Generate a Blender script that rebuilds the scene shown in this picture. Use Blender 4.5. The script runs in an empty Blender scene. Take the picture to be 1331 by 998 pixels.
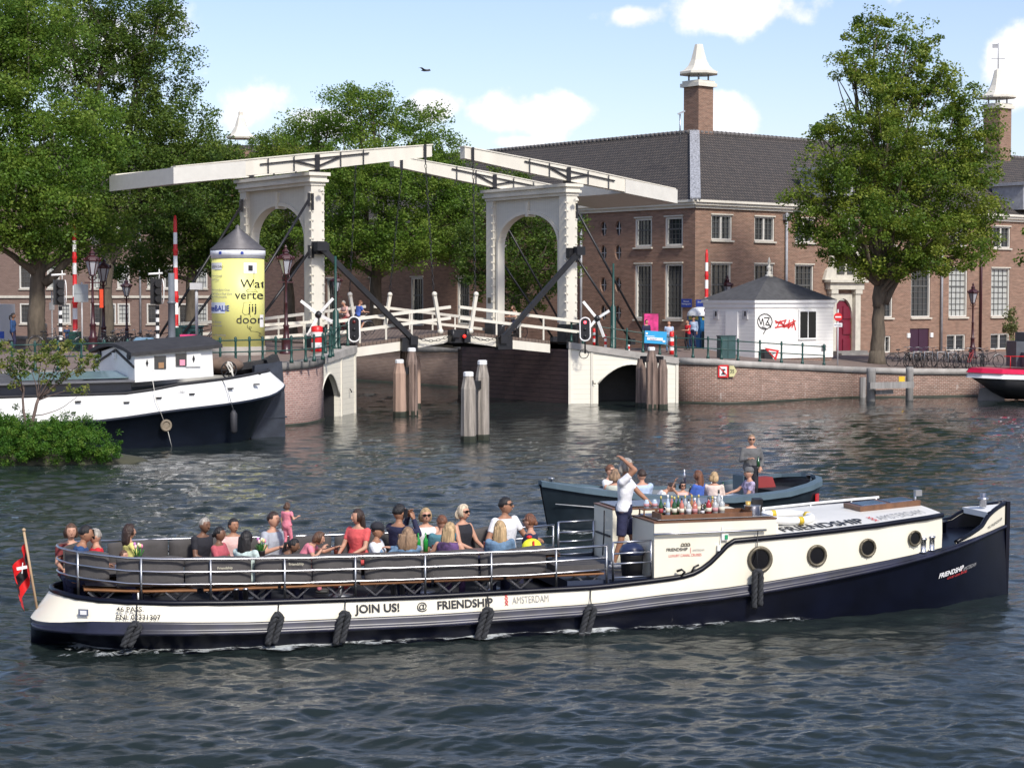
import bpy, math, random
import numpy as np
from mathutils import Vector, Matrix, noise
from mathutils.geometry import delaunay_2d_cdt
R = math.radians
rnd = random.Random(7)
sc = bpy.context.scene
col = sc.collection

# ---------------------------------------------------------------- camera, sky, sun
EYE = 5.2
F = 2400.0                       # focal length in pixels of a 1331 px wide picture
TILT = math.atan(111 / F)
cam = bpy.data.cameras.new('camera'); camo = bpy.data.objects.new('camera', cam); col.objects.link(camo)
cam.sensor_width = 36; cam.lens = F / 1331 * 36; cam.clip_start = .5; cam.clip_end = 5000
camo.location = (0, 0, EYE); camo.rotation_euler = (math.pi / 2 - TILT, 0, 0)
sc.camera = camo
SUN_EL, SUN_AZ = R(43), R(28)    # azimuth: how far to the right of straight behind the camera
sx, sy = math.sin(SUN_AZ), -math.cos(SUN_AZ)
sl = bpy.data.lights.new('sun', 'SUN'); sl.energy = 3.0; sl.angle = R(8.0); sl.color = (1, .95, .87)
so = bpy.data.objects.new('sun', sl); col.objects.link(so)
so.rotation_euler = Vector((sx * math.cos(SUN_EL), sy * math.cos(SUN_EL), math.sin(SUN_EL))).to_track_quat('Z', 'Y').to_euler()
w = bpy.data.worlds.new('World'); sc.world = w; w.use_nodes = True
nt = w.node_tree; nt.nodes.clear()
def N(t, k, **kw):
    n = t.nodes.new(k)
    for a, b in kw.items():
        if a in n.inputs.keys(): n.inputs[a].default_value = b
        else: setattr(n, a, b)
    return n
def math_node(t, op, a, b=None, clamp=False):
    n = t.nodes.new('ShaderNodeMath'); n.operation = op; n.use_clamp = clamp
    for i, x in enumerate((a, b)):
        if x is None: continue
        if isinstance(x, (int, float)): n.inputs[i].default_value = x
        else: t.links.new(x, n.inputs[i])
    return n.outputs[0]
sky = N(nt, 'ShaderNodeTexSky', sky_type='NISHITA', sun_disc=False, sun_elevation=SUN_EL, sun_rotation=math.atan2(sx, sy), altitude=0, air_density=1.0, dust_density=.9, ozone_density=2.2)
geo = N(nt, 'ShaderNodeNewGeometry')
tc = N(nt, 'ShaderNodeTexCoord')
SKY_STRENGTH = .118
base = N(nt, 'ShaderNodeVectorMath', operation='SCALE'); base.inputs['Scale'].default_value = SKY_STRENGTH
tint = N(nt, 'ShaderNodeVectorMath', operation='MULTIPLY'); nt.links.new(sky.outputs[0], tint.inputs[0]); tint.inputs[1].default_value = (1.07, .97, 1.03); nt.links.new(tint.outputs[0], base.inputs[0])
dirv = tc.outputs['Generated']
# clouds: soft cumulus puffs standing in given directions, edges broken up by noise
nz = N(nt, 'ShaderNodeTexNoise', Scale=26.0, Detail=7.0, Roughness=.55); nt.links.new(dirv, nz.inputs['Vector'])
nz2 = N(nt, 'ShaderNodeTexNoise', Scale=4.0, Detail=5.0, Roughness=.6); nt.links.new(dirv, nz2.inputs['Vector'])
def ray(px, py):
    u = (px - 665.5) / F; v = (499 - py) / F
    return Vector((u, math.cos(TILT) + v * math.sin(TILT), -math.sin(TILT) + v * math.cos(TILT)))
CL = [(685, 150, 95, 34), (560, 135, 50, 28), (945, 160, 62, 40), (325, 135, 55, 34), (960, 14, 135, 34), (825, 22, 60, 22),
      (1330, 85, 60, 55), (670, 186, 40, 14), (100, 60, 160, 60), (1180, -60, 200, 50), (420, 158, 60, 22)]
total = None
for (cx, cy, rx, ry) in CL:
    d = ray(cx, cy).normalized()
    sub = N(nt, 'ShaderNodeVectorMath', operation='SUBTRACT'); nt.links.new(dirv, sub.inputs[0]); sub.inputs[1].default_value = d
    mul = N(nt, 'ShaderNodeVectorMath', operation='MULTIPLY'); nt.links.new(sub.outputs[0], mul.inputs[0])
    mul.inputs[1].default_value = (F / rx, F / rx, F / ry)
    ln = N(nt, 'ShaderNodeVectorMath', operation='LENGTH'); nt.links.new(mul.outputs[0], ln.inputs[0])
    v = math_node(nt, 'SUBTRACT', 1.0, ln.outputs['Value'])
    total = v if total is None else math_node(nt, 'MAXIMUM', total, v)
rag = math_node(nt, 'MULTIPLY', math_node(nt, 'SUBTRACT', nz.outputs[0], .5), 2.6)
puff = math_node(nt, 'ADD', total, rag)
r1 = N(nt, 'ShaderNodeMapRange', interpolation_type='SMOOTHSTEP'); nt.links.new(puff, r1.inputs[0]); r1.inputs[1].default_value = .05; r1.inputs[2].default_value = .55
# broken high cloud added above the view to give the water pale reflections
r2 = N(nt, 'ShaderNodeMapRange', interpolation_type='SMOOTHSTEP'); nt.links.new(nz2.outputs[0], r2.inputs[0]); r2.inputs[1].default_value = .52; r2.inputs[2].default_value = .66; r2.inputs[4].default_value = .8
sz = N(nt, 'ShaderNodeSeparateXYZ'); nt.links.new(dirv, sz.inputs[0]); r3 = N(nt, 'ShaderNodeMapRange', interpolation_type='SMOOTHSTEP'); nt.links.new(sz.outputs[2], r3.inputs[0]); r3.inputs[1].default_value = .19; r3.inputs[2].default_value = .34
cl = math_node(nt, 'MAXIMUM', r1.outputs[0], math_node(nt, 'MULTIPLY', r2.outputs[0], r3.outputs[0]), True)
ccol = N(nt, 'ShaderNodeMixRGB'); nt.links.new(nz.outputs[0], ccol.inputs[0]); ccol.inputs[1].default_value = (.58, .60, .68, 1); ccol.inputs[2].default_value = (1.0, .98, .97, 1)
mx = N(nt, 'ShaderNodeMixRGB'); nt.links.new(cl, mx.inputs[0]); nt.links.new(base.outputs[0], mx.inputs[1]); nt.links.new(ccol.outputs[0], mx.inputs[2])
bg = N(nt, 'ShaderNodeBackground', Strength=1.0); nt.links.new(mx.outputs[0], bg.inputs[0])
wo = N(nt, 'ShaderNodeOutputWorld'); nt.links.new(bg.outputs[0], wo.inputs[0])
sc.view_settings.view_transform = 'Standard'; sc.view_settings.look = 'None'; sc.view_settings.exposure = 0.52; sc.view_settings.gamma = 1
sc.cycles.use_denoising = True
sc.cycles.max_bounces = 8; sc.cycles.transparent_max_bounces = 12

# ---------------------------------------------------------------- surveying helpers: a sight line cut by a depth, a level or a wall
def P(px, py, Y):
    r = ray(px, py); t = Y / r.y; return Vector((r.x * t, Y, EYE + r.z * t))
def G(px, py, z=0.0):
    r = ray(px, py); t = (z - EYE) / r.z; return Vector((r.x * t, r.y * t, z))
def on_wall(px, py, o, d):
    """sight line against the upright plane through o along d: (distance along d, height)"""
    r = ray(px, py); det = -r.x * d[1] + d[0] * r.y
    t = (-o[0] * d[1] + d[0] * o[1]) / det
    return (t * r.x - o[0]) * d[0] + (t * r.y - o[1]) * d[1], EYE + r.z * t
# bridge axes: a along the road, b across it, away from the viewer
A0 = Vector((-8.51, 83.9)); RA = Vector((.8173, .5762)); PB = Vector((-.5762, .8173))
def AB(a, b, z=0.0):
    q = A0 + RA * a + PB * b; return Vector((q.x, q.y, z))
RZ = math.atan2(RA.y, RA.x)

# ---------------------------------------------------------------- materials
MATS = {}
def M(name, c=(.5, .5, .5), rough=.6, metal=0.0, var=.12, scale=3.0, bump=0.0, bscale=40.0, spec=.5, emit=0.0, streak=0.0, coat=0.0):
    if name in MATS: return MATS[name]
    m = bpy.data.materials.new(name); m.use_nodes = True; t = m.node_tree; b = t.nodes['Principled BSDF']
    b.inputs['Roughness'].default_value = rough; b.inputs['Metallic'].default_value = metal
    b.inputs['Specular IOR Level'].default_value = spec; b.inputs['Coat Weight'].default_value = coat
    co = N(t, 'ShaderNodeTexCoord'); n = N(t, 'ShaderNodeTexNoise', Scale=scale, Detail=6.0, Roughness=.6)
    vec = co.outputs['Object']
    if streak:
        mp = N(t, 'ShaderNodeMapping'); mp.inputs['Scale'].default_value = (1, 1, streak); t.links.new(vec, mp.inputs[0]); vec = mp.outputs[0]
    t.links.new(vec, n.inputs['Vector'])
    rp = N(t, 'ShaderNodeValToRGB'); rp.color_ramp.elements[0].position = .3; rp.color_ramp.elements[1].position = .7
    rp.color_ramp.elements[0].color = tuple(x * (1 - var) for x in c) + (1,); rp.color_ramp.elements[1].color = tuple(min(1, x * (1 + var)) for x in c) + (1,)
    t.links.new(n.outputs[0], rp.inputs[0]); t.links.new(rp.outputs[0], b.inputs['Base Color'])
    if emit: b.inputs['Emission Color'].default_value = tuple(c) + (1,); b.inputs['Emission Strength'].default_value = emit
    if bump:
        n2 = N(t, 'ShaderNodeTexNoise', Scale=bscale, Detail=4.0); t.links.new(vec, n2.inputs['Vector'])
        bp = N(t, 'ShaderNodeBump', Strength=bump, Distance=.02); t.links.new(n2.outputs[0], bp.inputs['Height']); t.links.new(bp.outputs[0], b.inputs['Normal'])
    MATS[name] = m; return m
def brick_mat(name, c1, c2, mortar, bw=.24, bh=.075, var=.35, rough=.85, msize=.012, off=.5, stain=(.7, .68, .64), stain_amt=0.0, dist=.006):
    """bricks, boards or tiles laid by the metric UVs of the mesh, with dirt of its own on top"""
    m = bpy.data.materials.new(name); m.use_nodes = True; t = m.node_tree; b = t.nodes['Principled BSDF']; b.inputs['Roughness'].default_value = rough
    uv = N(t, 'ShaderNodeTexCoord')
    k = N(t, 'ShaderNodeTexBrick', offset=off); t.links.new(uv.outputs['UV'], k.inputs['Vector'])
    k.inputs['Scale'].default_value = 1.0; k.inputs['Brick Width'].default_value = bw; k.inputs['Row Height'].default_value = bh
    k.inputs['Mortar Size'].default_value = msize; k.inputs['Mortar Smooth'].default_value = .3; k.inputs['Bias'].default_value = 0
    k.inputs['Color1'].default_value = tuple(c1) + (1,); k.inputs['Color2'].default_value = tuple(c2) + (1,); k.inputs['Mortar'].default_value = tuple(mortar) + (1,)
    n = N(t, 'ShaderNodeTexNoise', Scale=.9, Detail=8.0, Roughness=.65)
    mp = N(t, 'ShaderNodeMapping'); mp.inputs['Scale'].default_value = (1.6, 8.0, 1); t.links.new(uv.outputs['UV'], mp.inputs[0]); t.links.new(mp.outputs[0], n.inputs['Vector'])
    mr = N(t, 'ShaderNodeMapRange'); t.links.new(n.outputs[0], mr.inputs[0]); mr.inputs[1].default_value = .25; mr.inputs[2].default_value = .75; mr.inputs[3].default_value = 1 - var; mr.inputs[4].default_value = 1 + var
    ml = N(t, 'ShaderNodeVectorMath', operation='SCALE'); t.links.new(k.outputs[0], ml.inputs[0]); t.links.new(mr.outputs[0], ml.inputs['Scale'])
    out = ml.outputs[0]
    if stain_amt:
        n3 = N(t, 'ShaderNodeTexNoise', Scale=1.0, Detail=6.0, Roughness=.7); mp3 = N(t, 'ShaderNodeMapping'); mp3.inputs['Scale'].default_value = (3.5, .7, 1)
        t.links.new(uv.outputs['UV'], mp3.inputs[0]); t.links.new(mp3.outputs[0], n3.inputs['Vector'])
        m3 = N(t, 'ShaderNodeMapRange'); t.links.new(n3.outputs[0], m3.inputs[0]); m3.inputs[1].default_value = .6; m3.inputs[2].default_value = .75; m3.inputs[4].default_value = stain_amt
        mm = N(t, 'ShaderNodeMixRGB'); t.links.new(m3.outputs[0], mm.inputs[0]); t.links.new(out, mm.inputs[1]); mm.inputs[2].default_value = tuple(stain) + (1,); out = mm.outputs[0]
    t.links.new(out, b.inputs['Base Color'])
    bp = N(t, 'ShaderNodeBump', Strength=.6, Distance=dist, invert=True); t.links.new(k.outputs['Fac'], bp.inputs['Height']); t.links.new(bp.outputs[0], b.inputs['Normal'])
    MATS[name] = m; return m
def glass_mat(name, c=(.03, .035, .04), rough=.08):
    return M(name, c, rough, spec=.8, var=.5, scale=.6)

brick = brick_mat('brick', (.25, .13, .085), (.185, .095, .062), (.30, .235, .18), var=.40)
quay_brick = brick_mat('quay brick', (.21, .115, .085), (.15, .082, .06), (.33, .28, .23), .24, .09, .42, stain_amt=.6)
far_brick = brick_mat('far brick', (.19, .115, .088), (.16, .095, .07), (.23, .19, .165), var=.25)
dark_brick = brick_mat('canal wall brick', (.16, .105, .08), (.13, .085, .065), (.2, .17, .15), .24, .09, .4, stain=(.35, .33, .3), stain_amt=.4)
tiles = brick_mat('roof tiles', (.098, .080, .066), (.070, .060, .052), (.022, .020, .020), .24, .34, .4, .8, .05, 0.0, (.17, .14, .08), .4, .06)
quay_pink = brick_mat('pink quay brick', (.33, .19, .155), (.26, .14, .115), (.42, .36, .32), .24, .09, .3, stain_amt=.45)
cream_board = brick_mat('cream boards', (.80, .76, .64), (.79, .75, .63), (.60, .57, .48), 60, .24, .05, .5, .007, 0)
white_board = brick_mat('white boards', (.82, .81, .77), (.81, .80, .76), (.55, .54, .52), 60, .19, .05, .55, .008, 0)
portal_board = brick_mat('upright boards', (.66, .64, .56), (.64, .62, .55), (.50, .48, .42), .16, 60, .06, .5, .008, 0)
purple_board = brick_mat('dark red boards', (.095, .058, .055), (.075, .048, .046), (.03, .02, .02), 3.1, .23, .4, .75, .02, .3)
paving = brick_mat('clinker paving', (.20, .145, .12), (.17, .12, .10), (.16, .14, .12), .22, .11, .25, .9, .01)
deck_wood = brick_mat('bridge planks', (.16, .115, .09), (.13, .095, .075), (.05, .04, .035), .2, 60, .3, .85, .02, 0)
stone = M('hard stone', (.36, .34, .31), .8, var=.22, scale=2, bump=.3)
dark_stone = M('dark stone', (.20, .19, .175), .8, var=.3, scale=2, bump=.3)
sandstone = M('pale sandstone', (.55, .52, .44), .8, var=.12, bump=.2)
cream = M('cream paint', (.79, .745, .60), .38, var=.05, scale=1.6, coat=.15, streak=.3)
offwhite = M('bridge white paint', (.68, .645, .55), .5, var=.10, scale=.9, streak=.35)
white = M('white paint', (.80, .80, .78), .4, var=.04)
greyish = M('light grey paint', (.52, .52, .52), .5, var=.08)
navy = M('navy paint', (.0025, .0035, .010), .35, var=.4, spec=.3, scale=1.5)
blueblack = M('blue black paint', (.007, .010, .018), .32, var=.3, scale=1.2, coat=.2)
black = M('black iron', (.012, .012, .014), .45, var=.3)
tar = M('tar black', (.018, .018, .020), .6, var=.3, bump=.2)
steel = M('polished steel', (.5, .5, .52), .3, 1.0, var=.05)
dullsteel = M('dull steel', (.42, .43, .44), .4, 1.0, var=.1)
green_iron = M('canal green iron', (.012, .055, .045), .4, var=.25)
lamp_red = M('oxblood paint', (.045, .010, .014), .35, var=.2)
red = M('signal red', (.62, .018, .02), .4, var=.06)
rope_dark = M('dark rope', (.028, .030, .034), .85, var=.4, scale=30, bump=.6, bscale=90)
rope_pale = M('pale rope', (.6, .58, .52), .8, var=.1)
cushion = M('charcoal cushion fabric', (.070, .065, .063), .9, var=.14, scale=4, bump=.4, bscale=9)
wood = M('varnished wood', (.15, .07, .035), .4, var=.3, scale=6, streak=.2)
tabletop = M('table wood', (.13, .07, .045), .45, var=.3, scale=5)
slat = M('bench slat wood', (.30, .14, .06), .5, var=.2)
pile_wood = M('weathered pile wood', (.27, .24, .205), .85, var=.6, scale=9, streak=.06, bump=.7, bscale=30)
pile_pink = M('pinkish pile wood', (.37, .25, .185), .8, var=.3, scale=5, streak=.07, bump=.5, bscale=30)
pile_brown = M('brown pile wood', (.18, .13, .105), .85, var=.6, scale=9, streak=.07, bump=.7, bscale=30)
weed = M('waterline weed', (.022, .026, .015), .6, var=.4)
plaster = M('roof felt', (.07, .07, .072), .75, var=.25, bump=.2)
lead = M('lead sheet', (.30, .31, .33), .5, var=.25, scale=3)
glass = glass_mat('window glass'); dark_in = M('dark inside', (.01, .01, .011), .9)
curtain = M('net curtain behind glass', (.42, .43, .40), .35, var=.15, scale=2, spec=.8)
bark = M('bark', (.105, .085, .062), .9, var=.35, scale=6, streak=.3, bump=.9, bscale=18)
yellow = M('yellow poster paper', (.78, .76, .25), .45, var=.03, scale=1)
print_black = M('printed black', (.015, .015, .018), .6, var=.1)
print_grey = M('printed grey', (.30, .30, .30), .6, var=.1)
print_red = M('printed red', (.6, .05, .05), .6, var=.1)
print_blue = M('printed blue', (.02, .05, .30), .6, var=.1)
print_white = M('printed white', (.8, .8, .8), .6, var=.03)
sky_blue = M('light blue board', (.03, .35, .66), .5, var=.05)
cabin_blue = M('blue plastic', (.015, .13, .33), .45, var=.08)
brass = M('brass ring', (.16, .14, .10), .5, .6, var=.2)
lantern_glass = M('lantern glass', (.38, .39, .42), .2, var=.1, spec=.8)
oxdoor = M('dark red door paint', (.16, .012, .03), .45, var=.15)
foamm = None

# ---------------------------------------------------------------- mesh builder
class MB:
    def __init__(s): s.v = []; s.f = []; s.m = []; s.s = []
    def add(s, vs, fs, m=0, sm=False):
        k = len(s.v); s.v += [tuple(q) for q in vs]
        for f in fs: s.f.append([i + k for i in f]); s.m.append(m); s.s.append(sm)
        return s
    def box(s, c, d, m=0, rz=0.0, mat=None, taper=1.0):
        X, Y, Z = d[0] / 2, d[1] / 2, d[2] / 2
        vs = [Vector((x * X * (taper if z > 0 else 1), y * Y * (taper if z > 0 else 1), z * Z)) for z in (-1, 1) for y in (-1, 1) for x in (-1, 1)]
        q = mat if mat is not None else Matrix.Rotation(rz, 3, 'Z')
        vs = [q @ v + Vector(c) for v in vs]
        return s.add(vs, [(0, 2, 3, 1), (4, 5, 7, 6), (0, 1, 5, 4), (2, 6, 7, 3), (0, 4, 6, 2), (1, 3, 7, 5)], m)
    def bar(s, a, b, w, h, m=0, up=Vector((0, 0, 1))):
        """square bar from a to b, w wide, h high"""
        a, b = Vector(a), Vector(b); d = (b - a).normalized(); x = d.cross(up)
        x = x.normalized() if x.length > 1e-4 else Vector((1, 0, 0)); y = x.cross(d)
        r = [x * i * w / 2 + y * j * h / 2 for i, j in ((-1, -1), (1, -1), (1, 1), (-1, 1))]
        return s.add([a + q for q in r] + [b + q for q in r], [(3, 2, 1, 0), (4, 5, 6, 7), (0, 1, 5, 4), (1, 2, 6, 5), (2, 3, 7, 6), (3, 0, 4, 7)], m)
    def tube(s, pts, r, n=8, m=0, sm=True, cap=True, closed=False):
        pts = [Vector(p) for p in pts]; k = len(pts)
        rr = r if isinstance(r, (list, tuple)) else [r] * k
        vs = []; fs = []; prev = None
        for i, p in enumerate(pts):
            if closed: d = pts[(i + 1) % k] - pts[i - 1]
            else: d = pts[min(i + 1, k - 1)] - pts[max(i - 1, 0)]
            d = d.normalized() if d.length > 1e-9 else Vector((0, 0, 1))
            if prev is None:
                u = d.cross(Vector((0, 0, 1)));
                if u.length < .1: u = d.cross(Vector((1, 0, 0)))
            else: u = prev - d * prev.dot(d)
            u = u.normalized(); prev = u; v = d.cross(u)
            q = rr[i]; qa, qb = (q, q) if not isinstance(q, tuple) else q
            for j in range(n):
                t = 2 * math.pi * (j + .5) / n; vs.append(p + u * math.cos(t) * qa + v * math.sin(t) * qb)
        for i in range(k if closed else k - 1):
            for j in range(n):
                a = i * n + j; b = i * n + (j + 1) % n; c = ((i + 1) % k) * n
                fs.append((a, b, c + (j + 1) % n, c + j))
        s.add(vs, fs, m, sm)
        if cap and not closed:
            o = len(s.v) - n * k
            s.f += [[o + j for j in range(n)][::-1], [o + (k - 1) * n + j for j in range(n)]]; s.m += [m, m]; s.s += [False, False]
        return s
    def lathe(s, c, prof, n=12, m=0, sm=True, ph=0.0, sq=(1, 1)):
        """prof: list of (radius, height[, material])"""
        c = Vector(c); o = len(s.v); k = len(prof)
        for q in prof:
            for j in range(n):
                t = 2 * math.pi * j / n + ph; s.v.append((c.x + math.cos(t) * q[0] * sq[0], c.y + math.sin(t) * q[0] * sq[1], c.z + q[1]))
        for i in range(k - 1):
            mm = prof[i][2] if len(prof[i]) > 2 else m
            for j in range(n):
                s.f.append([o + i * n + j, o + i * n + (j + 1) % n, o + (i + 1) * n + (j + 1) % n, o + (i + 1) * n + j]); s.m.append(mm); s.s.append(sm)
        s.f += [[o + j for j in range(n)][::-1], [o + (k - 1) * n + j for j in range(n)]]
        s.m += [prof[0][2] if len(prof[0]) > 2 else m, prof[-2][2] if len(prof[-2]) > 2 else m]; s.s += [False, False]
        return s
    def prism(s, poly, fn, d0, d1, m=0, sm=False):
        """poly of 2d points put through fn(x, y, depth)"""
        k = len(poly); vs = [fn(x, y, d0) for x, y in poly] + [fn(x, y, d1) for x, y in poly]
        fs = [tuple(range(k))[::-1], tuple(range(k, 2 * k))]
        s.add(vs, fs, m); o = len(s.v) - 2 * k
        for i in range(k):
            j = (i + 1) % k; s.f.append([o + i, o + j, o + k + j, o + k + i]); s.m.append(m); s.s.append(sm)
        return s
    def ball(s, c, r, n=10, k=7, m=0):
        c = Vector(c); r = r if isinstance(r, (tuple, list)) else (r, r, r)
        pr = []
        vs = [(c.x, c.y, c.z - r[2])]
        for i in range(1, k):
            t = math.pi * i / k
            for j in range(n):
                a = 2 * math.pi * j / n; vs.append((c.x + r[0] * math.sin(t) * math.cos(a), c.y + r[1] * math.sin(t) * math.sin(a), c.z - r[2] * math.cos(t)))
        vs.append((c.x, c.y, c.z + r[2])); fs = []
        for j in range(n):
            fs.append((0, 1 + (j + 1) % n, 1 + j)); e = 1 + (k - 2) * n; fs.append((len(vs) - 1, e + j, e + (j + 1) % n))
        for i in range(k - 2):
            for j in range(n):
                a = 1 + i * n; fs.append((a + j, a + (j + 1) % n, a + n + (j + 1) % n, a + n + j))
        return s.add(vs, fs, m, True)
    def loft(s, rings, m=0, sm=True, cap=True, closed=True):
        n = len(rings[0]); o = len(s.v)
        for r in rings: s.v += [tuple(q) for q in r]
        for i in range(len(rings) - 1):
            for j in range(n if closed else n - 1):
                a = o + i * n + j; b = o + i * n + (j + 1) % n
                s.f.append([a, b, b + n, a + n]); s.m.append(m); s.s.append(sm)
        if cap and closed:
            s.f += [[o + j for j in range(n)][::-1], [o + (len(rings) - 1) * n + j for j in range(n)]]; s.m += [m, m]; s.s += [False, False]
        return s
    def data(s, name, mats):
        me = bpy.data.meshes.new(name); me.from_pydata(s.v, [], s.f)
        for q in (mats if isinstance(mats, (list, tuple)) else [mats]): me.materials.append(q)
        me.polygons.foreach_set('material_index', s.m); me.polygons.foreach_set('use_smooth', s.s)
        metric_uv(me); me.update(); return me
    def build(s, name, mats, parent=None, world=False, label=None, cat=None, group=None, kind=None, loc=None, rz=0.0):
        me = s.data(name, mats)
        return put(name, me, parent, world, label, cat, group, kind, loc, rz)
def metric_uv(me):
    n = len(me.vertices)
    if not n or not len(me.polygons): return
    co = np.empty(n * 3, 'f'); me.vertices.foreach_get('co', co); co = co.reshape(-1, 3)
    np_ = len(me.polygons); nr = np.empty(np_ * 3, 'f'); me.polygons.foreach_get('normal', nr); nr = nr.reshape(-1, 3)
    tot = np.empty(np_, 'i'); me.polygons.foreach_get('loop_total', tot)
    vi = np.empty(len(me.loops), 'i'); me.loops.foreach_get('vertex_index', vi)
    fn = np.repeat(nr, tot, 0); q = co[vi]
    flat = np.abs(fn[:, 2]) > .9
    tl = np.stack([-fn[:, 1], fn[:, 0]], 1); L = np.linalg.norm(tl, axis=1, keepdims=True); tl = tl / np.maximum(L, 1e-6)
    u = np.where(flat, q[:, 0], (q[:, :2] * tl).sum(1)); slope = np.maximum(L[:, 0], .3)
    v = np.where(flat, q[:, 1], q[:, 2] / slope)
    uv = me.uv_layers.new(name='uv'); uv.data.foreach_set('uv', np.stack([u, v], 1).astype('f').ravel())
def put(name, me, parent=None, world=False, label=None, cat=None, group=None, kind=None, loc=None, rz=0.0):
    o = bpy.data.objects.new(name, me); col.objects.link(o)
    if parent is not None:
        o.parent = parent
        if world: o.location = -parent.location
    if loc is not None: o.location = loc
    if rz: o.rotation_euler = (0, 0, rz)
    tag(o, label, cat, group, kind); return o
def tag(o, label=None, cat=None, group=None, kind=None):
    for k, v in (('label', label), ('category', cat), ('group', group), ('kind', kind)):
        if v: o[k] = v
    return o
def thing(name, label, cat, loc=(0, 0, 0), rz=0.0, group=None, kind=None):
    o = bpy.data.objects.new(name, None); col.objects.link(o); o.location = loc; o.rotation_euler = (0, 0, rz); o.empty_display_size = .2
    return tag(o, label, cat, group, kind)
def dup(root, loc, rz=None, label=None, group=None):
    r = root.copy(); col.objects.link(r); r.location = loc
    if rz is not None: r.rotation_euler = (0, 0, rz)
    if label: r['label'] = label
    if group: r['group'] = group
    for ch in list(root.children):
        c = ch.copy(); col.objects.link(c); c.parent = r
        for g in ch.children:
            d = g.copy(); col.objects.link(d); d.parent = c
    return r
# queued work that needs one evaluation of modifiers / fonts for all
REMESH = []; TEXTS = []
def queue_remesh(obj_name, mb, vox, mats, parent, sm=3, extra=None, label=None):
    REMESH.append((obj_name, mb, vox, mats, parent, sm, extra, label))
def text(s, size, fn, mat, parent, name='lettering', bold=0.0, align='LEFT', world=False, sx_=1.0, shear=0.0, spacing=1.0, thick=.003):
    """letters; fn maps flat (x, y, out) to parent space"""
    TEXTS.append((s, size, fn, mat, parent, name, bold, align, world, sx_, shear, spacing, thick))
def flush():
    tmp = []
    for j in REMESH:
        me = bpy.data.meshes.new('tmp'); me.from_pydata(j[1].v, [], j[1].f); o = bpy.data.objects.new('tmp', me); col.objects.link(o)
        r = o.modifiers.new('r', 'REMESH'); r.mode = 'VOXEL'; r.voxel_size = j[2]
        if j[5]: q = o.modifiers.new('s', 'SMOOTH'); q.factor = .5; q.iterations = j[5]
        tmp.append(o)
    tt = []
    for j in TEXTS:
        c = bpy.data.curves.new('tmp', 'FONT'); c.body = j[0]; c.size = j[1]; c.align_x = j[7]; c.offset = j[6]; c.extrude = 0; c.resolution_u = 3; c.shear = j[10]; c.space_character = j[11]
        o = bpy.data.objects.new('tmp', c); col.objects.link(o); tt.append(o)
    dg = bpy.context.evaluated_depsgraph_get(); dg.update()
    for j, o in zip(REMESH, tmp):
        me = bpy.data.meshes.new_from_object(o.evaluated_get(dg)); me.name = j[0]
        if j[6]:                                     # weld further shapes (head, hands) into the same mesh
            k = len(me.vertices); co = np.empty(k * 3, 'f'); me.vertices.foreach_get('co', co)
            vs = [tuple(q) for q in co.reshape(-1, 3)]; fs = [list(p.vertices) for p in me.polygons]; mi = [0] * len(fs)
            x = j[6]; fs += [[i + k for i in f] for f in x.f]; vs += x.v; mi += x.m
            m2 = bpy.data.meshes.new(j[0]); m2.from_pydata(vs, [], fs); m2.polygons.foreach_set('material_index', mi); me = m2
        me.materials.clear()
        for q in (j[3] if isinstance(j[3], (list, tuple)) else [j[3]]): me.materials.append(q)
        me.polygons.foreach_set('use_smooth', [True] * len(me.polygons)); me.update()
        ob = put(j[0], me, j[4], label=j[7])
    for j, o in zip(TEXTS, tt):
        me = bpy.data.meshes.new_from_object(o.evaluated_get(dg)); me.name = j[5]
        for v in me.vertices: v.co = j[2](v.co.x * j[9], v.co.y, j[12])
        me.materials.clear(); me.materials.append(j[3]); me.update(); put(j[5], me, j[4], j[8])
    for o in tmp + tt: bpy.data.objects.remove(o)
    REMESH.clear(); TEXTS.clear()
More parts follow.
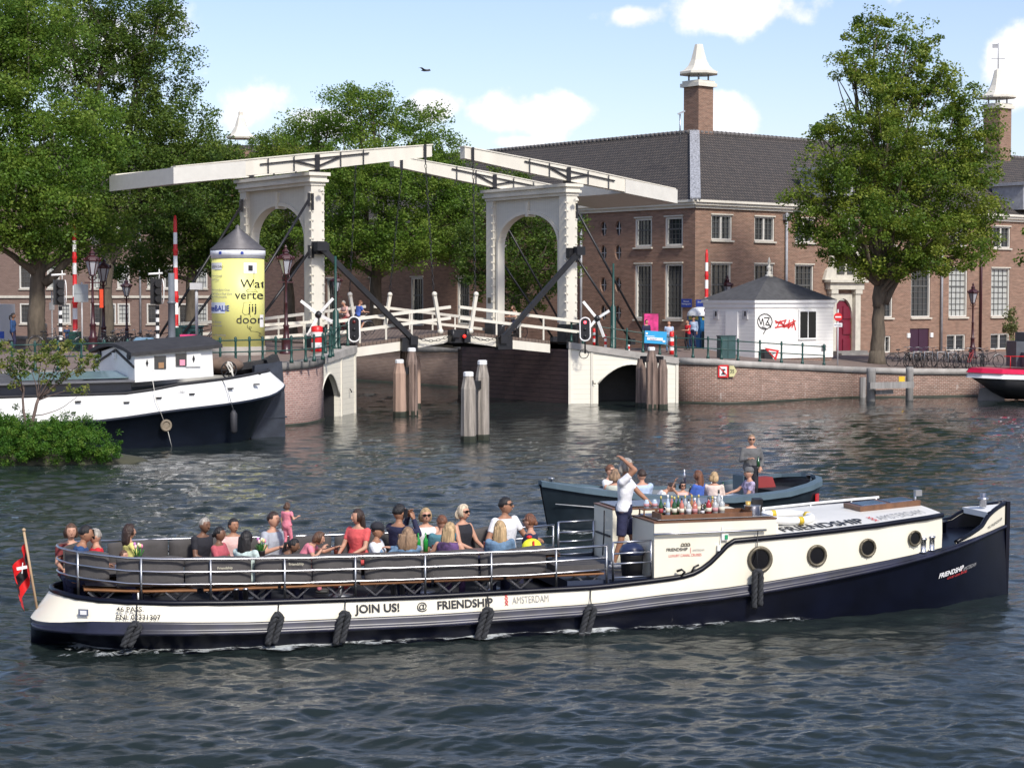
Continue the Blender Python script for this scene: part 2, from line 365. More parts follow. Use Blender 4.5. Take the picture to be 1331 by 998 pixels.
# ---------------------------------------------------------------- water
def make_water():
    rg = np.random.RandomState(3)
    ny, nx = 1300, 760
    y0, y1 = 13.0, 135.0
    t = np.linspace(0, 1, ny); Y = 1 / ((1 - t) / y0 + t / y1)        # denser near by
    s = np.linspace(-1, 1, nx)
    YY = np.repeat(Y[:, None], nx, 1); XX = s[None, :] * (YY * .36 + 3)
    Z = np.zeros_like(XX); dy = np.gradient(Y)[:, None]
    for i in range(130):
        lam = math.exp(rg.uniform(math.log(.13), math.log(1.7))); th = rg.normal(math.pi / 2 + .12, .38)
        if rg.rand() < .18: th = rg.uniform(0, math.pi)
        amp = .0040 * lam ** .93 * rg.uniform(.6, 1.3)
        k = 2 * math.pi / lam; ph = rg.uniform(0, 6.28)
        wob = .5 * np.sin(XX * .11 * rg.uniform(.5, 2) + YY * .17 * rg.uniform(.5, 2) + ph)
        fade = np.clip(lam / (dy * 2.6) - .3, 0, 1)
        a = k * (math.cos(th) * XX + math.sin(th) * YY) + ph + 2.2 * wob
        Z += amp * fade * 1.15 * (np.sin(a) + .3 * np.cos(2 * a))
    for lam, th, am_ in ((3.6, 1.9, .007), (5.2, 1.2, .009), (7.5, 1.7, .010), (2.9, 2.2, .006)):
        Z += am_ * np.sin(2 * math.pi / lam * (math.cos(th) * XX + math.sin(th) * YY) + .9 * np.sin(XX * .23 + YY * .13 + lam))
    gust = .75 + .35 * np.sin(XX * .13 + 1.3 * np.sin(YY * .07)) * np.sin(YY * .09 + 1 + .8 * np.sin(XX * .05))
    Z *= gust
    co = np.stack([XX, YY, Z], 2).reshape(-1, 3).astype('f')
    idx = np.arange(ny * nx).reshape(ny, nx)
    q = np.stack([idx[:-1, :-1], idx[:-1, 1:], idx[1:, 1:], idx[1:, :-1]], 2).reshape(-1, 4)
    me = bpy.data.meshes.new('water'); me.vertices.add(len(co)); me.vertices.foreach_set('co', co.ravel())
    me.loops.add(q.size); me.loops.foreach_set('vertex_index', q.ravel().astype('i'))
    me.polygons.add(len(q)); me.polygons.foreach_set('loop_start', np.arange(0, q.size, 4, dtype='i')); me.polygons.foreach_set('loop_total', np.full(len(q), 4, 'i'))
    me.polygons.foreach_set('use_smooth', np.ones(len(q), bool)); me.update(calc_edges=True)
    m = bpy.data.materials.new('canal water'); m.use_nodes = True; t = m.node_tree; b = t.nodes['Principled BSDF']
    b.inputs['Base Color'].default_value = (.014, .021, .020, 1); b.inputs['Roughness'].default_value = .02; b.inputs['IOR'].default_value = 1.333
    b.inputs['Specular IOR Level'].default_value = .5
    c = N(t, 'ShaderNodeTexCoord'); mp = N(t, 'ShaderNodeMapping'); mp.inputs['Scale'].default_value = (.55, 1.5, 1); t.links.new(c.outputs['Object'], mp.inputs[0])
    n1 = N(t, 'ShaderNodeTexNoise', Scale=1.7, Detail=7.0, Roughness=.66, Distortion=.5); t.links.new(mp.outputs[0], n1.inputs['Vector'])
    n2 = N(t, 'ShaderNodeTexNoise', Scale=6.5, Detail=4.0, Roughness=.5, Distortion=.4); t.links.new(mp.outputs[0], n2.inputs['Vector'])
    ad = math_node(t, 'ADD', math_node(t, 'MULTIPLY', n1.outputs[0], .026), math_node(t, 'MULTIPLY', n2.outputs[0], .003))
    bp = N(t, 'ShaderNodeBump', Strength=1.0, Distance=1.0); t.links.new(ad, bp.inputs['Height']); t.links.new(bp.outputs[0], b.inputs['Normal'])
    me.materials.append(m)
    put('water', me, kind='structure')
    f = MB(); f.add([(-900, -200, -.35), (900, -200, -.35), (900, 900, -.35), (-900, 900, -.35)], [(0, 1, 2, 3)]); f.build('open_water', m, kind='structure')
make_water()

# ---------------------------------------------------------------- land: outlines of the two banks
def xy(px, d): r = ray(px, 450); return Vector((r.x * d / r.y, d))
QR = [(AB(18.2, 90), 1.8), (AB(18.2, 40), 1.9), (AB(18.2, 9.6), 2.5), (AB(13.4, 9.3), 3.05), (AB(13.4, -.6), 3.05)]
QR = [(Vector((q.x, q.y)), z) for q, z in QR]
QR += [(xy(882, 91.9), 2.25), (xy(905, 91.5), 2.22), (xy(930, 91.2), 2.2), (xy(958, 91.3), 2.12), (xy(990, 92.3), 2.02), (xy(1040, 94.2), 1.85), (xy(1108, 96.6), 1.62),
       (xy(1187, 97.2), 1.5), (xy(1277, 98.2), 1.44), (xy(1400, 100.5), 1.42), (Vector((90, 116)), 1.42)]
QL = [(AB(-3.7, 90), 1.8), (AB(-3.7, 40), 1.9), (AB(-3.7, 9.6), 2.5), (AB(1.25, 9.3), 3.05), (AB(1.25, -.6), 3.05)]
QL = [(Vector((q.x, q.y)), z) for q, z in QL]
QL += [(xy(420.5, 79.2), 2.72), (xy(412, 77.6), 2.66), (xy(398, 76.2), 2.62), (xy(380, 75.3), 2.6), (xy(360, 74.6), 2.58)]
e = QL[-1][0]
QL += [(e - RA * 12, 2.5), (e - RA * 45, 2.5)]
INR = [((AB(31, 60)), 1.8), (AB(31, 12), 1.9), (AB(24, 4), 2.5), (Vector((12, 97)), 2.05), (Vector((16, 112)), 1.75), (Vector((22, 118)), 1.6), (Vector((40, 128)), 1.45), (Vector((9, 95)), 2.25)]
INL = [(AB(-12, 2), 2.9), (AB(-25, 5), 2.6), (AB(-12, 40), 2.3), (AB(-4, 1), 3.0)]
CTRL = [(Vector((q.x, q.y)), z) for q, z in QR + QL + INR + INL]
def gz(x, y):
    n = d = 0.0
    for q, z in CTRL:
        k = 1 / (((q.x - x) ** 2 + (q.y - y) ** 2) ** 1.5 + .05); n += k * z; d += k
    return n / d
def land(name, edge, far, mat):
    out = [q for q, z in edge] + far; n = len(out)
    zs = [z for q, z in edge] + [1.6] * len(far)
    pts = list(out); poly = list(range(n))
    def inside(x, y):
        c = False
        for i in range(n):
            a, b = out[i], out[i - 1]
            if (a.y > y) != (b.y > y) and x < (b.x - a.x) * (y - a.y) / (b.y - a.y) + a.x: c = not c
        return c
    for i in range(-34, 42):
        for j in range(20, 62):
            x, y = i * 2.6, j * 2.6
            if inside(x, y) and min((Vector((x, y)) - q).length for q in out) > 1.2: pts.append(Vector((x, y)))
    vs, _, fs, *_ = delaunay_2d_cdt(pts, [], [poly], 1, 1e-4)
    mb = MB(); V = []
    for v in vs:
        k = min(range(n), key=lambda i: (out[i] - v).length)
        V.append((v.x, v.y, zs[k] if (out[k] - v).length < .01 else gz(v.x, v.y)))
    mb.add(V, [f if True else f for f in fs], 0, True); mb.build(name, mat, kind='structure')
land('right_street', QR, [Vector((120, 260)), Vector((-50, 260))], paving)
land('left_street', QL, [Vector((-120, 60)), Vector((-120, 260)), Vector((-70, 260))], paving)
g = MB(); g.add([(-2500, 255, 1.0), (2500, 255, 1.0), (2500, 4000, 1.0), (-2500, 4000, 1.0)], [(0, 1, 2, 3)])
g.build('ground', M('far ground', (.09, .10, .06), .9, scale=.05), kind='structure')

def quay(edge, name, label, mat, cope=stone, smooth=True, th=.5):
    """masonry quay wall standing in the water with a coping stone on top"""
    t = thing(name, label, 'quay wall', (edge[0][0].x, edge[0][0].y, 0))
    w = MB(); c = MB(); n = len(edge); out = []
    for i in range(n):
        a = edge[max(i - 1, 0)][0]; b = edge[min(i + 1, n - 1)][0]; d = (b - a).normalized(); out.append(Vector((d.y, -d.x)) * (1 if edge[0][0] in [q for q, z in QR] else -1))   # towards the water
    W = []
    for (q, z), o in zip(edge, out):
        W.append([(q.x, q.y, -1.2), (q.x, q.y, z - .30), (q.x - o.x * th, q.y - o.y * th, z - .30), (q.x - o.x * th, q.y - o.y * th, -1.2)])
    w.loft(W, 0, smooth); C = []
    for (q, z), o in zip(edge, out):
        A = q + o * .07; B = q - o * .55; C.append([(A.x, A.y, z - .30), (A.x, A.y, z + .012), (B.x, B.y, z + .012), (B.x, B.y, z - .30)])
    c.loft(C, 0, smooth)
    w.build('masonry', mat, t, True); c.build('coping', cope, t, True)
    wd = MB(); L = []
    for (q, z), o in zip(edge, out):
        A = q + o * .035; B = q - o * .2; L.append([(A.x, A.y, -1), (A.x, A.y, .09), (B.x, B.y, .09), (B.x, B.y, -1)])
    wd.loft(L, 0, smooth); wd.build('waterline_weed', weed, t, True); return t
quay(QR[0:3], 'quay_wall', 'dark brick canal wall beyond the drawbridge, on the right bank', dark_brick, dark_stone)
quay(QR[5:12], 'quay_wall', 'rounded red brick quay wall with pale stains below the white hut', quay_brick)
quay(QR[11:], 'quay_wall', 'low brown quay wall running below the big tree and the parked bicycles', quay_brick)
quay(QL[5:], 'quay_wall', 'rounded pink brick quay wall beside the stern of the moored white and black barge', quay_pink, dark_stone)
quay(QL[0:3], 'quay_wall', 'canal wall on the far left bank beyond the drawbridge', dark_brick, dark_stone)
# a stone pier end and strip where the quay changes
def side_pier(name, label, edge, depth, arch, flip=1):
    """boarded cream abutment face along edge (two points) with an arched passage"""
    (a, za), (b, zb) = edge; d = (b - a); L = d.length; d = d / L; o = Vector((d.y, -d.x)) * flip
    t = thing(name, label, 'bridge pier', (a.x, a.y, 0))
    u0, u1, zs, zt = arch; mb = MB(); K = 14
    def pt(u, z, k=0.0): q = a + d * u + o * k; return Vector((q.x, q.y, z))
    def top(u): return za + (zb - za) * u / L - .3
    arc = [(u0 + (u1 - u0) * i / K, zs + (zt - zs) * math.sin(math.pi * i / K) ** .8) for i in range(K + 1)]
    cols_ = [(0, None)] + [(u, z) for u, z in arc] + [(L, None)]
    mb.add([pt(0, -1), pt(u0, -1), pt(u0, top(u0)), pt(0, top(0))], [(0, 1, 2, 3)])
    if u1 < L: mb.add([pt(u1, -1), pt(L, -1), pt(L, top(L)), pt(u1, top(u1))], [(0, 1, 2, 3)])
    for i in range(K):
        (p, z), (q, y) = arc[i], arc[i + 1]
        mb.add([pt(p, z), pt(q, y), pt(q, top(q)), pt(p, top(p))], [(0, 1, 2, 3)])
    # returns of the boards into the passage
    path = [(u0, -1)] + arc + [(u1, -1)]
    for i in range(len(path) - 1):
        (p, z), (q, y) = path[i], path[i + 1]; mb.add([pt(p, z), pt(q, y), pt(q, y, -.25), pt(p, z, -.25)], [(0, 1, 2, 3)])
    mb.build('boarding', cream_board, t, True)
    tr = MB()
    for u in (.06, u0 - .32 if u0 > .5 else None, L - .07 if u1 < L else None):
        if u is not None: tr.box(pt(u, (top(u) - .25) / 2, .012), (.13, .07, top(u) + .25), rz=math.atan2(d.y, d.x))
    tr.tube([pt(p, z, .0) for p, z in path[1:-1]], .045, 6)
    tr.build('trim', offwhite, t, True)
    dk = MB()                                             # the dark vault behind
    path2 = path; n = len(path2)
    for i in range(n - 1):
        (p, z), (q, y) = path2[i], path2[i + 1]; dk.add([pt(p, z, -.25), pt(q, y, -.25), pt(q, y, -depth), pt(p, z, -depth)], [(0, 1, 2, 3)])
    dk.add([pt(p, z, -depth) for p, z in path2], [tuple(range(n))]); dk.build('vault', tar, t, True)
    hk = MB(); hk.tube([pt(L * .22 if u0 > .5 else L - .5, 1.15, .05), pt(L * .22 if u0 > .5 else L - .5, 1.0, .14), pt((L * .22 if u0 > .5 else L - .5) + .12, 1.0, .14)], .025, 6); hk.build('hook', black, t, True)
    c = MB(); A0_ = pt(0, za, .1); B0 = pt(L, zb, .1); A1 = pt(0, za, -.6); B1 = pt(L, zb, -.6); dz = Vector((0, 0, .31)); up = Vector((0, 0, .012))
    c.loft([[A0_ - dz, A0_ + up, A1 + up, A1 - dz], [B0 - dz, B0 + up, B1 + up, B1 - dz]], 0, False); c.build('coping', stone, t, True)
    return t
E5, E4 = QR[5], QR[4]
side_pier('bridge_pier', 'cream boarded pier with a dark arched passage on the right of the drawbridge', [(E4[0], E4[1]), (E5[0], E5[1])], 3.2, (1.5, 4.85, 1.0, 1.95), 1)
side_pier('bridge_pier', 'cream boarded pier with a dark arched passage on the left of the drawbridge', [(QL[4][0], QL[4][1]), (QL[5][0], QL[5][1])], 3.0, (2.6, 5.6, .9, 1.95), -1 if False else -1)
# inner faces of the two abutments under the bridge
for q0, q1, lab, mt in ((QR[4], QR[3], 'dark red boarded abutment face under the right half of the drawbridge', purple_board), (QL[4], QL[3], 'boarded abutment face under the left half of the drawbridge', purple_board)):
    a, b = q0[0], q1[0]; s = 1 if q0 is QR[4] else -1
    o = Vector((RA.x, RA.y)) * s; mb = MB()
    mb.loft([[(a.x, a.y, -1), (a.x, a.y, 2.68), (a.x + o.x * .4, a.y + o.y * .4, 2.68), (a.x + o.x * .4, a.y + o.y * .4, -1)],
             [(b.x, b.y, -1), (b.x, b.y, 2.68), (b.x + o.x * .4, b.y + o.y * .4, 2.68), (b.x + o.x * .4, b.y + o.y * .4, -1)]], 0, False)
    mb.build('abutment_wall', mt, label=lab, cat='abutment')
for (q0, q1, s) in ((QR[3], QR[2], 1), (QL[3], QL[2], -1)):
    a, b = q0[0], q1[0]; k = Vector((-RA.x, -RA.y)) * -.01; mb = MB(); up = PB * -.4
    mb.loft([[(a.x, a.y, -1), (a.x, a.y, 2.7), (a.x + up.x, a.y + up.y, 2.7), (a.x + up.x, a.y + up.y, -1)], [(b.x, b.y, -1), (b.x, b.y, 2.4), (b.x + up.x, b.y + up.y, 2.4), (b.x + up.x, b.y + up.y, -1)]], 0, False)
    mb.build('abutment_wall', dark_brick, label='brick return of the %s abutment on the far side of the bridge' % ('right' if s > 0 else 'left'), cat='abutment')

# ---------------------------------------------------------------- the drawbridge
CEN = 6.8
def build_portal(s, lab):
    """s=-1 left portal, +1 right one"""
    a0, a1 = (-.66, 0.0) if s < 0 else (13.72, 14.38)
    base = AB((a0 + a1) / 2, 3.5); base.z = 2.9
    t = thing('bridge_portal', lab, 'bridge portal', base)
    W = 7.05; pw = .62; zt = 10.75; zb = 3.02
    for b0 in (0.0, W - pw):
        m = MB(); m.loft([[AB(a0, b0, z), AB(a1, b0, z), AB(a1, b0 + pw, z), AB(a0, b0 + pw, z)] for z in (zb + .9, zt - .45)], 0, False)
        m.build('post', offwhite, t, True)
        m = MB(); m.loft([[AB(a0 - .06, b0 - .06, z), AB(a1 + .06, b0 - .06, z), AB(a1 + .06, b0 + pw + .06, z), AB(a0 - .06, b0 + pw + .06, z)] for z in (zb - .1, zb + .9)], 0, False)
        m.build('post_foot', black, t, True)
        m = MB()                                                        # rows of bolts up both edges of the face
        for k in range(16):
            z = zb + 1.2 + k * .41
            for a in (a0 + .07, a1 - .07): m.add(*cubev(AB(a, b0 - .02, z), .035))
            for b in (b0 + .06,): m.add(*cubev(AB(a0 - .02, b, z), .035)); m.add(*cubev(AB(a1 + .02, b, z), .035))
        m.build('bolts', offwhite, t, True)
    # arch board between the posts: elliptical opening
    K = 22; am = (a0 + a1) / 2; cx = W / 2; rx = W / 2 - pw - .28; spring = 7.75; ry = 1.75
    for (aa, ab, mt, nm) in ((am - .12, am + .12, portal_board, 'arch_board'),):
        m = MB(); arc = [(cx - rx * math.cos(math.pi * i / K), spring + ry * abs(math.sin(math.pi * i / K)) ** .85) for i in range(K + 1)]
        pts = [(pw, 4.0), (pw + .28, 4.0)] + arc + [(W - pw - .28, 4.0), (W - pw, 4.0)]
        for q in (aa, ab):
            m.add([AB(q, pw, 4.0), AB(q, pw + .28, 4.0), AB(q, pw + .28, spring), AB(q, pw, spring)], [(0, 1, 2, 3)])
            m.add([AB(q, W - pw, 4.0), AB(q, W - pw - .28, 4.0), AB(q, W - pw - .28, spring), AB(q, W - pw, spring)], [(0, 1, 2, 3)])
            m.add([AB(q, pw, spring), AB(q, pw + .28, spring), AB(q, pw + .28, zt - .4), AB(q, pw, zt - .4)], [(0, 1, 2, 3)])
            m.add([AB(q, W - pw, spring), AB(q, W - pw - .28, spring), AB(q, W - pw - .28, zt - .4), AB(q, W - pw, zt - .4)], [(0, 1, 2, 3)])
            for i in range(K):
                (p, z), (r, y) = arc[i], arc[i + 1]; m.add([AB(q, p, z), AB(q, r, y), AB(q, r, zt - .4), AB(q, p, zt - .4)], [(0, 1, 2, 3)])
        m.build(nm, mt, t, True)
        m = MB(); path = [(pw + .28, 4.0)] + arc + [(W - pw - .28, 4.0)]       # arch band with a raised lip
        for q0, q1, g in ((am - .22, am + .22, .16),):
            rings = []
            for i, (p, z) in enumerate(path):
                dx, dz = cx - p, (spring - .4) - z if z > spring else 0; n_ = math.hypot(dx, dz) or 1; nx_, nz_ = -dx / n_, -dz / n_
                rings.append([AB(q0, p, z), AB(q1, p, z), AB(q1, p + nx_ * g, z + nz_ * g), AB(q0, p + nx_ * g, z + nz_ * g)])
            m.loft(rings, 0, False)
        m.build('arch_band', offwhite, t, True)
        m = MB(); m.box(AB(am, cx, 9.75), (.5, .22, .75), rz=RZ); m.build('keystone', offwhite, t, True)
    m = MB()                                                            # moulded lintel
    for (g, z0, z1) in ((.05, zt - .45, zt - .30), (.16, zt - .30, zt - .18), (.10, zt - .18, zt - .02), (.22, zt - .02, zt + .13)):
        m.loft([[AB(a0 - g, -g, z), AB(a1 + g, -g, z), AB(a1 + g, W + g, z), AB(a0 - g, W + g, z)] for z in (z0, z1)], 0, False)
    m.build('lintel', offwhite, t, True)
    for b in (.3, W - .3):
        m = MB(); m.box(AB(am, b, zt + .32), (.42, .3, .42), rz=RZ); m.lathe(AB(am, b, zt + .45), [(.0, 0), (.18, .0), (.2, .1), (.0, .2)], 8); m.build('pivot_bearing', black, t, True)
    for b, z in ((-.03, 9.55), (W - .0, 9.55), (-.03, 7.4)):             # black strap plates and brackets
        m = MB(); m.box(AB(a0 + .05 if s < 0 else a1 - .05, b + .02, z), (.1, .12, .75), rz=RZ); m.build('strap_plate', black, t, True)
    m = MB(); m.box(AB(am - .05 * s, -.2, 7.45), (.7, .3, .5), rz=RZ); m.box(AB(am, -.3, 7.55), (.3, .3, .3), rz=RZ + .6); m.build('strut_bracket', black, t, True)
    m = MB(); q = AB(am, -.32, 10.05); m.tube([q, q + Vector((.1, -.05, .05))], .09, 8); m.tube([q, q + Vector((-.06, -.14, -.02))], .08, 8); m.build('camera_housing', offwhite, t, True)
    m = MB(); m.box(AB(a0 - .02, W - .3, 5.1), (.03, .25, .3), rz=RZ); m.build('name_plate', brass, t, True)
    return t
def cubev(c, h):
    return [(c.x + i * h, c.y + j * h, c.z + k * h) for k in (-1, 1) for j in (-1, 1) for i in (-1, 1)], [(0, 2, 3, 1), (4, 5, 7, 6), (0, 1, 5, 4), (2, 6, 7, 3), (0, 4, 6, 2), (1, 3, 7, 5)]
build_portal(-1, 'left white bridge portal with an arched opening, behind the yellow column')
build_portal(1, 'right white bridge portal with an arched opening, beside the red signal light')
def build_beams(s, lab):
    t = thing('balance_beam', lab, 'balance beam', AB(-.3 if s < 0 else 14.05, 3.5, 10.9))
    def am(a): return a if s < 0 else 2 * CEN - a
    def zc(a): return 10.54 + (a + 7.2) / 13.07 * 1.6
    for b in (.30, 6.75):
        m = MB(); rings = []
        for a, h, z in ((-7.2, .62, zc(-7.2)), (-1.0, .72, zc(-1.0)), (2.0, .68, zc(2.0)), (5.87, .54, zc(5.87))):
            rings.append([AB(am(a), b - .2, z - h / 2), AB(am(a), b + .2, z - h / 2), AB(am(a), b + .2, z + h / 2), AB(am(a), b - .2, z + h / 2)])
        m.loft(rings, 0, False); m.build('beam', offwhite, t, True)
        m = MB(); m.loft([[AB(am(a), b - .24, zc(a) + k), AB(am(a), b + .24, zc(a) + k), AB(am(a), b + .24, zc(a) + k + .05), AB(am(a), b - .24, zc(a) + k + .05)] for a, k in ((-7.25, .31), (-1, .36), (5.92, .27))], 0, False)
        m.build('beam_cap', offwhite, t, True)
        # iron truss on the side of the beam
        m = MB(); k = b - .26
        pts = [(-3.2, .05), (-1.4, .27), (.4, .33), (2.0, .42)]
        m.bar(AB(am(-3.2), k, zc(-3.2) + .10), AB(am(2.4), k, zc(2.4) + .16), .045, .06)
        for a in (-2.8, -1.5, .9, 2.1): m.bar(AB(am(a), k - .02, zc(a) - .36), AB(am(a), k - .02, zc(a) + .34), .04, .06)
        m.bar(AB(am(-.3), k, 11.0), AB(am(-.3), k, zc(-.3) + .3), .2, .16)
        m.bar(AB(am(-.3), k, 11.15), AB(am(-1.5), k, zc(-1.5) + .12), .06, .08); m.bar(AB(am(-.3), k, 11.15), AB(am(.9), k, zc(.9) + .12), .06, .08)
        m.build('iron_truss', black, t, True)
    for a, z in ((-7.2, zc(-7.2)),):                                     # counterweight box between the tails
        m = MB(); m.loft([[AB(am(q), .06, z0 - .40), AB(am(q), 6.99, z0 - .40), AB(am(q), 6.99, z0 + .30), AB(am(q), .06, z0 + .30)] for q, z0 in ((-7.35, zc(-7.35)), (-3.9, zc(-3.9)))], 0, False)
        m.build('counterweight', M('counterweight paint', (.60, .585, .53), .5, var=.06), t, True)
    return t
build_beams(-1, 'pair of white balance beams of the left bridge half, tails over the trees')
build_beams(1, 'pair of white balance beams of the right bridge half, tails before the tiled roof')
def chain(p0, p1, sag=0.0, step=.20, r=.045):
    m = MB(); p0, p1 = Vector(p0), Vector(p1); n = max(2, int((p1 - p0).length / step))
    f = lambda t: p0.lerp(p1, t) - Vector((0, 0, sag * 4 * t * (1 - t)))
    for i in range(n):
        a, b = f(i / n), f((i + 1) / n); d = (b - a); u = d.normalized(); x = u.cross(Vector((.3, 1, .1))).normalized(); y = u.cross(x)
        w_ = (x if i % 2 else y) * r; c = (a + b) / 2; h = d * .62; e_ = d * .35
        m.tube([c - h, c - e_ + w_ , c + e_ + w_, c + h, c + e_ - w_, c - e_ - w_], .016, 4, closed=True)
    return m
for s in (-1, 1):
    side = 'left' if s < 0 else 'right'
    am = (lambda a: a) if s < 0 else (lambda a: 2 * CEN - a)
    zc = lambda a: 10.54 + (a + 7.2) / 13.07 * 1.6
    for b, w_ in ((.3, 'near'), (6.75, 'far')):
        top = AB(am(5.45), b - .28, zc(5.45) - .1)
        m = MB(); m.bar(top + Vector((0, 0, .42)), top - Vector((0, 0, .3)), .12, .1)
        o = thing('lift_chain', 'lifting chain from the %s beam tip down to the %s side of the %s leaf' % ('left' if s < 0 else 'right', w_, side), 'chain', AB(am(5.62), b - .5, 3.6), group='lifting chains of the drawbridge')
        m.build('hanger', black, o, True)
        chain(top - Vector((0, 0, .3)), AB(am(5.62), -.4 if b < 1 else 7.4, 5.5)).build('chain_links', black, o, True)
    # leaf: plank deck, cream side girders, railings
    t = thing('bridge_leaf', 'lowered %s leaf of the drawbridge with white railings' % side, 'bridge leaf', AB(am(3.8), 3.5, 3.0))
    def zd(a): return 3.12 + .56 * ((a - 1.2) / 5.55)
    B0, B1 = -.55, 7.55
    m = MB(); m.loft([[AB(am(a), B0, zd(a) - .16), AB(am(a), B1, zd(a) - .16), AB(am(a), B1, zd(a)), AB(am(a), B0, zd(a))] for a in (1.3, 4, 6.72)], 0, False); m.build('deck', deck_wood, t, True)
    for b in (B0 + .08, B1 - .08):
        m = MB()
        m.loft([[AB(am(a), b - .09, zd(a) - .165 - h), AB(am(a), b + .09, zd(a) - .165 - h), AB(am(a), b + .09, zd(a) - .165), AB(am(a), b - .09, zd(a) - .165)] for a, h in ((1.3, .42), (3.6, .42), (6.1, .36), (6.6, .2))], 0, False)
        m.build('girder', offwhite, t, True)
    m = MB()
    for a in (1.7, 2.9, 4.1, 5.3, 6.4): m.bar(AB(am(a), B0 + .2, zd(a) - .33), AB(am(a), B1 - .2, zd(a) - .33), .2, .3)
    m.build('cross_beams', tar, t, True)
    for b, nm in ((B0 + .12, 'near'), (B1 - .12, 'far')):
        m = MB()
        for k in (.62, 1.14): m.bar(AB(am(-.6), b, zd(.2) + k - .1), AB(am(6.55), b, zd(6.55) + k), .09, .14)
        m.build('railing', offwhite, t, True)
        m = MB(); base = AB(am(5.95), b - .05, zd(5.95) + .05)
        m.bar(base, AB(am(5.62), b - .05, 5.38), .13, .16); m.ball(AB(am(5.62), b - .05, 5.4), .13, 8, 6); m.ball(base, .15, 8, 6)
        m.build('railing_post', offwhite, t, True)
        for a in (1.6, 3.0, 4.4): m = MB(); m.bar(AB(am(a), b, zd(a)), AB(am(a), b, zd(a) + 1.2), .08, .08); m.build('railing_upright', offwhite, t, True)
    m = MB(); m.box(AB(am(4.1), B0 - .05, zd(4.1) - .35), (.85, .3, .62), rz=RZ); m.build('hinge_bracket', black, t, True)
    # push strut
    m = MB(); m.bar(AB(am(-.6), -.55, 7.6), AB(am(4.25), -.75, 3.3), .19, .23); m.box(AB(am(-.5), -.55, 7.55), (.5, .34, .42), rz=RZ); m.box(AB(am(4.25), -.75, 3.25), (.4, .3, .4), rz=RZ)
    m.build('strut', black, label='thick black push strut on the near side of the %s bridge half' % side, cat='strut')
    # back stays
    k = 0
    for b in (.05, 6.7):
        for (a, z, a2, z2, wd) in ((-.75, 9.65, -5.3, 3.1, 'upper'), (-.75, 7.3, -4.3, 3.0, 'lower')):
            m = MB(); m.tube([AB(am(a), b, z), AB(am(a2), b, z2)], .065, 6); m.bar(AB(am(a), b, z + .3), AB(am(a), b, z - .3), .12, .12); m.box(AB(am(a2), b, z2), (.3, .3, .3), rz=RZ)
            m.build('back_stay', black, label='%s black stay rod on the %s side behind the %s portal' % (wd, 'near' if b < 1 else 'far', side), cat='stay rod')
m = MB(); m.box(AB(6.8, -.72, 3.42), (1.0, .28, .62), rz=RZ); m.box(AB(6.55, -.9, 3.55), (.35, .2, .34), rz=RZ); m.box(AB(7.15, -.9, 3.3), (.35, .2, .34), rz=RZ)
for a in (6.4, 7.2): m.tube([AB(a, -.9, 3.2), AB(a, -.9, 3.75)], .1, 8)
o = thing('bridge_lock', 'black iron lock box where the two bridge leaves meet', 'bridge lock', AB(6.8, -.7, 3.1)); m.build('lock_box', black, o, True)
m = MB(); m.ball(AB(6.95, -1.02, 3.42), .09, 8, 6); m.build('marker_lamp', M('red lamp lens', (.9, .03, .02), .3, emit=.6, var=0), o, True)
for s, a0, a1 in ((-1, 6.3, 4.3), (1, 7.3, 9.3)):
    chain(AB(a0, -.85, 3.5), AB(a1, -.8, 3.45), .25).build('locking_chain', black, label='slack black chain from the bridge lock towards the %s strut' % ('left' if s < 0 else 'right'), cat='chain')
# road on the ramps between the portals and the banks is the street; white hand rails carry on beyond the left portal
for b in (-.3, 7.35):
    m = MB()
    for k in (.5, 1.05): m.bar(AB(-.7, b, 3.1 + k), AB(-3.7, b, 3.0 + k - .05), .09, .13)
    for a in (-1.2, -3.5): m.bar(AB(a, b, 2.8), AB(a, b, 4.1), .1, .1)
    m.build('hand_rail', offwhite, label='white two bar hand rail on the %s side of the left bridge ramp' % ('near' if b < 1 else 'far'), cat='hand rail')

# ---------------------------------------------------------------- buildings
def facade(parent, O, d, inn, L, z0, z1, holes, mat, depth=.28):
    """wall along d from O with real window openings; holes are (u0,u1,z0,z1)"""
    m = MB(); P_ = lambda u, z, k=0.0: (O.x + d.x * u + inn.x * k, O.y + d.y * u + inn.y * k, z)
    us = sorted({0, L, *[h[0] for h in holes], *[h[1] for h in holes]}); zs = sorted({z0, z1, *[h[2] for h in holes], *[h[3] for h in holes]})
    for i in range(len(us) - 1):
        for j in range(len(zs) - 1):
            uc, zc_ = (us[i] + us[i + 1]) / 2, (zs[j] + zs[j + 1]) / 2
            if any(h[0] < uc < h[1] and h[2] < zc_ < h[3] for h in holes): continue
            m.add([P_(us[i], zs[j]), P_(us[i + 1], zs[j]), P_(us[i + 1], zs[j + 1]), P_(us[i], zs[j + 1])], [(0, 1, 2, 3)])
    for h in holes:
        u0, u1, a, b = h
        for (p, q) in (((u0, a), (u1, a)), ((u1, a), (u1, b)), ((u1, b), (u0, b)), ((u0, b), (u0, a))):
            m.add([P_(*p), P_(*q), P_(*q, depth), P_(*p, depth)], [(0, 1, 2, 3)])
    return m.build('wall', mat, parent, True)
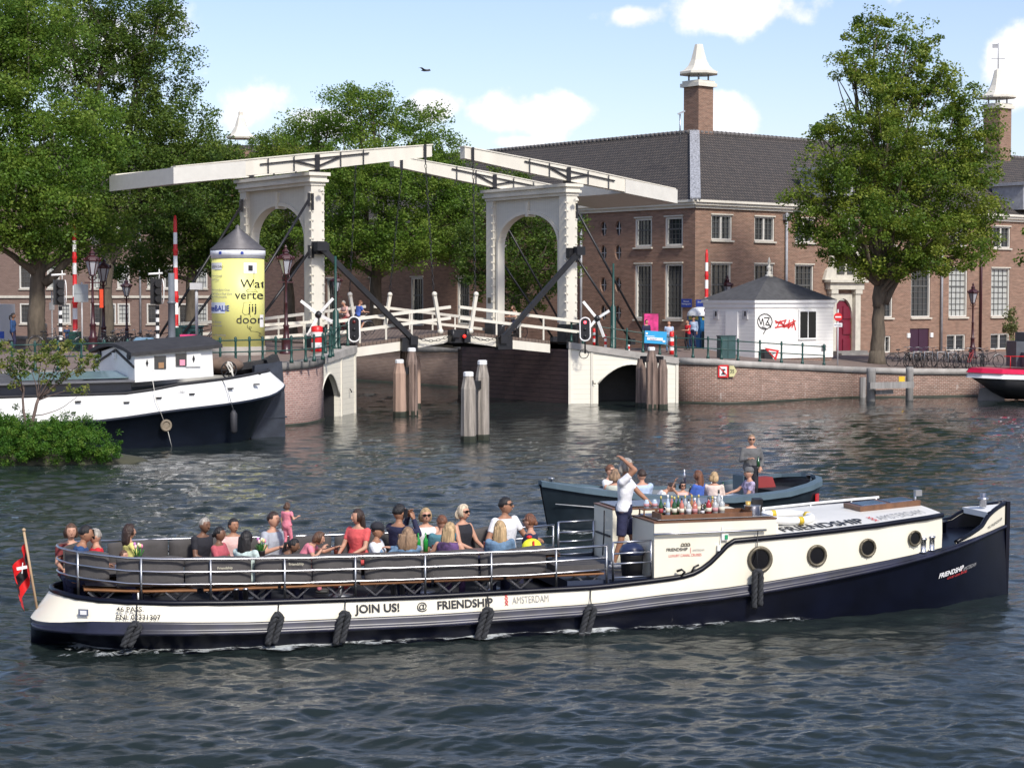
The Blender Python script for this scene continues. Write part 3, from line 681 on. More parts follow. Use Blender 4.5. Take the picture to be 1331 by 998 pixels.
def window(parent, O, d, inn, h, cols_, rows, mull=None, frame=None, pane=glass, sill=True, fw=.085, trans=None, lintel=True, name='window', fdepth=.16, bar=.028):
    frame = M('window frame paint', (.62, .60, .54), .5, var=.06) if frame in (None, white) else frame
    u0, u1, a, b = h; P_ = lambda u, z, k=0.0: Vector((O.x + d.x * u + inn.x * k, O.y + d.y * u + inn.y * k, z)); rz = math.atan2(d.y, d.x)
    m = MB(); W = u1 - u0; H = b - a; k = fdepth
    def bx(ua, ub, za, zb, dep, th=.08, mi=0): m.box(P_((ua + ub) / 2, (za + zb) / 2, dep), (ub - ua, th, zb - za), mi, rz)
    bx(u0 + .002, u0 + fw, a + .002, b - .002, k - .04, .14); bx(u1 - fw, u1 - .002, a + .002, b - .002, k - .04, .14)
    bx(u0 + fw, u1 - fw, a + .002, a + fw, k - .04, .14); bx(u0 + fw, u1 - fw, b - fw, b - .002, k - .04, .14)
    if mull: bx((u0 + u1) / 2 - .06, (u0 + u1) / 2 + .06, a + fw, b - fw, k - .03, .12)
    iw, ih = W - 2 * fw, H - 2 * fw
    for i in range(1, cols_): u = u0 + fw + iw * i / cols_; bx(u - bar / 2, u + bar / 2, a + fw, b - fw, k + .02, .04, 1)
    for j in range(1, rows):
        z = a + fw + ih * j / rows; t_ = .045 if trans == j else bar / 2; bx(u0 + fw, u1 - fw, z - t_, z + t_, k + .022, .044, 1)
    win = m.build(name, [frame, M('dark glazing bar', (.10, .10, .095), .5)], parent, True)
    g = MB(); g.box(P_((u0 + u1) / 2, (a + b) / 2, k + .07), (iw + .02, .03, ih + .02), rz=rz); g.build('pane', pane, win, False)
    if sill:
        s = MB(); s.box(P_((u0 + u1) / 2, a - .07, -.05), (W + .16, .16, .10), rz=rz)
        s.build('sill', sandstone, win, False)
        if lintel: s = MB(); s.box(P_((u0 + u1) / 2, b + .05, -.025), (W + .1, .08, .08), rz=rz); s.build('lintel', sandstone, win, False)
    return win
CB = xy(903, 110.0)
WR = Vector((.771, .637)); WL = Vector((-.643, .766)); INW = Vector((-.637, .771)); INL_ = Vector((.766, .643))
mus = thing('brick_building', 'long two storey brown brick building with dark tiled hip roof and white framed windows', 'building', (CB.x, CB.y, 1.6))
ZC = 10.75
def span(px0, px1, py0, py1, d):
    u0, za = on_wall(px0, py1, CB, d); u1, zb = on_wall(px1, py0, CB, d); u0, u1 = min(u0, u1), max(u0, u1); return u0, u1, za, zb
ZL0, ZL1, ZU0, ZU1 = 4.0, 7.25, 8.6, 10.15
def hole(px0, px1, d, z0, z1):
    u0, _ = on_wall(px0, 400, CB, d); u1, _ = on_wall(px1, 400, CB, d); return (min(u0, u1), max(u0, u1), z0, z1)
HR = []
for a, b in ((924, 951), (980, 1006), (1033, 1057), (1095, 1114), (1140, 1163), (1184, 1208), (1233, 1256), (1289, 1312), (1352, 1376)): HR.append(('u', hole(a, b, WR, 8.72, 10.2)))
for a, b in ((924, 950), (980, 1005), (1033, 1057), (1138, 1160), (1184, 1209), (1233, 1257), (1288, 1312), (1352, 1376)): HR.append(('l', hole(a, b, WR, 3.95, 7.3)))
for a, b in ((1145, 1158), (1231, 1255), (1288, 1312)): HR.append(('b', hole(a, b, WR, 1.65, 2.75)))
door_h = hole(1083, 1107, WR, 1.6, 5.35)
hatch_h = hole(1183, 1208, WR, 1.55, 3.2)
facade(mus, CB, WR, INW, 62, .5, ZC, [h for _, h in HR] + [door_h, hatch_h], brick)
for k, h in HR:
    if k == 'u': window(mus, CB, WR, INW, h, 4, 4, True, trans=None, frame=white)
    elif k == 'l':
        lit = h[0] > on_wall(1215, 400, CB, WR)[0]
        window(mus, CB, WR, INW, h, 4, 8, trans=5, pane=curtain if lit else glass)
    else: window(mus, CB, WR, INW, h, 2, 3, True, lintel=False, sill=False, fw=.08)
def pw_(u, z, k, d, inn): return Vector((CB.x + d.x * u + inn.x * k, CB.y + d.y * u + inn.y * k, z))
m = MB(); u0, u1, a, b = hatch_h
m.box(pw_((u0 + u1) / 2, (a + b) / 2, .12, WR, INW), (u1 - u0 - .01, .1, b - a - .01), rz=math.atan2(WR.y, WR.x)); m.box(pw_((u0 + u1) / 2, (a + b) / 2, .06, WR, INW), (.05, .06, b - a - .02), rz=math.atan2(WR.y, WR.x)); m.build('shutter_door', M('dark plum paint', (.04, .012, .03), .5), mus, True)
m = MB()
for u in (u0 - .2, u1 + .2): m.box(pw_(u, b - .45, -.04, WR, INW), (.28, .1, .3), rz=math.atan2(WR.y, WR.x))
m.build('corner_stones', white, mus, True)
HL = []
for a, b in ((825, 847), (864, 887)): HL.append(('u', hole(a, b, WL, 8.35, 10.1))); HL.append(('l', hole(a, b, WL, 3.95, 7.3)))
for a, b in ((534, 550), (594, 610), (425, 438), (480, 494)): HL.append(('l', hole(a, b, WL, 3.4, 6.7)))
for a, b in ((594, 610), (534, 550), (655, 668)): HL.append(('u', hole(a, b, WL, 8.35, 10.1)))
RW = [hole(px - 5.0, px + 5.0, WL, z - .5, z + .5) for px in (784, 803) for z in (9.55, 8.05, 6.05, 4.3)]
facade(mus, CB, WL, INL_, 52, .5, ZC, [h for _, h in HL] + RW, brick)
for k, h in HL: window(mus, CB, WL, INL_, h, 4, 8 if k == 'l' else 5, trans=5 if k == 'l' else 3, fw=.13)
for h in RW:                                                # oval oculi: stone ring, dark pane
    u0, u1, a, b = h; c = pw_((u0 + u1) / 2, (a + b) / 2, 0, WL, INL_); rx, rz_ = (u1 - u0) / 2, (b - a) / 2; m = MB()
    sq = []; ring = []
    for i in range(16):
        t = 2 * math.pi * i / 16; cu, cz = math.cos(t), math.sin(t); q = max(abs(cu), abs(cz))
        sq.append((cu / q * rx * 1.02, cz / q * rz_ * 1.02)); ring.append((cu * rx * .82, cz * rz_ * .92))
    A1 = [pw_((u0 + u1) / 2 + x, (a + b) / 2 + z, .01, WL, INL_) for x, z in sq]; B1 = [pw_((u0 + u1) / 2 + x, (a + b) / 2 + z, .01, WL, INL_) for x, z in ring]; C1 = [pw_((u0 + u1) / 2 + x, (a + b) / 2 + z, .2, WL, INL_) for x, z in ring]
    m.loft([A1, B1, C1], 0, False, cap=False); wv = m.build('round_window', brick, mus, True)
    g_ = MB(); g_.add([pw_((u0 + u1) / 2 + x * 1.1, (a + b) / 2 + z * 1.1, .17, WL, INL_) for x, z in ring], [tuple(range(16))]); g_.build('pane', glass, wv)
    f_ = MB(); f_.box(pw_((u0 + u1) / 2, (a + b) / 2, .13, WL, INL_), (.04, .04, b - a - .1), rz=math.atan2(WL.y, WL.x)); f_.box(pw_((u0 + u1) / 2, (a + b) / 2, .13, WL, INL_), (u1 - u0 - .1, .04, .04), rz=math.atan2(WL.y, WL.x)); f_.build('muntin', greyish, wv)
# cornice and gutter
for d, inn, L in ((WR, INW, 62), (WL, INL_, 52)):
    m = MB()
    for k0, z0, z1 in ((-.15, ZC - .18, ZC), (-.32, ZC, ZC + .16), (-.45, ZC + .16, ZC + .30)):
        a = pw_(-.3 if k0 < -.2 else -.1, 0, k0, d, inn); b = pw_(L, 0, k0, d, inn); a2 = pw_(0, 0, .4, d, inn); b2 = pw_(L, 0, .4, d, inn)
        m.loft([[Vector((q.x, q.y, z)) for q in (a, b, b2, a2)] for z in (z0, z1)], 0, False)
    m.build('cornice', offwhite, mus, True)
# hip roof
RD, RH = 6.5, 4.85
ridge = pw_(0, 0, 0, WR, INW); dirh = (INW + INL_).normalized()
kk = RD / (dirh.dot(INW)); cr = Vector((CB.x + dirh.x * kk, CB.y + dirh.y * kk, 11.02 + RH)); ce = Vector((CB.x - dirh.x * .5, CB.y - dirh.y * .5, 11.02))
def roof_face(d, inn, L, name):
    m = MB(); n = 14; e0 = ce; e1 = Vector((CB.x + d.x * L - inn.x * .35, CB.y + d.y * L - inn.y * .35, 11.02)); r1 = Vector((CB.x + d.x * L + inn.x * RD, CB.y + d.y * L + inn.y * RD, 11.02 + RH))
    m.add([e0, e1, r1, cr], [(0, 1, 2, 3)]); back0 = cr; q = inn * RD * 2
    m.add([cr, r1, Vector((r1.x + inn.x * RD, r1.y + inn.y * RD, 11.02)), Vector((cr.x + inn.x * RD, cr.y + inn.y * RD, 11.02))], [(0, 1, 2, 3)])
    return m.build('roof', tiles, mus, True)
rfR = roof_face(WR, INW, 62, 'r'); rfL = roof_face(WL, INL_, 52, 'l')
m = MB(); m.bar(ce + Vector((0, 0, .05)), cr + Vector((0, 0, .05)), .62, .14); m.build('hip_flashing', M('lead hip', (.30, .31, .33), .5, var=.6, scale=9), mus, True)
m = MB()
for d in (WR, WL):
    L = 62 if d is WR else 52; inn = INW if d is WR else INL_; r1 = Vector((CB.x + d.x * L + inn.x * RD, CB.y + d.y * L + inn.y * RD, 11.02 + RH)); n = int((r1 - cr).length / .4)
    for i in range(n): m.tube([cr.lerp(r1, i / n) + Vector((0, 0, .03)), cr.lerp(r1, (i + 1.04) / n) + Vector((0, 0, .02))], [.16, .13], 6)
m.build('ridge_tiles', M('ridge tile', (.13, .12, .115), .8, var=.3), mus, True)
def flared_chimney(loc, w_, z0, z1, rz, parent, zt=None, vane=False):
    ch = MB(); ch.box((loc.x, loc.y, (z0 + z1) / 2), (w_, w_, z1 - z0), rz=rz); c = ch.build('chimney', brick, parent, True)
    m = MB(); m.box((loc.x, loc.y, z1 + .12), (w_ + .35, w_ + .35, .24), rz=rz); m.box((loc.x, loc.y, z1 + .32), (w_ + .15, w_ + .15, .16), rz=rz); m.build('chimney_collar', offwhite, c)
    m = MB()
    for i in (-1, 1):
        for j in (-1, 1):
            q = Matrix.Rotation(rz, 3, 'Z') @ Vector((i * w_ * .33, j * w_ * .33, 0)); m.tube([(loc.x + q.x, loc.y + q.y, z1 + .35), (loc.x + q.x, loc.y + q.y, z1 + .85)], .06, 6)
    m.build('cap_struts', lead, c)
    zt = zt or z1 + 4.1; h = zt - z1 - .8; s = w_ * .83
    prof = [(s * .2, 0), (s * 1.02, .02), (s * 1.02, .16), (s * .78, .30), (s * .58, .55), (s * .42, .95), (s * .30, 1.5), (s * .21, 2.1), (s * .18, h * .82), (s * .22, h * .84), (s * .22, h * .87), (s * .17, h * .89), (s * .19, h * .95), (s * .1, h * .99), (.01, h)]
    m = MB(); m.lathe((loc.x, loc.y, z1 + .8), [(r * 1.15, min(z, h)) for r, z in prof], 8, sm=False, ph=rz + math.pi / 8); m.build('chimney_cap', offwhite, c)
    if vane:
        m = MB(); q = Vector((loc.x, loc.y, zt)); m.tube([q, q + Vector((0, 0, 1.9))], .04, 6); m.bar(q + Vector((-.5, 0, .75)), q + Vector((.5, 0, .75)), .05, .05); m.box(q + Vector((-.22, 0, 1.7)), (.45, .04, .3)); m.build('weather_vane', lead, c)
    return c
cc = Vector((cr.x + dirh.x * 1.0 + .25, cr.y + dirh.y * 1.0)); flared_chimney(cc, 1.34, cr.z - 1.6, 5.2 + (388 - 116) * cc.y / F, math.atan2(WR.y, WR.x), mus, 5.2 + (388 - 61) * cc.y / F)
cc = xy(1293, 140); flared_chimney(cc, 1.45, 15.0, 5.2 + (388 - 144) * 140 / F, math.atan2(WR.y, WR.x), mus, 5.2 + (388 - 92) * 140 / F, True)
m = MB(); q = P(884, 172, 114.5); m.tube([q - Vector((0, 0, .6)), q + Vector((0, 0, 1.1))], .05, 6); m.bar(q + Vector((-.15, 0, 1.1)), q + Vector((.3, 0, 1.3)), .1, .1); m.build('roof_vent', dullsteel, mus, True)
# dormers on the right roof, seen beyond the tree
for px, py, d_ in ((1320, 258, 131.5), (1075, 240, 117.5)):
    q = P(px, py, d_); m = MB(); rz = math.atan2(WR.y, WR.x)
    m.box(q, (1.9, 2.6, 1.7), rz=rz); dm = m.build('dormer', lead, mus, True)
    m = MB(); m.box(q + Vector((0, 0, .95)), (2.3, 3.0, .22), rz=rz); m.build('dormer_roof', lead, dm)
    f_ = q - Vector((INW.x, INW.y, 0)) * 1.32; m = MB(); m.box(f_, (1.1, .05, 1.2), rz=rz); m.build('dormer_window', glass, dm)
# downpipes
for px, d, inn, mt in ((1020, WR, INW, lead), (1222, WR, INW, lead), (1273, WR, INW, lamp_red), (757, WL, INL_, lead)):
    u, _ = on_wall(px, 400, CB, d); m = MB(); m.tube([pw_(u, 1.6, -.12, d, inn), pw_(u, 10.5, -.12, d, inn)], .085, 8); m.box(pw_(u, 10.25, -.14, d, inn), (.5, .3, .35), rz=math.atan2(d.y, d.x)); m.build('downpipe', mt, mus, True)
# blue street name plates
for px, py, w_ in ((893, 394, .85), (909, 395, .65)):
    d, inn = (WL, INL_) if px < 903 else (WR, INW); u, z = on_wall(px, py, CB, d); m = MB(); m.box(pw_(u, z, -.04, d, inn), (w_, .03, .5), rz=math.atan2(d.y, d.x)); pl = m.build('street_name_plate', print_blue, mus, True)
    s_ = 1 if d is WR else -1
    text('Nieuwe\nHerengracht' if px < 900 else 'Amstel', .15, (lambda x, y, o, u=u, z=z, d=d, inn=inn, s_=s_: pw_(u + s_ * (x - .0), z + y + .06, -.062 - o, d, inn)), print_white, pl, align='CENTER')
# stone door case
u0, u1, a, b = door_h; uc = (u0 + u1) / 2; rz = math.atan2(WR.y, WR.x)
m = MB()
m.box(pw_(uc, 3.3, .2, WR, INW), (u1 - u0 - .02, .12, 3.5), rz=rz); dr = m.build('door', oxdoor, mus, True)
m = MB()
for i in (-.55, .55):
    for z in (2.2, 3.3, 4.3): m.box(pw_(uc + i, z, .11, WR, INW), (.75, .07, .8), rz=rz)
m.build('door_panels', oxdoor, dr)
m = MB()
for s in (-1, 1):
    m.box(pw_(uc + s * ((u1 - u0) / 2 + .28), 3.6, -.12, WR, INW), (.5, .36, 4.4), rz=rz); m.box(pw_(uc + s * ((u1 - u0) / 2 + .28), 5.65, -.16, WR, INW), (.66, .44, .3), rz=rz)
K = 12; hw = (u1 - u0) / 2
for i in range(K):                                                    # spandrels over the round head
    t0, t1 = math.pi * i / K, math.pi * (i + 1) / K; q0, q1 = (-math.cos(t0) * hw, 3.95 + math.sin(t0) * 1.25), (-math.cos(t1) * hw, 3.95 + math.sin(t1) * 1.25)
    m.add([pw_(uc + q0[0], q0[1], -.05, WR, INW), pw_(uc + q1[0], q1[1], -.05, WR, INW), pw_(uc + q1[0], 5.5, -.05, WR, INW), pw_(uc + q0[0], 5.5, -.05, WR, INW), pw_(uc + q0[0], q0[1], .15, WR, INW), pw_(uc + q1[0], q1[1], .15, WR, INW)], [(0, 1, 2, 3), (0, 1, 5, 4)])
m.box(pw_(uc, 6.0, -.15, WR, INW), (u1 - u0 + 1.5, .5, .45), rz=rz); m.box(pw_(uc, 6.3, -.22, WR, INW), (u1 - u0 + 1.9, .75, .16), rz=rz)
m.build('door_surround', sandstone, mus, True)
m = MB(); hw = 1.15
f_ = lambda x, z, k: pw_(uc + x, z, k, WR, INW)
m.prism([(-2.0, 6.38), (2.0, 6.38), (1.75, 7.0), (1.45, 7.2), (1.3, 8.4), (-1.3, 8.4), (-1.45, 7.2), (-1.75, 7.0)], f_, -.22, .05); m.prism([(-1.5, 8.4), (1.5, 8.4), (0, 9.15)], f_, -.4, .05)
pd = m.build('pediment', sandstone, mus, True)
m = MB()
for x in (-.5, .5): m.box(f_(x, 7.5, -.24), (.72, .06, 1.5), rz=rz)
m.build('pediment_window', glass, pd)
m = MB(); [m.box(f_(0, 1.6 - i * .12 + .18, -.5 - i * .3), (2.9, .8, .16), rz=rz) for i in range(3)]; m.build('door_steps', dark_stone, mus, True)

# the older building further up the left bank
BO = xy(-340, 172); BD = Vector((1, -.10)).normalized(); BI = Vector((.10, 1)).normalized()
ob = thing('brick_building', 'old brick building with small arched white windows behind the trees on the left', 'building', (BO.x, BO.y, 1.6))
def bh(px, w_, z0, z1): u, _ = on_wall(px, 400, BO, BD); return (u - w_ / 2, u + w_ / 2, z0, z1)
HB = [bh(px, 1.15, 2.9, 4.75) for px in (-300, -250, -200, -150, -100, -50, -10, 34, 84, 126, 143, 161, 199, 240, 262)] + [bh(px, 1.15, 6.1, 8.2) for px in (-300, -250, -200, -150, -100, -50, -10, 34, 70, 126, 161, 200, 222, 262)] + [bh(px, 1.15, 10, 12) for px in (60, 126, 161, 222)]
facade(ob, BO, BD, BI, 54, 0, 14.5, HB, far_brick)
for h in HB: window(ob, BO, BD, BI, h, 3, 4, lintel=False, fw=.12, frame=white, pane=curtain if rnd.random() < .4 else glass, fdepth=.05)
pb = lambda u, z, k: Vector((BO.x + BD.x * u + BI.x * k, BO.y + BD.y * u + BI.y * k, z))
m = MB(); m.add([pb(-1, 14.5, -.5), pb(55, 14.5, -.5), pb(55, 19.5, 6), pb(-1, 19.5, 6)], [(0, 1, 2, 3)]); m.add([pb(54, 0, 0), pb(54, 0, 10), pb(54, 14.5, 10), pb(54, 14.5, 0)], [(0, 1, 2, 3)]); m.build('roof', tiles, ob, True)
m = MB(); m.box(pb(27, 5.35, -.06), (54, .16, .22), rz=math.atan2(BD.y, BD.x)); m.box(pb(27, 14.4, -.2), (54.4, .5, .3), rz=math.atan2(BD.y, BD.x)); m.build('string_course', sandstone, ob, True)
m = MB(); m.tube([pb(on_wall(183, 400, BO, BD)[0], 2, -.1), pb(on_wall(183, 400, BO, BD)[0], 14, -.1)], .1, 6); m.build('downpipe', lead, ob, True)
m = MB(); cc = xy(315, 165); tz = 5.2 + (388 - 182) * 165 / F
tw = thing('roof_turret', 'white roof turret rising above the trees on the left', 'turret', (cc.x, cc.y, 1.6))
m = MB(); m.box((cc.x, cc.y, tz / 2), (1.6, 1.6, tz - 2)); m.build('shaft', brick, tw, True)
m = MB(); m.lathe((cc.x, cc.y, tz), [(1.3, 0), (1.35, .15), (.9, .5), (.55, 1.1), (.35, 1.8), (.22, 2.1), (.22, 2.35), (.0, 2.6)], 8, sm=False, ph=.4); m.build('cap', offwhite, tw, True)

# ---------------------------------------------------------------- guard hut by the water
HK = xy(981, 98.0); HZ = 1.98
hut = thing('bridge_hut', 'white boarded bridge keeper hut with grey pyramid roof and graffiti', 'hut', (HK.x, HK.y, HZ), RZ)
# local frame: x along the right hand face, y away
LX, LY, HH = 5.8, 4.05, 2.98
m = MB(); m.box((LX / 2, LY / 2, HH / 2), (LX, LY, HH)); m.build('walls', white_board, hut)
m = MB(); m.box((LX / 2, LY / 2, -.25), (LX - .1, LY - .1, .5)); m.build('plinth', quay_brick, hut)
m = MB(); m.box((LX / 2, LY / 2, HH + .08), (LX + .26, LY + .26, .16)); m.box((LX / 2, LY / 2, HH - .12), (LX + .1, LY + .1, .24)); m.build('eaves', white, hut)
m = MB(); k = .16; c = (LX / 2, LY / 2, HH + 1.55)
m.add([(-k, -k, HH + .17), (LX + k, -k, HH + .17), (LX + k, LY + k, HH + .17), (-k, LY + k, HH + .17), c], [(0, 1, 4), (1, 2, 4), (2, 3, 4), (3, 0, 4), (3, 2, 1, 0)]); rf = m.build('roof', plaster, hut)
m = MB(); m.lathe(c, [(.22, -.15), (.22, -.02), (.12, .02), (.14, .14), (.06, .2), (.14, .34), (.14, .42), (.05, .5), (.05, .6), (.10, .7), (.01, .95)], 10); m.build('finial', offwhite, rf)
wx, wz = on_wall(1049, 422, HK, RA)
m = MB(); m.box((wx, -.03, wz - HZ), (1.36, .1, 1.62)); wn = m.build('window', white, hut)
m = MB(); [m.box((wx + i, -.065, wz - HZ), (.55, .05, 1.42)) for i in (-.31, .31)]; m.build('pane', M('dark hut glass', (.006, .008, .010), .15, spec=.4), wn)
u_, v_ = on_wall(952, 425, HK, PB)
m = MB(); m.box((-.03, u_, 1.35), (.08, .95, 2.3)); dr = m.build('door', white, hut); m = MB(); m.tube([(-.08, u_ + .35, 1.15), (-.14, u_ + .35, 1.15)], .03, 6); m.build('handle', black, dr)
for px in (931, 969):
    u_, v_ = on_wall(px, 409, HK, PB); m = MB(); m.box((-.03, u_, v_ - HZ), (.06, .42, .48)); q = m.build('wall_lamp', greyish, hut); m = MB(); m.box((-.07, u_ - .05, v_ - HZ + .05), (.05, .1, .25)); m.build('lamp_slot', black, q)
m = MB(); u_, v_ = on_wall(1070, 452, HK, RA); m.box((u_, -.03, v_ - HZ), (.3, .06, .3)); m.build('vent', dullsteel, hut)
m = MB(); q = Vector((.55, -.32, .25)); m.box(q, (.6, .35, .55)); m.build('cable_box', tar, hut)
def wall_scribble(pts, r, mt, nm):
    m = MB()
    for seg in pts:
        q = [on_wall(x, y, HK, RA) for x, y in seg]
        for (a, b), (c_, d_) in zip(q[:-1], q[1:]): m.bar((a, -.012, b - HZ), (c_, -.012, d_ - HZ), .012, r, 0)
    m.build(nm, mt, hut)
circ = [(994 + 9.5 * math.cos(t), 418 + 10 * math.sin(t)) for t in [i * .42 for i in range(16)]]
wall_scribble([circ, [(986, 412), (989, 422), (991, 414), (993, 424)], [(993, 413), (1000, 413), (995, 422), (1001, 423)], [(990, 425), (996, 427), (992, 434)], [(997, 417), (1002, 426)],
               [(991, 395), (993, 399), (996, 395)], [(998, 395), (999, 398)]], .05, print_black, 'graffiti')
wall_scribble([[(1007, 417), (1020, 423), (1034, 417)], [(1010, 425), (1014, 417), (1020, 426)], [(1021, 417), (1017, 425), (1026, 424)], [(1026, 416), (1024, 427), (1032, 419), (1029, 426)], [(1031, 415), (1034, 429)], [(1007, 426), (1033, 421)], [(1008, 420), (1022, 416)]], .075, print_red, 'graffiti')
# ---------------------------------------------------------------- trees
def leaf_mat(name, c0, c1, c2):
    m = bpy.data.materials.new(name); m.use_nodes = True; t = m.node_tree; b = t.nodes['Principled BSDF']; o = t.nodes['Material Output']
    b.inputs['Roughness'].default_value = .55; b.inputs['Specular IOR Level'].default_value = .35
    uv = N(t, 'ShaderNodeUVMap'); sp = N(t, 'ShaderNodeSeparateXYZ'); t.links.new(uv.outputs[0], sp.inputs[0])
    ad = math_node(t, 'ADD', math_node(t, 'MULTIPLY', sp.outputs[0], .4), math_node(t, 'MULTIPLY', sp.outputs[1], .6))
    rp = N(t, 'ShaderNodeValToRGB'); e = rp.color_ramp.elements; e[0].position = .15; e[0].color = c0 + (1,); e[1].position = .9; e[1].color = c2 + (1,); q = e.new(.5); q.color = c1 + (1,)
    t.links.new(ad, rp.inputs[0]); t.links.new(rp.outputs[0], b.inputs['Base Color'])
    tr = N(t, 'ShaderNodeBsdfTranslucent'); t.links.new(rp.outputs[0], tr.inputs[0]); mx = N(t, 'ShaderNodeMixShader'); mx.inputs[0].default_value = .42
    t.links.new(b.outputs[0], mx.inputs[1]); t.links.new(tr.outputs[0], mx.inputs[2]); t.links.new(mx.outputs[0], o.inputs[0]); return m
leaf_dark = leaf_mat('dark elm leaves', (.045, .095, .014), (.09, .155, .022), (.17, .23, .035))
leaf_mid = leaf_mat('green elm leaves', (.06, .13, .013), (.12, .215, .024), (.22, .30, .045))
leaf_lime = leaf_mat('yellow green leaves', (.06, .125, .012), (.14, .215, .022), (.27, .31, .045))
leaf_weed = leaf_mat('fresh waterside leaves', (.035, .11, .012), (.08, .20, .02), (.17, .27, .035))
def leaves_mesh(name, blobs, nclump, per, size, mat, seed, cr=.75, shell=.45, squash=.7, hang=0.0):
    g = np.random.RandomState(seed); C = []; vol = np.array([(b[1][0] * b[1][1] * b[1][2]) ** .7 for b in blobs]); vol = vol / vol.sum()
    pts = []; tint = []
    for (c, r), f in zip(blobs, vol):
        n = max(2, int(nclump * f)); d = g.normal(size=(n, 3)); d /= np.linalg.norm(d, axis=1, keepdims=True)
        rad = g.uniform(shell ** 2, 1, n) ** .5 * (1 + .16 * np.sin(d[:, 0] * 7 + seed) * np.sin(d[:, 2] * 9 + d[:, 1] * 5) + g.normal(0, .05, n))
        cc = np.array(c) + d * rad[:, None] * np.array(r); C.append(cc)
        for q in cc:
            k = int(per * g.uniform(.5, 1.4)); s = cr * g.uniform(.55, 1.25)
            p = g.normal(size=(k, 3)); p /= np.linalg.norm(p, axis=1, keepdims=True); p *= g.uniform(.15, 1, k)[:, None] ** .6 * s; p[:, 2] *= squash; p[:, 2] -= hang * (p[:, 0] ** 2 + p[:, 1] ** 2)
            pts.append(q + p); tint.append(np.full(k, g.uniform(0, 1)))
    p = np.concatenate(pts).astype('f'); tn = np.concatenate(tint); n = len(p)
    a = g.normal(size=(n, 3)); a[:, 2] *= .6; a /= np.linalg.norm(a, axis=1, keepdims=True); b = np.cross(a, g.normal(size=(n, 3))); b /= np.linalg.norm(b, axis=1, keepdims=True)
    s = (size * g.uniform(.6, 1.3, n))[:, None]
    co = np.stack([p - a * s * .5, p + b * s * .32, p + a * s * .55, p - b * s * .32], 1).reshape(-1, 3).astype('f')
    me = bpy.data.meshes.new(name); me.vertices.add(4 * n); me.vertices.foreach_set('co', co.ravel()); me.loops.add(4 * n); me.loops.foreach_set('vertex_index', np.arange(4 * n, dtype='i'))
    me.polygons.add(n); me.polygons.foreach_set('loop_start', np.arange(0, 4 * n, 4, dtype='i')); me.polygons.foreach_set('loop_total', np.full(n, 4, 'i')); me.update(calc_edges=True)
    uv = me.uv_layers.new(name='UVMap'); q = np.stack([g.uniform(0, 1, n), tn], 1); uv.data.foreach_set('uv', np.repeat(q, 4, 0).astype('f').ravel()); me.materials.append(mat)
    return me, C
def limb(m, a, b, r0, r1, seed, wob=.12, n=7, bend=None):
    g = random.Random(seed); a, b = Vector(a), Vector(b); L = (b - a).length; pts = []; off = Vector((g.uniform(-1, 1), g.uniform(-1, 1), g.uniform(-.2, 1))) * wob * L
    if bend: off = Vector(bend)
    for i in range(n + 1):
        t = i / n; pts.append(a.lerp(b, t) + off * 4 * t * (1 - t) * .5 + Vector((g.uniform(-1, 1), g.uniform(-1, 1), 0)) * .015 * L * (0 < i < n))
    m.tube(pts, [r0 + (r1 - r0) * (i / n) ** .8 for i in range(n + 1)], 8); return pts
def tree(label, base, fork, r, blobs, nclump, per, size, mat, seed, cr=.75, shell=.4, lean=None, extra=(), group=None, twigs=5, name='elm_tree', squash=.7):
    base = Vector(base); t = thing(name, label, 'tree', base, group=group)
    m = MB(); fork = Vector(fork); prof = []
    pts = limb(m, base - Vector((0, 0, .3)), fork, r * 1.25, r * .8, seed, .03)
    m.lathe(base - Vector((0, 0, .1)), [(r * 1.6, 0), (r * 1.32, .3), (r * 1.18, .8)], 10)
    g = random.Random(seed + 5)
    me, C = leaves_mesh('crown', blobs, nclump, per, size, mat, seed, cr, shell, squash)
    for i, ((c, rr), cl) in enumerate(zip(blobs, C)):
        c = Vector(c); st = fork if g.random() < .6 else pts[-2]; rb = r * g.uniform(.35, .55)
        bp_ = limb(m, st, c, rb, rb * .3, seed + i * 7, .12)
        for j in range(min(twigs, len(cl))):
            q = Vector(cl[g.randrange(len(cl))]); limb(m, bp_[g.randrange(3, 7)], q, rb * .35, .02, seed + i * 31 + j, .1, 4)
    for (a, b, ra, rb, bend) in extra: limb(m, a, b, ra, rb, seed + 99, .1, 9, bend)
    m.build('trunk', bark, t, True)
    put('crown', me, t, True)
    return t
def blob(px, py, d, rx, ry, rz=None):
    """crown lobe: px/py sight line at distance d, radii in metres (across, in depth, up)"""
    return (P(px, py, d), (rx, rz if rz else rx * .9, ry))
def BL(L, dd, s=1.0): return [blob(x, y, d + dd, rx * s, ry * s) for x, y, d, rx, ry in L]
D = 101.0; b = xy(1140, D); fz = gz(b.x, b.y)
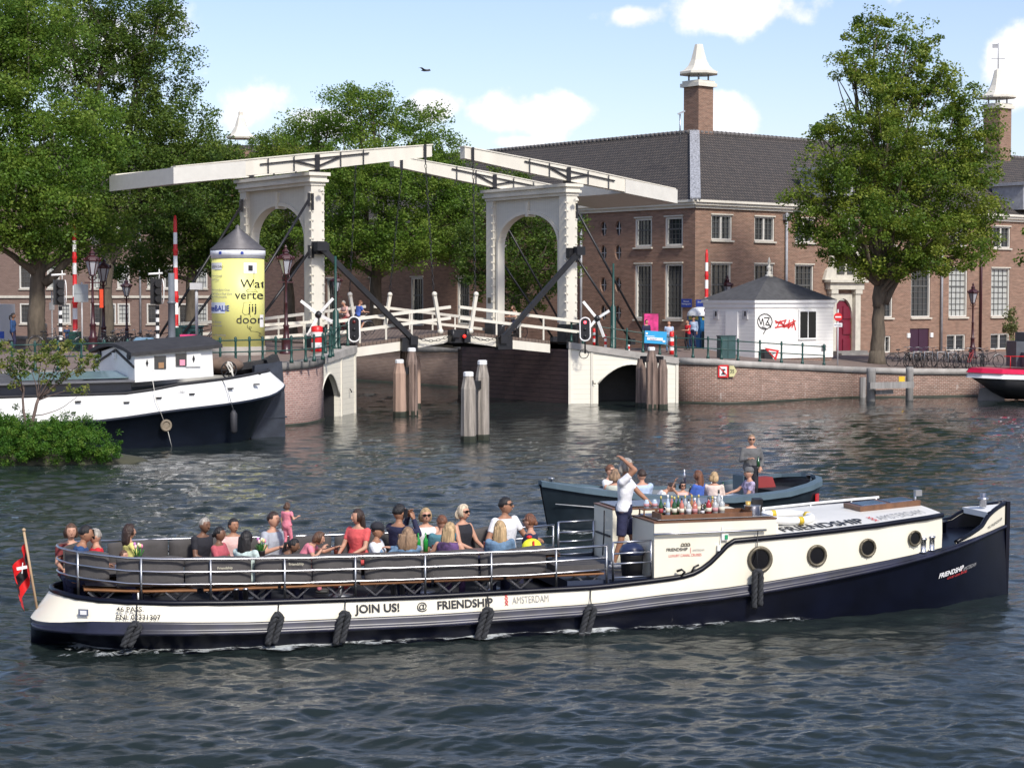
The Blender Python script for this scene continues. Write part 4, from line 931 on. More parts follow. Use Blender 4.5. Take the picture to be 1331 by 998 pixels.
tree('tall round crowned tree on the right quay in front of the brick building', (b.x, b.y, fz), P(1143, 372, D), .36,
     BL([(1140, 45, D, 1.7, 1.3), (1178, 58, D, 1.9, 1.5), (1112, 82, D - 1, 1.5, 1.2), (1150, 105, D - 1, 2.2, 1.9), (1205, 100, D, 2.2, 1.8), (1240, 150, D, 2.2, 2.2), (1262, 190, D, 1.8, 1.8), (1155, 165, D - 1.5, 3.0, 2.6), (1078, 170, D - .5, 1.9, 1.0), (1100, 215, D - 2, 2.5, 1.9), (1255, 230, D, 2.3, 2.6), (1180, 245, D - 1, 3.6, 2.9),
         (1052, 250, D - 1.5, 1.5, 1.2), (1080, 275, D - 1.5, 1.6, 1.5), (1115, 290, D - 3, 2.7, 2.1), (1270, 290, D + .5, 1.9, 1.9), (1215, 310, D - 1.5, 3.0, 1.9), (1050, 305, D - 1, 1.2, .6), (1160, 215, D + 3, 3.2, 4.0), (1180, 300, D + 3, 3.5, 2.5), (1262, 330, D, 1.2, .8), (1095, 332, D - 1, 1.5, 1.0), (1130, 345, D - 1, 1.3, .8), (1225, 342, D, 1.5, .8), (1180, 348, D - 1, 1.4, .7), (1045, 285, D - 1, 1.0, .8)], 0), 1150, 110, .155, leaf_lime, 11, .64, .15,
     extra=[(P(1140, 400, D), P(1165, 330, D), .3, .1, None), (P(1150, 395, D), P(1185, 320, D - .5), .22, .05, None)])
# left group
D = 87.0; b = xy(47, D)
tree('big dark tree with a thick trunk and one long limb, at the left edge', (b.x, b.y, 2.6), P(52, 340, D), .4,
     BL([(-20, 60, D, 3.2, 3.0), (40, 30, D, 3.0, 2.6), (20, 150, D - 1, 2.8, 2.6), (-10, 230, D - 2, 3.0, 2.2), (70, 250, D - 1.5, 2.8, 2.0), (50, 305, D - 1, 2.4, 1.1), (-25, 310, D - 2, 2.0, 1.3), (120, 300, D + 1, 2.0, 1.3), (100, 180, D + 1, 2.8, 2.4)], 0), 900, 115, .15, leaf_mid, 21, .75, .15,
     extra=[(P(57, 368, D), P(112, 285, D + .5), .26, .1, Vector((.45, 0, -.5)))])
D = 104.0; b = xy(140, D)
tree('large airy tree behind the lamp posts, rising past the top of the picture', (b.x, b.y, 2.5), P(140, 330, D), .38,
     BL([(150, 25, D, 4.2, 3.6), (95, 70, D, 3.6, 3.6), (185, 85, D, 3.2, 3.0), (215, 160, D, 3.0, 2.6), (150, 175, D, 4.0, 3.2), (235, 215, D, 2.6, 2.0), (195, 240, D - 1, 3.4, 2.6), (130, 265, D - 1, 3.2, 2.0), (90, 330, D, 2.4, 1.3), (205, 20, D, 1.6, 1.6), (262, 180, D, 1.5, 1.2)], 0), 1350, 88, .15, leaf_dark, 31, .68, .1)
D = 112.0; b = xy(247, D)
tree('dark tree behind the yellow column and the striped barrier', (b.x, b.y, 2.3), P(250, 350, D), .36,
     BL([(250, 260, D, 3.6, 2.6), (290, 215, D, 2.2, 1.5), (300, 300, D, 2.8, 2.4), (220, 310, D, 3.2, 1.9), (180, 345, D, 2.2, 1.0), (275, 335, D, 2.2, 1.2), (325, 260, D + 2, 1.8, 2)], 0), 650, 100, .16, leaf_dark, 41, .8, .15)
# trees along the canal street beyond the bridge
def on_a(px, a): u, _ = on_wall(px, 400, AB(a, 0), PB); return AB(a, u)
b = on_a(487, 22.5); D = b.y
tree('broad bright green tree beyond the bridge, between the two portals', (b.x, b.y, 1.9), P(490, 345, D), .45,
     BL([(470, 150, D, 3.4, 2.4), (540, 175, D, 2.8, 2.2), (410, 175, D, 3.0, 1.5), (445, 225, D - 2, 3.0, 2.4), (570, 225, D, 3.2, 2.6), (500, 235, D - 3, 4.2, 3.2), (450, 290, D - 2, 3.4, 2.4), (560, 290, D - 1, 3.8, 2.6), (500, 320, D - 3, 4.0, 1.7), (600, 270, D, 2.2, 2.2), (585, 325, D, 2.2, 1.0), (475, 128, D, 1.6, 1.0), (430, 330, D, 2.4, 1.3)], 0), 1000, 105, .165, leaf_mid, 51, .8, .15)
b = on_a(380, 22.0); D = b.y
tree('leaning tree seen through the left bridge portal', (b.x, b.y, 1.9), P(372, 345, D), .42,
     BL([(375, 200, D, 3.0, 1.6), (350, 240, D, 2.6, 2.4), (400, 245, D, 3.0, 2.4), (375, 300, D - 1, 3.6, 2.2), (340, 310, D, 2.4, 1.8), (420, 310, D, 2.0, 1.5), (350, 188, D, 1.6, .9)], 0), 480, 90, .17, leaf_lime, 61, .8, .3)
b = on_a(668, 20.5); D = b.y
tree('smaller dark tree seen through the right bridge portal', (b.x, b.y, 2.1), P(672, 380, D), .28,
     BL([(655, 260, D, 2.0, 2.3), (690, 290, D, 2.2, 2.0), (625, 310, D, 2.0, 1.9), (670, 335, D - 1, 2.6, 2.0), (710, 345, D - 1, 1.7, 2.0), (640, 365, D, 2.0, 1.1), (610, 345, D, 1.3, .9), (690, 385, D - 1, 1.7, 1.0), (745, 300, D, 1.0, 1.0)], 0), 330, 90, .15, leaf_dark, 71, .65, .3)
D = 99; b = xy(1372, D)
tree('leafy branch tips reaching in at the right edge of the picture', (b.x, b.y, 1.4), P(1372, 350, D), .25, BL([(1348, 330, D, 1.0, 1.3), (1380, 290, D, 1.8, 2.0), (1385, 350, D, 1.5, 1.4)], 0), 70, 50, .19, leaf_mid, 81, .5, .3)
# overgrown islet in front of the houseboat with its sapling
ib = G(30, 596); 
isl = [(P(-50, 560, 58.5), (2.2, 1.6, .95)), (P(20, 575, 57.8), (1.6, 1.2, .72)), (P(70, 572, 58), (1.4, 1.2, .75)), (P(115, 577, 58), (1.0, .9, .62)), (P(5, 555, 58.6), (1.3, 1.0, .5)), (P(92, 558, 58.3), (.9, .6, .5)), (P(140, 588, 58), (.45, .5, .3))]
me, _ = leaves_mesh('waterside_greenery', isl, 1100, 80, .055, leaf_weed, 91, .17, .5, .9)
put('waterside_greenery', me, kind='stuff', label='low bright green waterside plants growing over the islet', cat='plants')
m = MB(); m.ball(Vector((P(30, 590, 58.5).x, 59.0, -.05)), (4.0, 1.5, .42), 24, 8); m.build('islet', M('islet soil', (.05, .05, .03), .9), kind='structure')
s0 = P(36, 572, 58.2)
sap = thing('sapling', 'thin yellow green sapling leaning on the islet in front of the white hull', 'tree', s0)
m = MB(); forks = [(P(52, 515, 58.2), .05), (P(32, 535, 58.4), .035)]
limb(m, s0, P(50, 518, 58.2), .07, .05, 3, .02); limb(m, P(33, 560, 58.3), P(30, 500, 58.4), .05, .03, 4, .03)
tips = [(25, 460), (8, 470), (55, 455), (75, 468), (95, 452), (110, 475), (40, 480), (62, 495), (88, 488), (100, 505), (15, 495), (2, 455), (118, 462), (70, 450)]
for i, (x, y) in enumerate(tips): limb(m, P(50, 520, 58.2) if x > 30 else P(30, 510, 58.4), P(x, y, 58.2 + (i % 3 - 1) * .4), .025, .008, 100 + i, .08, 5)
limb(m, P(46, 540, 58.2), P(100, 516, 58.1), .02, .008, 140, .05, 6, Vector((0, 0, -.25)))
m.build('trunk', M('sapling bark', (.14, .10, .085), .8), sap, True)
bl = [(P(x, y, 58.2 + (i % 3 - 1) * .4), (.42, .4, .3)) for i, (x, y) in enumerate(tips)] + [(P(20, 478, 58.2), (.6, .5, .3)), (P(-15, 465, 58.2), (.6, .5, .5)), (P(85, 470, 58), (.7, .5, .35)), (P(45, 465, 58), (.7, .5, .3))]
me, _ = leaves_mesh('crown', bl, 190, 22, .10, leaf_mat('sapling leaves', (.06, .11, .02), (.13, .18, .03), (.32, .30, .09)), 95, .16, .1, .8); put('crown', me, sap, True)

# ---------------------------------------------------------------- mooring piles
def pile(px, pyt, pyb, wpx, mat, label, cap=True, grp=None, lo=False, groove=0):
    g = G(px, pyb); d = g.y; zt = P(px, pyt, d).z; r = wpx * d / F / 2
    t = thing('mooring_pile', label, 'mooring pile', g, .2, grp)
    m = MB(); zt_ = zt - (.12 if cap else 0)
    m.lathe((0, 0, 0), [(r * 1.0, -1.5), (r * 1.02, .3), (r * .97, zt_ * .55), (r * .98, zt_ - .5), (r * .62, zt_ - .02)], 8, sm=False); m.build('shaft', mat, t)
    if cap: m = MB(); m.lathe((0, 0, zt_ - .04), [(r * .68, 0), (r * .68, .13), (r * .5, .16)], 8, sm=False); m.build('cap', white, t)
    m = MB(); m.lathe((0, 0, 0), [(r * 1.06, -.2), (r * 1.07, .16), (r * 1.03, .22)], 8, sm=False); m.build('weed_band', weed, t)
    for i in range(groove):
        m = MB(); a = -math.pi / 2 + (i - (groove - 1) / 2) * .9; m.box((r * .99 * math.cos(a), r * .99 * math.sin(a), zt_ * .4), (.06, .10, zt_ * .78), rz=a + math.pi / 2); m.build('fender_batten', mat, t)
    return t
def coupling(a, b, za, lab):
    o = thing('pile_coupling', lab, 'iron clamp', (a[0], a[1], za)); m = MB(); m.bar((a[0], a[1], za), (b[0], b[1], za), .2, .3); m.build('clamp', black, o, True)
pile(609, 483, 574, 20, pile_wood, 'shorter of the two grey piles standing alone in mid water', grp='grey pile pair'); pile(627, 468, 572, 18.5, pile_wood, 'taller of the two grey piles standing alone in mid water', grp='grey pile pair')
a, b_ = G(609, 574), G(627, 572); coupling(a, b_, 2.05, 'iron clamp between the two grey piles in mid water')
pile(519.5, 467, 541, 17, pile_pink, 'pinkish pile, lower left one of the cluster before the bridge gap', grp='pile cluster before the bridge gap'); pile(535.5, 452, 540, 15.5, pile_brown, 'brown pile with a white cap, tallest of the cluster before the bridge gap', groove=2, grp='pile cluster before the bridge gap')
pile(526, 447, 528, 12, pile_brown, 'capless pile at the back left of the cluster before the bridge gap', cap=False, grp='pile cluster before the bridge gap'); pile(542, 462, 530, 10, pile_pink, 'thin reddish pile at the back right of the cluster before the bridge gap', cap=False, grp='pile cluster before the bridge gap')
pile(833, 466, 529, 14, pile_brown, 'left lower pile of the cluster before the right pier', cap=False, grp='pile cluster before the right pier'); pile(846.5, 451, 531, 14.5, pile_brown, 'white capped middle pile of the cluster before the right pier', groove=3, grp='pile cluster before the right pier'); pile(861, 467, 531, 14, pile_brown, 'right lower pile of the cluster before the right pier', cap=False, grp='pile cluster before the right pier')
a, b_ = G(833, 529), G(861, 530); coupling(a, b_, 2.3, 'iron clamp behind the pile cluster before the right pier')
a, b_ = G(519, 541), G(535, 540); coupling(a, b_, 2.0, 'iron clamp between the piles before the bridge gap')
t = thing('guard_frame', 'grey timber guard frame of posts and cross beams before the low quay', 'guard frame', G(1155, 521))
for px, yt, yb, wd in ((1132, 478, 521, 12), (1182, 477, 520, 10)):
    g_ = G(px, yb); m = MB(); r = wd * g_.y / F / 2; zt = P(px, yt, g_.y).z; m.lathe(g_, [(r, -1.4), (r, zt - .25), (r * 1.02, zt - .2), (r * 1.02, zt - .02), (r * .7, zt)], 10, sm=True); m.build('post', M('grey timber', (.25, .24, .225), .8, var=.3, streak=.1, scale=5), t, True)
for px, yt, yb, wd in ((1121, 490, 520, 9), (1163, 490, 519, 6), (1155, 505, 518, 18)):
    g_ = G(px, yb - 3); m = MB(); r = wd * g_.y / F / 2; zt = P(px, yt, g_.y).z; m.lathe(g_, [(r, -1), (r, zt)], 8, sm=False); m.build('short_post', MATS['grey timber'], t, True)
m = MB(); m.bar(P(1130, 501, 93.0), P(1187, 500, 93.6), .22, .32); m.bar(P(1138, 510, 93.6), P(1160, 509, 93.8), .2, .2); m.build('cross_beam', MATS['grey timber'], t, True)
m = MB(); m.box(P(1172, 493, 94.5), (.3, .1, .3)); m.build('ladder_top', M('yellow paint', (.75, .5, .03), .5), t, True)

# ---------------------------------------------------------------- railings on the quays
def edge_at(px, edge, inset):
    best = None
    for (a, za), (b, zb) in zip(edge[:-1], edge[1:]):
        d = (b - a); L = d.length
        if L < .01: continue
        d /= L; u, _ = on_wall(px, 450, a, d); u_, _ = u, 0
        if -.001 <= u <= L + .001:
            n_ = Vector((-d.y, d.x)); q = a + d * u + n_ * inset; best = Vector((q.x, q.y, za + (zb - za) * u / L)); break
    return best
def railing(name, label, edge, pxs, inset, heights=(.52, .98), mat=green_iron):
    pts = [edge_at(p, edge, inset) for p in pxs]; pts = [p for p in pts if p is not None]
    t = thing(name, label, 'railing', pts[0])
    for h in heights:
        m = MB(); m.tube([p + Vector((0, 0, h)) for p in pts], .026, 6); m.build('rail', mat, t, True)
    for p in pts:
        m = MB(); m.lathe(p, [(.085, 0), (.085, .12), (.055, .16), (.048, .45), (.065, .5), (.045, .56), (.042, .9), (.065, .96), (.05, 1.0), (.062, 1.06), (.03, 1.12), (.0, 1.13)], 8); m.build('rail_post', mat, t, True)
    return t
railing('quay_railing', 'green iron railing along the right quay and the white hut', QR[4:], (744.5, 760, 778, 797, 817, 838, 860, 881, 897, 918, 940, 967, 996, 1024, 1051, 1079), .42)
railing('quay_railing', 'green iron railing on the rounded left quay beside the barge', QL[5:], (419.5, 416, 407, 397, 386, 369, 352, 335, 318, 300, 280, 258, 235, 210, 185, 160, 130, 100, 70, 40, 10), .42)
t = railing('quay_railing', 'short green iron railing from the left quay up to the drawbridge', [(QL[4][0], QL[4][1]), (QL[5][0], QL[5][1])][::-1] if False else [(QL[4][0] + Vector((-.3, 0)), 3.05), (QL[5][0] + Vector((-.3, 0)), 2.72)], (458, 452, 441, 430, 423), 0.0)

# ---------------------------------------------------------------- street furniture
def lathe_thing(m, c, prof, n=10, **k): m.lathe(c, prof, n, **k); return m
def street_lamp(loc, label, s=1.0, H=4.45):
    t = thing('street_lamp', label, 'street lamp', loc, .3, 'old crowned street lamps'); t.scale = (s, s, s)
    m = MB(); m.lathe((0, 0, 0), [(.30, -.1), (.30, .12), (.22, .2), (.20, .6), (.23, .66), (.14, .75), (.12, 1.2), (.16, 1.25), (.09, 1.32), (.065, 2.2), (.09, 2.24), (.06, 2.3), (.05, H - 1.05), (.10, H - 1.0), (.05, H - .95)], 10)
    m.bar((-.35, 0, H - 1.3), (.35, 0, H - 1.3), .04, .05)
    for s_ in (-1, 1): m.tube([(0, 0, H - 1.25), (s_ * .16, 0, H - 1.1), (s_ * .14, 0, H - .92)], .025, 5)
    m.build('pole', lamp_red, t)
    m = MB(); m.lathe((0, 0, H - .95), [(.13, 0), (.30, .62)], 6, sm=False); m.build('lantern', lantern_glass, t)
    m = MB()
    for i in range(6):
        a = math.pi * 2 * i / 6; m.bar((.135 * math.cos(a), .135 * math.sin(a), H - .95), (.305 * math.cos(a), .305 * math.sin(a), H - .33), .035, .035)
    m.lathe((0, 0, H - .98), [(.15, 0), (.15, .04)], 6, sm=False); m.build('lantern_frame', lamp_red, t)
    m = MB(); m.lathe((0, 0, H - .34), [(.36, 0), (.38, .05), (.33, .12), (.27, .2), (.14, .27), (.13, .33), (.17, .36), (.1, .44), (.05, .5), (.08, .56), (.0, .68)], 6, sm=False)
    for i in range(6):
        a = math.pi * 2 * i / 6; m.ball((.36 * math.cos(a), .36 * math.sin(a), H - .24), (.05, .05, .09), 6, 4)
    m.build('lantern_crown', lamp_red, t); return t
def ground(px, d): q = xy(px, d); return Vector((q.x, q.y, gz(q.x, q.y)))
lp = street_lamp(ground(372, 80.5), 'oxblood street lamp right of the yellow advertising column')
for px, d, lab, s in ((121, 84, 'oxblood street lamp left of the two at the striped barrier', 1.0), (135, 90, 'oxblood street lamp just behind and right of its twin near the grey sign', 1.0),
                      (1264, 109, 'oxblood street lamp standing among the bicycles before the brick building', .93), (945, 112, 'street lamp whose lantern shows above the white hut roof', 1.0),
                      (165, 120, 'small distant street lamp before the old brick building', .95), (438, 118, 'distant street lamp beyond the bridge, near the cyclists', 1.0)):
    q = dup(lp, ground(px, d), .3, lab); q.scale = (s, s, s)
def barrier(px, yt, d, label):
    q = ground(px, d); H_ = P(px, yt, d).z - q.z
    t = thing('barrier_boom', label, 'barrier', q, group='raised striped bridge barriers'); m = MB(); prof = []
    n = 11; r = .125
    for i in range(n):
        z0, z1 = H_ * i / n, H_ * (i + 1) / n; c = i % 2 == 0; k = 0 if c else 1; rr = r * (1 - .35 * i / n)
        prof += [(rr, z0, k), (rr, z1 - .01, k)] if i % 4 else [(rr, z0, k), (rr * 1.0, (z0 + z1) / 2 - .1, k), (rr * 1.4, (z0 + z1) / 2, k), (rr, (z0 + z1) / 2 + .1, k), (rr, z1 - .01, k)]
    prof += [(.04, H_ + .25, 0)]
    m.lathe((0, 0, 0), prof, 10); m.build('boom', [red, white], t)
    m = MB(); m.box((0, 0, .5), (.5, .45, 1.0)); m.build('foot_box', green_iron, t); return t
barrier(98, 298, 86, 'striped red and white barrier raised beside the oxblood lamps, leftmost one')
barrier(229, 287, 84, 'striped red and white barrier raised left of the yellow column')
barrier(918, 330, 103, 'striped red and white barrier raised behind the left corner of the white hut')
def road_signal(px, y, d, label):
    q = ground(px, d); z = P(px, y, d).z - q.z; t = thing('traffic_light', label, 'traffic light', q, .5)
    m = MB(); n = 12; prof = []
    for i in range(n): prof += [(.085, (z - .45) * i / n, i % 2), (.085, (z - .45) * (i + 1) / n - .005, i % 2)]
    m.lathe((0, 0, 0), prof, 8); m.build('pole', [black, white], t)
    m = MB(); m.box((-.1, -.1, z), (.42, .3, 1.15)); 
    for k in (-.33, 0, .33): m.tube([(-.1, -.25, z + k), (-.1, -.5, z + k)], [.14, .15], 10)
    m.build('signal_head', black, t)
    m = MB(); pts = [(.16, -.26 + .20 * math.cos(a), z + .55 * math.sin(a)) for a in [i * math.pi / 8 for i in range(16)]]; m.tube(pts, .025, 6, closed=True); m.build('white_border', white, t)
    m = MB(); m.tube([(-.4, 0, z + .78), (.25, 0, z + .82)], .05, 6); m.tube([(.1, 0, z + .5), (.1, 0, z + 1.0)], .025, 6); m.build('camera_arm', white, t); return t
road_signal(79, 380, 84.5, 'road traffic light on a black and white striped pole, left one'); road_signal(205, 379, 83, 'road traffic light on a black and white striped pole beside the thick grey post')
def nautical(px, y, d, bz, label, lit):
    q = P(px, y, d); t = thing('bridge_signal', label, 'signal light', (q.x, q.y, bz), -.05)
    z = q.z - bz; m = MB(); pl = [(math.cos(a) * .24, math.sin(a) * .24 + (.31 if math.sin(a) > 0 else -.31)) for a in [i * math.pi / 10 for i in range(20)]]
    f = lambda x, y_, k: Vector((x, k, z + y_)); m.prism(pl, f, -.05, .12); m.build('board', black, t)
    m = MB(); m.tube([f(x * 1.06, y_ * 1.03, -.05) for x, y_ in pl], .035, 6, closed=True); m.build('white_border', white, t)
    for k, (mt, on) in enumerate(((red, 1), (green_iron, 0), (red, 0))):
        m = MB(); m.lathe((0, 0, 0), [(0, 0), (.075, 0), (.075, .03), (0, .03)], 10); me = m.data('lens', M('lit red lens', (1, .06, .08), .3, emit=3.5, var=0) if (on and lit) else black if k else M('dark red lens', (.12, .01, .01), .3)); o = put('lens', me, t); o.rotation_euler = (math.pi / 2, 0, 0); o.location = (0, -.055, z + .34 - .34 * k)
    m = MB(); m.tube([(0, .15, -.1), (0, .15, z - .3)], .04, 6); m.build('bracket', black, t)
nautical(460.5, 428, 84.0, 2.9, 'unlit oval ship signal with white border at the left bridge pier', False)
nautical(760.5, 428, 90.3, 2.6, 'oval ship signal showing a red light at the right bridge pier', True)
m = MB(); q = P(759, 460, 90.6); m.tube([q + Vector((math.cos(a) * .22, 0, math.sin(a) * .22)) for a in [i * math.pi / 8 for i in range(16)]], .02, 6, closed=True); m.build('mooring_ring', black, label='black iron mooring ring hanging below the red ship signal', cat='mooring ring')
def vane(px, y, d, arms, label):
    c = P(px, y, d); g_ = gz(c.x, c.y); t = thing('signal_cross', label, 'signal cross', (c.x, c.y, g_)); m = MB()
    for ax, ay in arms: m.bar(c, P(ax, ay, d - .15), .06, .13)
    m.build('blades', white, t, True); m = MB(); m.ball(c, .17, 8, 6); m.tube([c, Vector((c.x, c.y + .2, g_ - .1))], .05, 6); m.build('stand', black, t, True)
vane(414, 409, 82.0, ((391, 391), (433, 388), (432, 418), (400, 436)), 'white bladed cross on a dark stand before the left portal')
vane(776, 414, 91.5, ((758, 392), (792, 404), (785, 438), (757, 436)), 'white bladed cross on a dark stand beside the red ship signal')
def banded(px, d, w_, h_, label, cat, bands=5, tx=1.0):
    q = ground(px, d); t = thing('striped_post', label, cat, q); m = MB(); prof = []
    for i in range(bands): prof += [(w_, h_ * i / bands, i % 2), (w_, h_ * (i + 1) / bands - .003, i % 2)]
    m.lathe((0, 0, 0), prof + [(w_ * .6, h_ + .04, 0)], 10); m.build('post', [red, white], t)
banded(412, 81.5, .26, 1.15, 'thick red and white drum post below the white cross, left of the bridge', 'striped post')
banded(772, 92.5, .07, .8, 'thin red and white post right of the ship signal, leftmost of three', 'striped post'); banded(787, 93.5, .07, .8, 'thin red and white post right of the ship signal, middle of three', 'striped post'); banded(817, 95, .07, .75, 'thin red and white post near the blue board, rightmost of three', 'striped post')
banded(873, 97, .12, 1.2, 'red and white striped post just right of the blue board', 'striped post')
for px, d, yb, yt, ym, lab in ((436.5, 82.8, 0, 330, 402, 'green mast with a thick base left of the drawbridge'), (797, 93.0, 0, 340, 396, 'green mast with a thick base beside the right portal')):
    q = ground(px, d); m = MB(); zt = P(px, yt, d).z; zm = P(px, ym, d).z; m.lathe((q.x, q.y, q.z - .1), [(.26, 0), (.26, .12), (.15, .25), (.14, zm - q.z), (.06, zm - q.z + .1), (.05, zt - q.z)], 10); m.build('mast', green_iron, label=lab, cat='mast')
q = ground(223.5, 83.5); m = MB(); zt = P(223, 355, 83.5).z - q.z; m.lathe(q, [(.24, 0), (.17, .3), (.16, zt * .6), (.2, zt * .6 + .02), (.2, zt * .6 + .08), (.15, zt * .6 + .1), (.14, zt)], 10); m.build('grey_mast', M('grey mast paint', (.16, .18, .21), .4), label='thick grey steel mast right beside the striped barrier', cat='mast')
q = ground(256, 82.5); zt = P(256, 375, 82.5).z - q.z; t = thing('sensor_post', 'pale thin post with a small grey box on top, left of the yellow column', 'post', q); m = MB(); m.lathe((0, 0, 0), [(.07, 0), (.07, zt)], 8); m.build('post', greyish, t); m = MB(); m.box((0, 0, zt + .1), (.55, .3, .3)); m.build('box', greyish, t)
q = ground(107, 85.0); zt = P(107, 381, 85).z - q.z; t = thing('road_sign', 'back of a grey square road sign beside the leftmost barrier', 'road sign', q); m = MB(); m.lathe((0, 0, 0), [(.04, -.1), (.04, zt + .5)], 8); m.build('pole', greyish, t); m = MB(); m.box((-.02, -.05, zt), (.66, .03, .82)); m.bar((-.34, -.075, zt), (.3, -.075, zt), .02, .03); m.build('plate', M('sign back', (.32, .35, .36), .5), t)
q = ground(68, 88); m = MB(); m.box(q + Vector((0, 0, P(68, 398, 88).z - q.z)), (.25, .03, .35)); m.tube([q, q + Vector((0, .03, 2.9))], .035, 6); m.build('road_sign', greyish, label='small grey sign back on a thin pole by the left traffic light', cat='road sign')
q = ground(134, 84.8); m = MB(); z = P(132, 388, 84.8).z; m.box((q.x - .05, q.y, z), (.16, .1, .85)); m.build('orange_sign', M('orange red paint', (.7, .07, .02), .5), label='narrow orange red sign hanging on the pole of the right oxblood lamp', cat='sign')
# advertising column
q = ground(310, 80.0); q.z = 2.75; kz = q.z; R0 = 34.5 * 80 / F
ad = thing('advertising_column', 'round yellow advertising column with dark cone roof beside the bridge', 'advertising column', q)
zz = lambda y: P(310, y, 80).z - kz
m = MB(); m.lathe((0, 0, 0), [(R0 * 1.02, -.3), (R0 * 1.02, zz(450)), (R0 * .98, zz(449.8))], 40); m.build('base', M('kiosk base', (.33, .30, .26), .8), ad)
m = MB(); m.lathe((0, 0, 0), [(R0 * .985, zz(450)), (R0 * .985, zz(336))], 48); m.build('drum', yellow, ad)
m = MB(); m.lathe((0, 0, 0), [(R0, zz(336.5)), (R0 * 1.0, zz(333)), (R0 * 1.03, zz(332.5)), (R0 * 1.03, zz(326)), (R0 * 1.0, zz(325.5))], 48); bd = m.build('collar', [M('white enamel', (.72, .74, .78), .4)], ad)
m = MB(); m.lathe((0, 0, 0), [(R0 * 1.04, zz(325.5)), (R0 * 1.04, zz(324)), (R0 * .08, zz(297)), (R0 * .10, zz(294.5)), (.01, zz(292))], 40); m.build('roof', M('zinc roof', (.11, .105, .11), .55, .3, var=.2), ad)
def wrap(px, py, r=R0 * .988):
    """point on the column's drum seen on this sight line"""
    x = (px - 310) * 80 / F; x = max(-r * .98, min(r * .98, x)); return math.asin(x / r), zz(py)
def label_on(s, px, py, size_px, mt, bold=0, sxx=1.0, spacing=1.0):
    a0, z0 = wrap(px, py); k = size_px * 80 / F * 1.4
    def fn(x, y, o, a0=a0, z0=z0):
        x0 = math.sin(a0) * R0 * .988; X = (x0 + x); X = max(-R0 * .97, min(R0 * .97, X)) ; rr = R0 * .985 + .022 + o
        return Vector((X / (R0 * .988) * rr, -math.sqrt(max(0, rr * rr - (X / (R0 * .988) * rr) ** 2)), z0 + y))
    text(s, k, fn, mt, ad, 'poster_lettering', bold, sx_=sxx, spacing=spacing)
label_on('Wat', 318, 374, 11, print_black); label_on('verte', 311, 388.5, 11, print_black, spacing=1.0); label_on('jij', 327, 405, 11, print_black); label_on('door', 312, 420, 11, print_black)
def sheet(px0, px1, py0, py1, mt, nm, lift=.012):
    m = MB(); n = 6; rings = []
    for i in range(n + 1):
        px = px0 + (px1 - px0) * i / n; a, z0 = wrap(px, py0); a, z1 = wrap(px, py1); rr = R0 * .985 + lift; rings.append([(math.sin(a) * rr, -math.cos(a) * rr, z0), (math.sin(a) * rr, -math.cos(a) * rr, z1)])
    m.loft(rings, 0, True, False, False); m.build(nm, mt, ad)
sheet(322, 337, 342, 356, white, 'paper_sheet'); sheet(327.5, 332.5, 345.5, 352.5, print_black, 'printed_square', .02)
sheet(278, 294, 342, 351, white, 'paper_sheet'); sheet(276.5, 298, 393, 407, M('pale blue paper', (.62, .67, .74), .5), 'paper_sheet'); sheet(340, 343.8, 409, 425, white, 'paper_sheet')
label_on('teBALIE', 274, 404, 7.2, print_blue, .006, .82)
label_on('DEN DAG', 279.5, 348.5, 3, print_black, 0, .9)
for y, s in ((360, 'Vertelweek'), (365, 'verhalen'), (378, 'Amsterdams Oost'), (383, 'Vertellers Oud Zuid'), (387, 'en Nieuwmarkt'), (419.5, 'De Eerste'), (424, 'tot en met'), (436, 'van Eeuwburg'), (444, 'theater')): label_on(s, 278.5, y, 2.8, print_grey, 0, .9)
for i in range(7):
    px = 284 + i * 9; 
    if i in (1, 4): a, z = wrap(px, 329.5); m = MB(); m.box((math.sin(a) * R0 * 1.045, -math.cos(a) * R0 * 1.045, z), (.12, .02, .12), rz=a); m.build('collar_mark', print_blue, ad)
label_on('', 280, 330, 3, print_grey)
def squig(pts, r=.02):
    m = MB(); q = []
    for x, y in pts: a, z = wrap(x, y); q.append((math.sin(a) * R0 * .99, -math.cos(a) * R0 * .99, z))
    m.tube(q, r, 5); m.build('drawn_line', print_black, ad)
squig([(334, 352), (334, 366), (333, 372)], .012); squig([(325, 378), (328, 376), (336, 377), (338, 380), (334, 379), (327, 380), (325, 378)], .009)
squig([(331, 393), (322, 393), (320, 406), (323, 409), (329, 408), (330, 412)], .009)
squig([(326, 422), (326, 425), (329, 428), (331, 425), (328, 424), (330, 430), (337, 431), (341, 433), (341, 438), (339, 436), (340, 433)], .012); squig([(339, 441), (342, 441.5)], .02)
# things by the right quay
q = ground(911, 104.5); t = thing('blue_cabin', 'blue portable toilet with white domed roof left of the white hut', 'portable toilet', q, RZ)
m = MB(); m.box((0, 0, 1.05), (1.1, 1.1, 2.1)); m.build('body', cabin_blue, t); m = MB(); m.lathe((0, 0, 1.92), [(.80, 0), (.80, .05), (.74, .25), (.5, .45), (.2, .52)], 4 if False else 12, ph=.4); m.build('roof', M('white plastic', (.75, .77, .78), .4), t); m = MB(); m.box((-.56, 0, 1.83), (.04, .8, .22)); m.box((0, -.56, 1.83), (.8, .04, .22)); m.build('vent_panel', M('yellow plastic', (.5, .45, .1), .5), t); m = MB(); m.box((.2, -.57, .75), (.75, .04, 1.4)); m.build('door', M('very dark green', (.012, .03, .035), .5), t)
q = ground(846, 100.0); t = thing('poster_frame', 'magenta poster in a dark frame behind the blue board', 'poster', q, .25); m = MB(); m.box((0, .02, 1.05), (.95, .12, 1.8)); m.build('frame', lamp_red, t); m = MB(); m.box((0, -.05, 1.15), (.8, .02, 1.5)); o = m.build('poster', M('magenta print', (.55, .03, .18), .5, var=.5, scale=4), t)
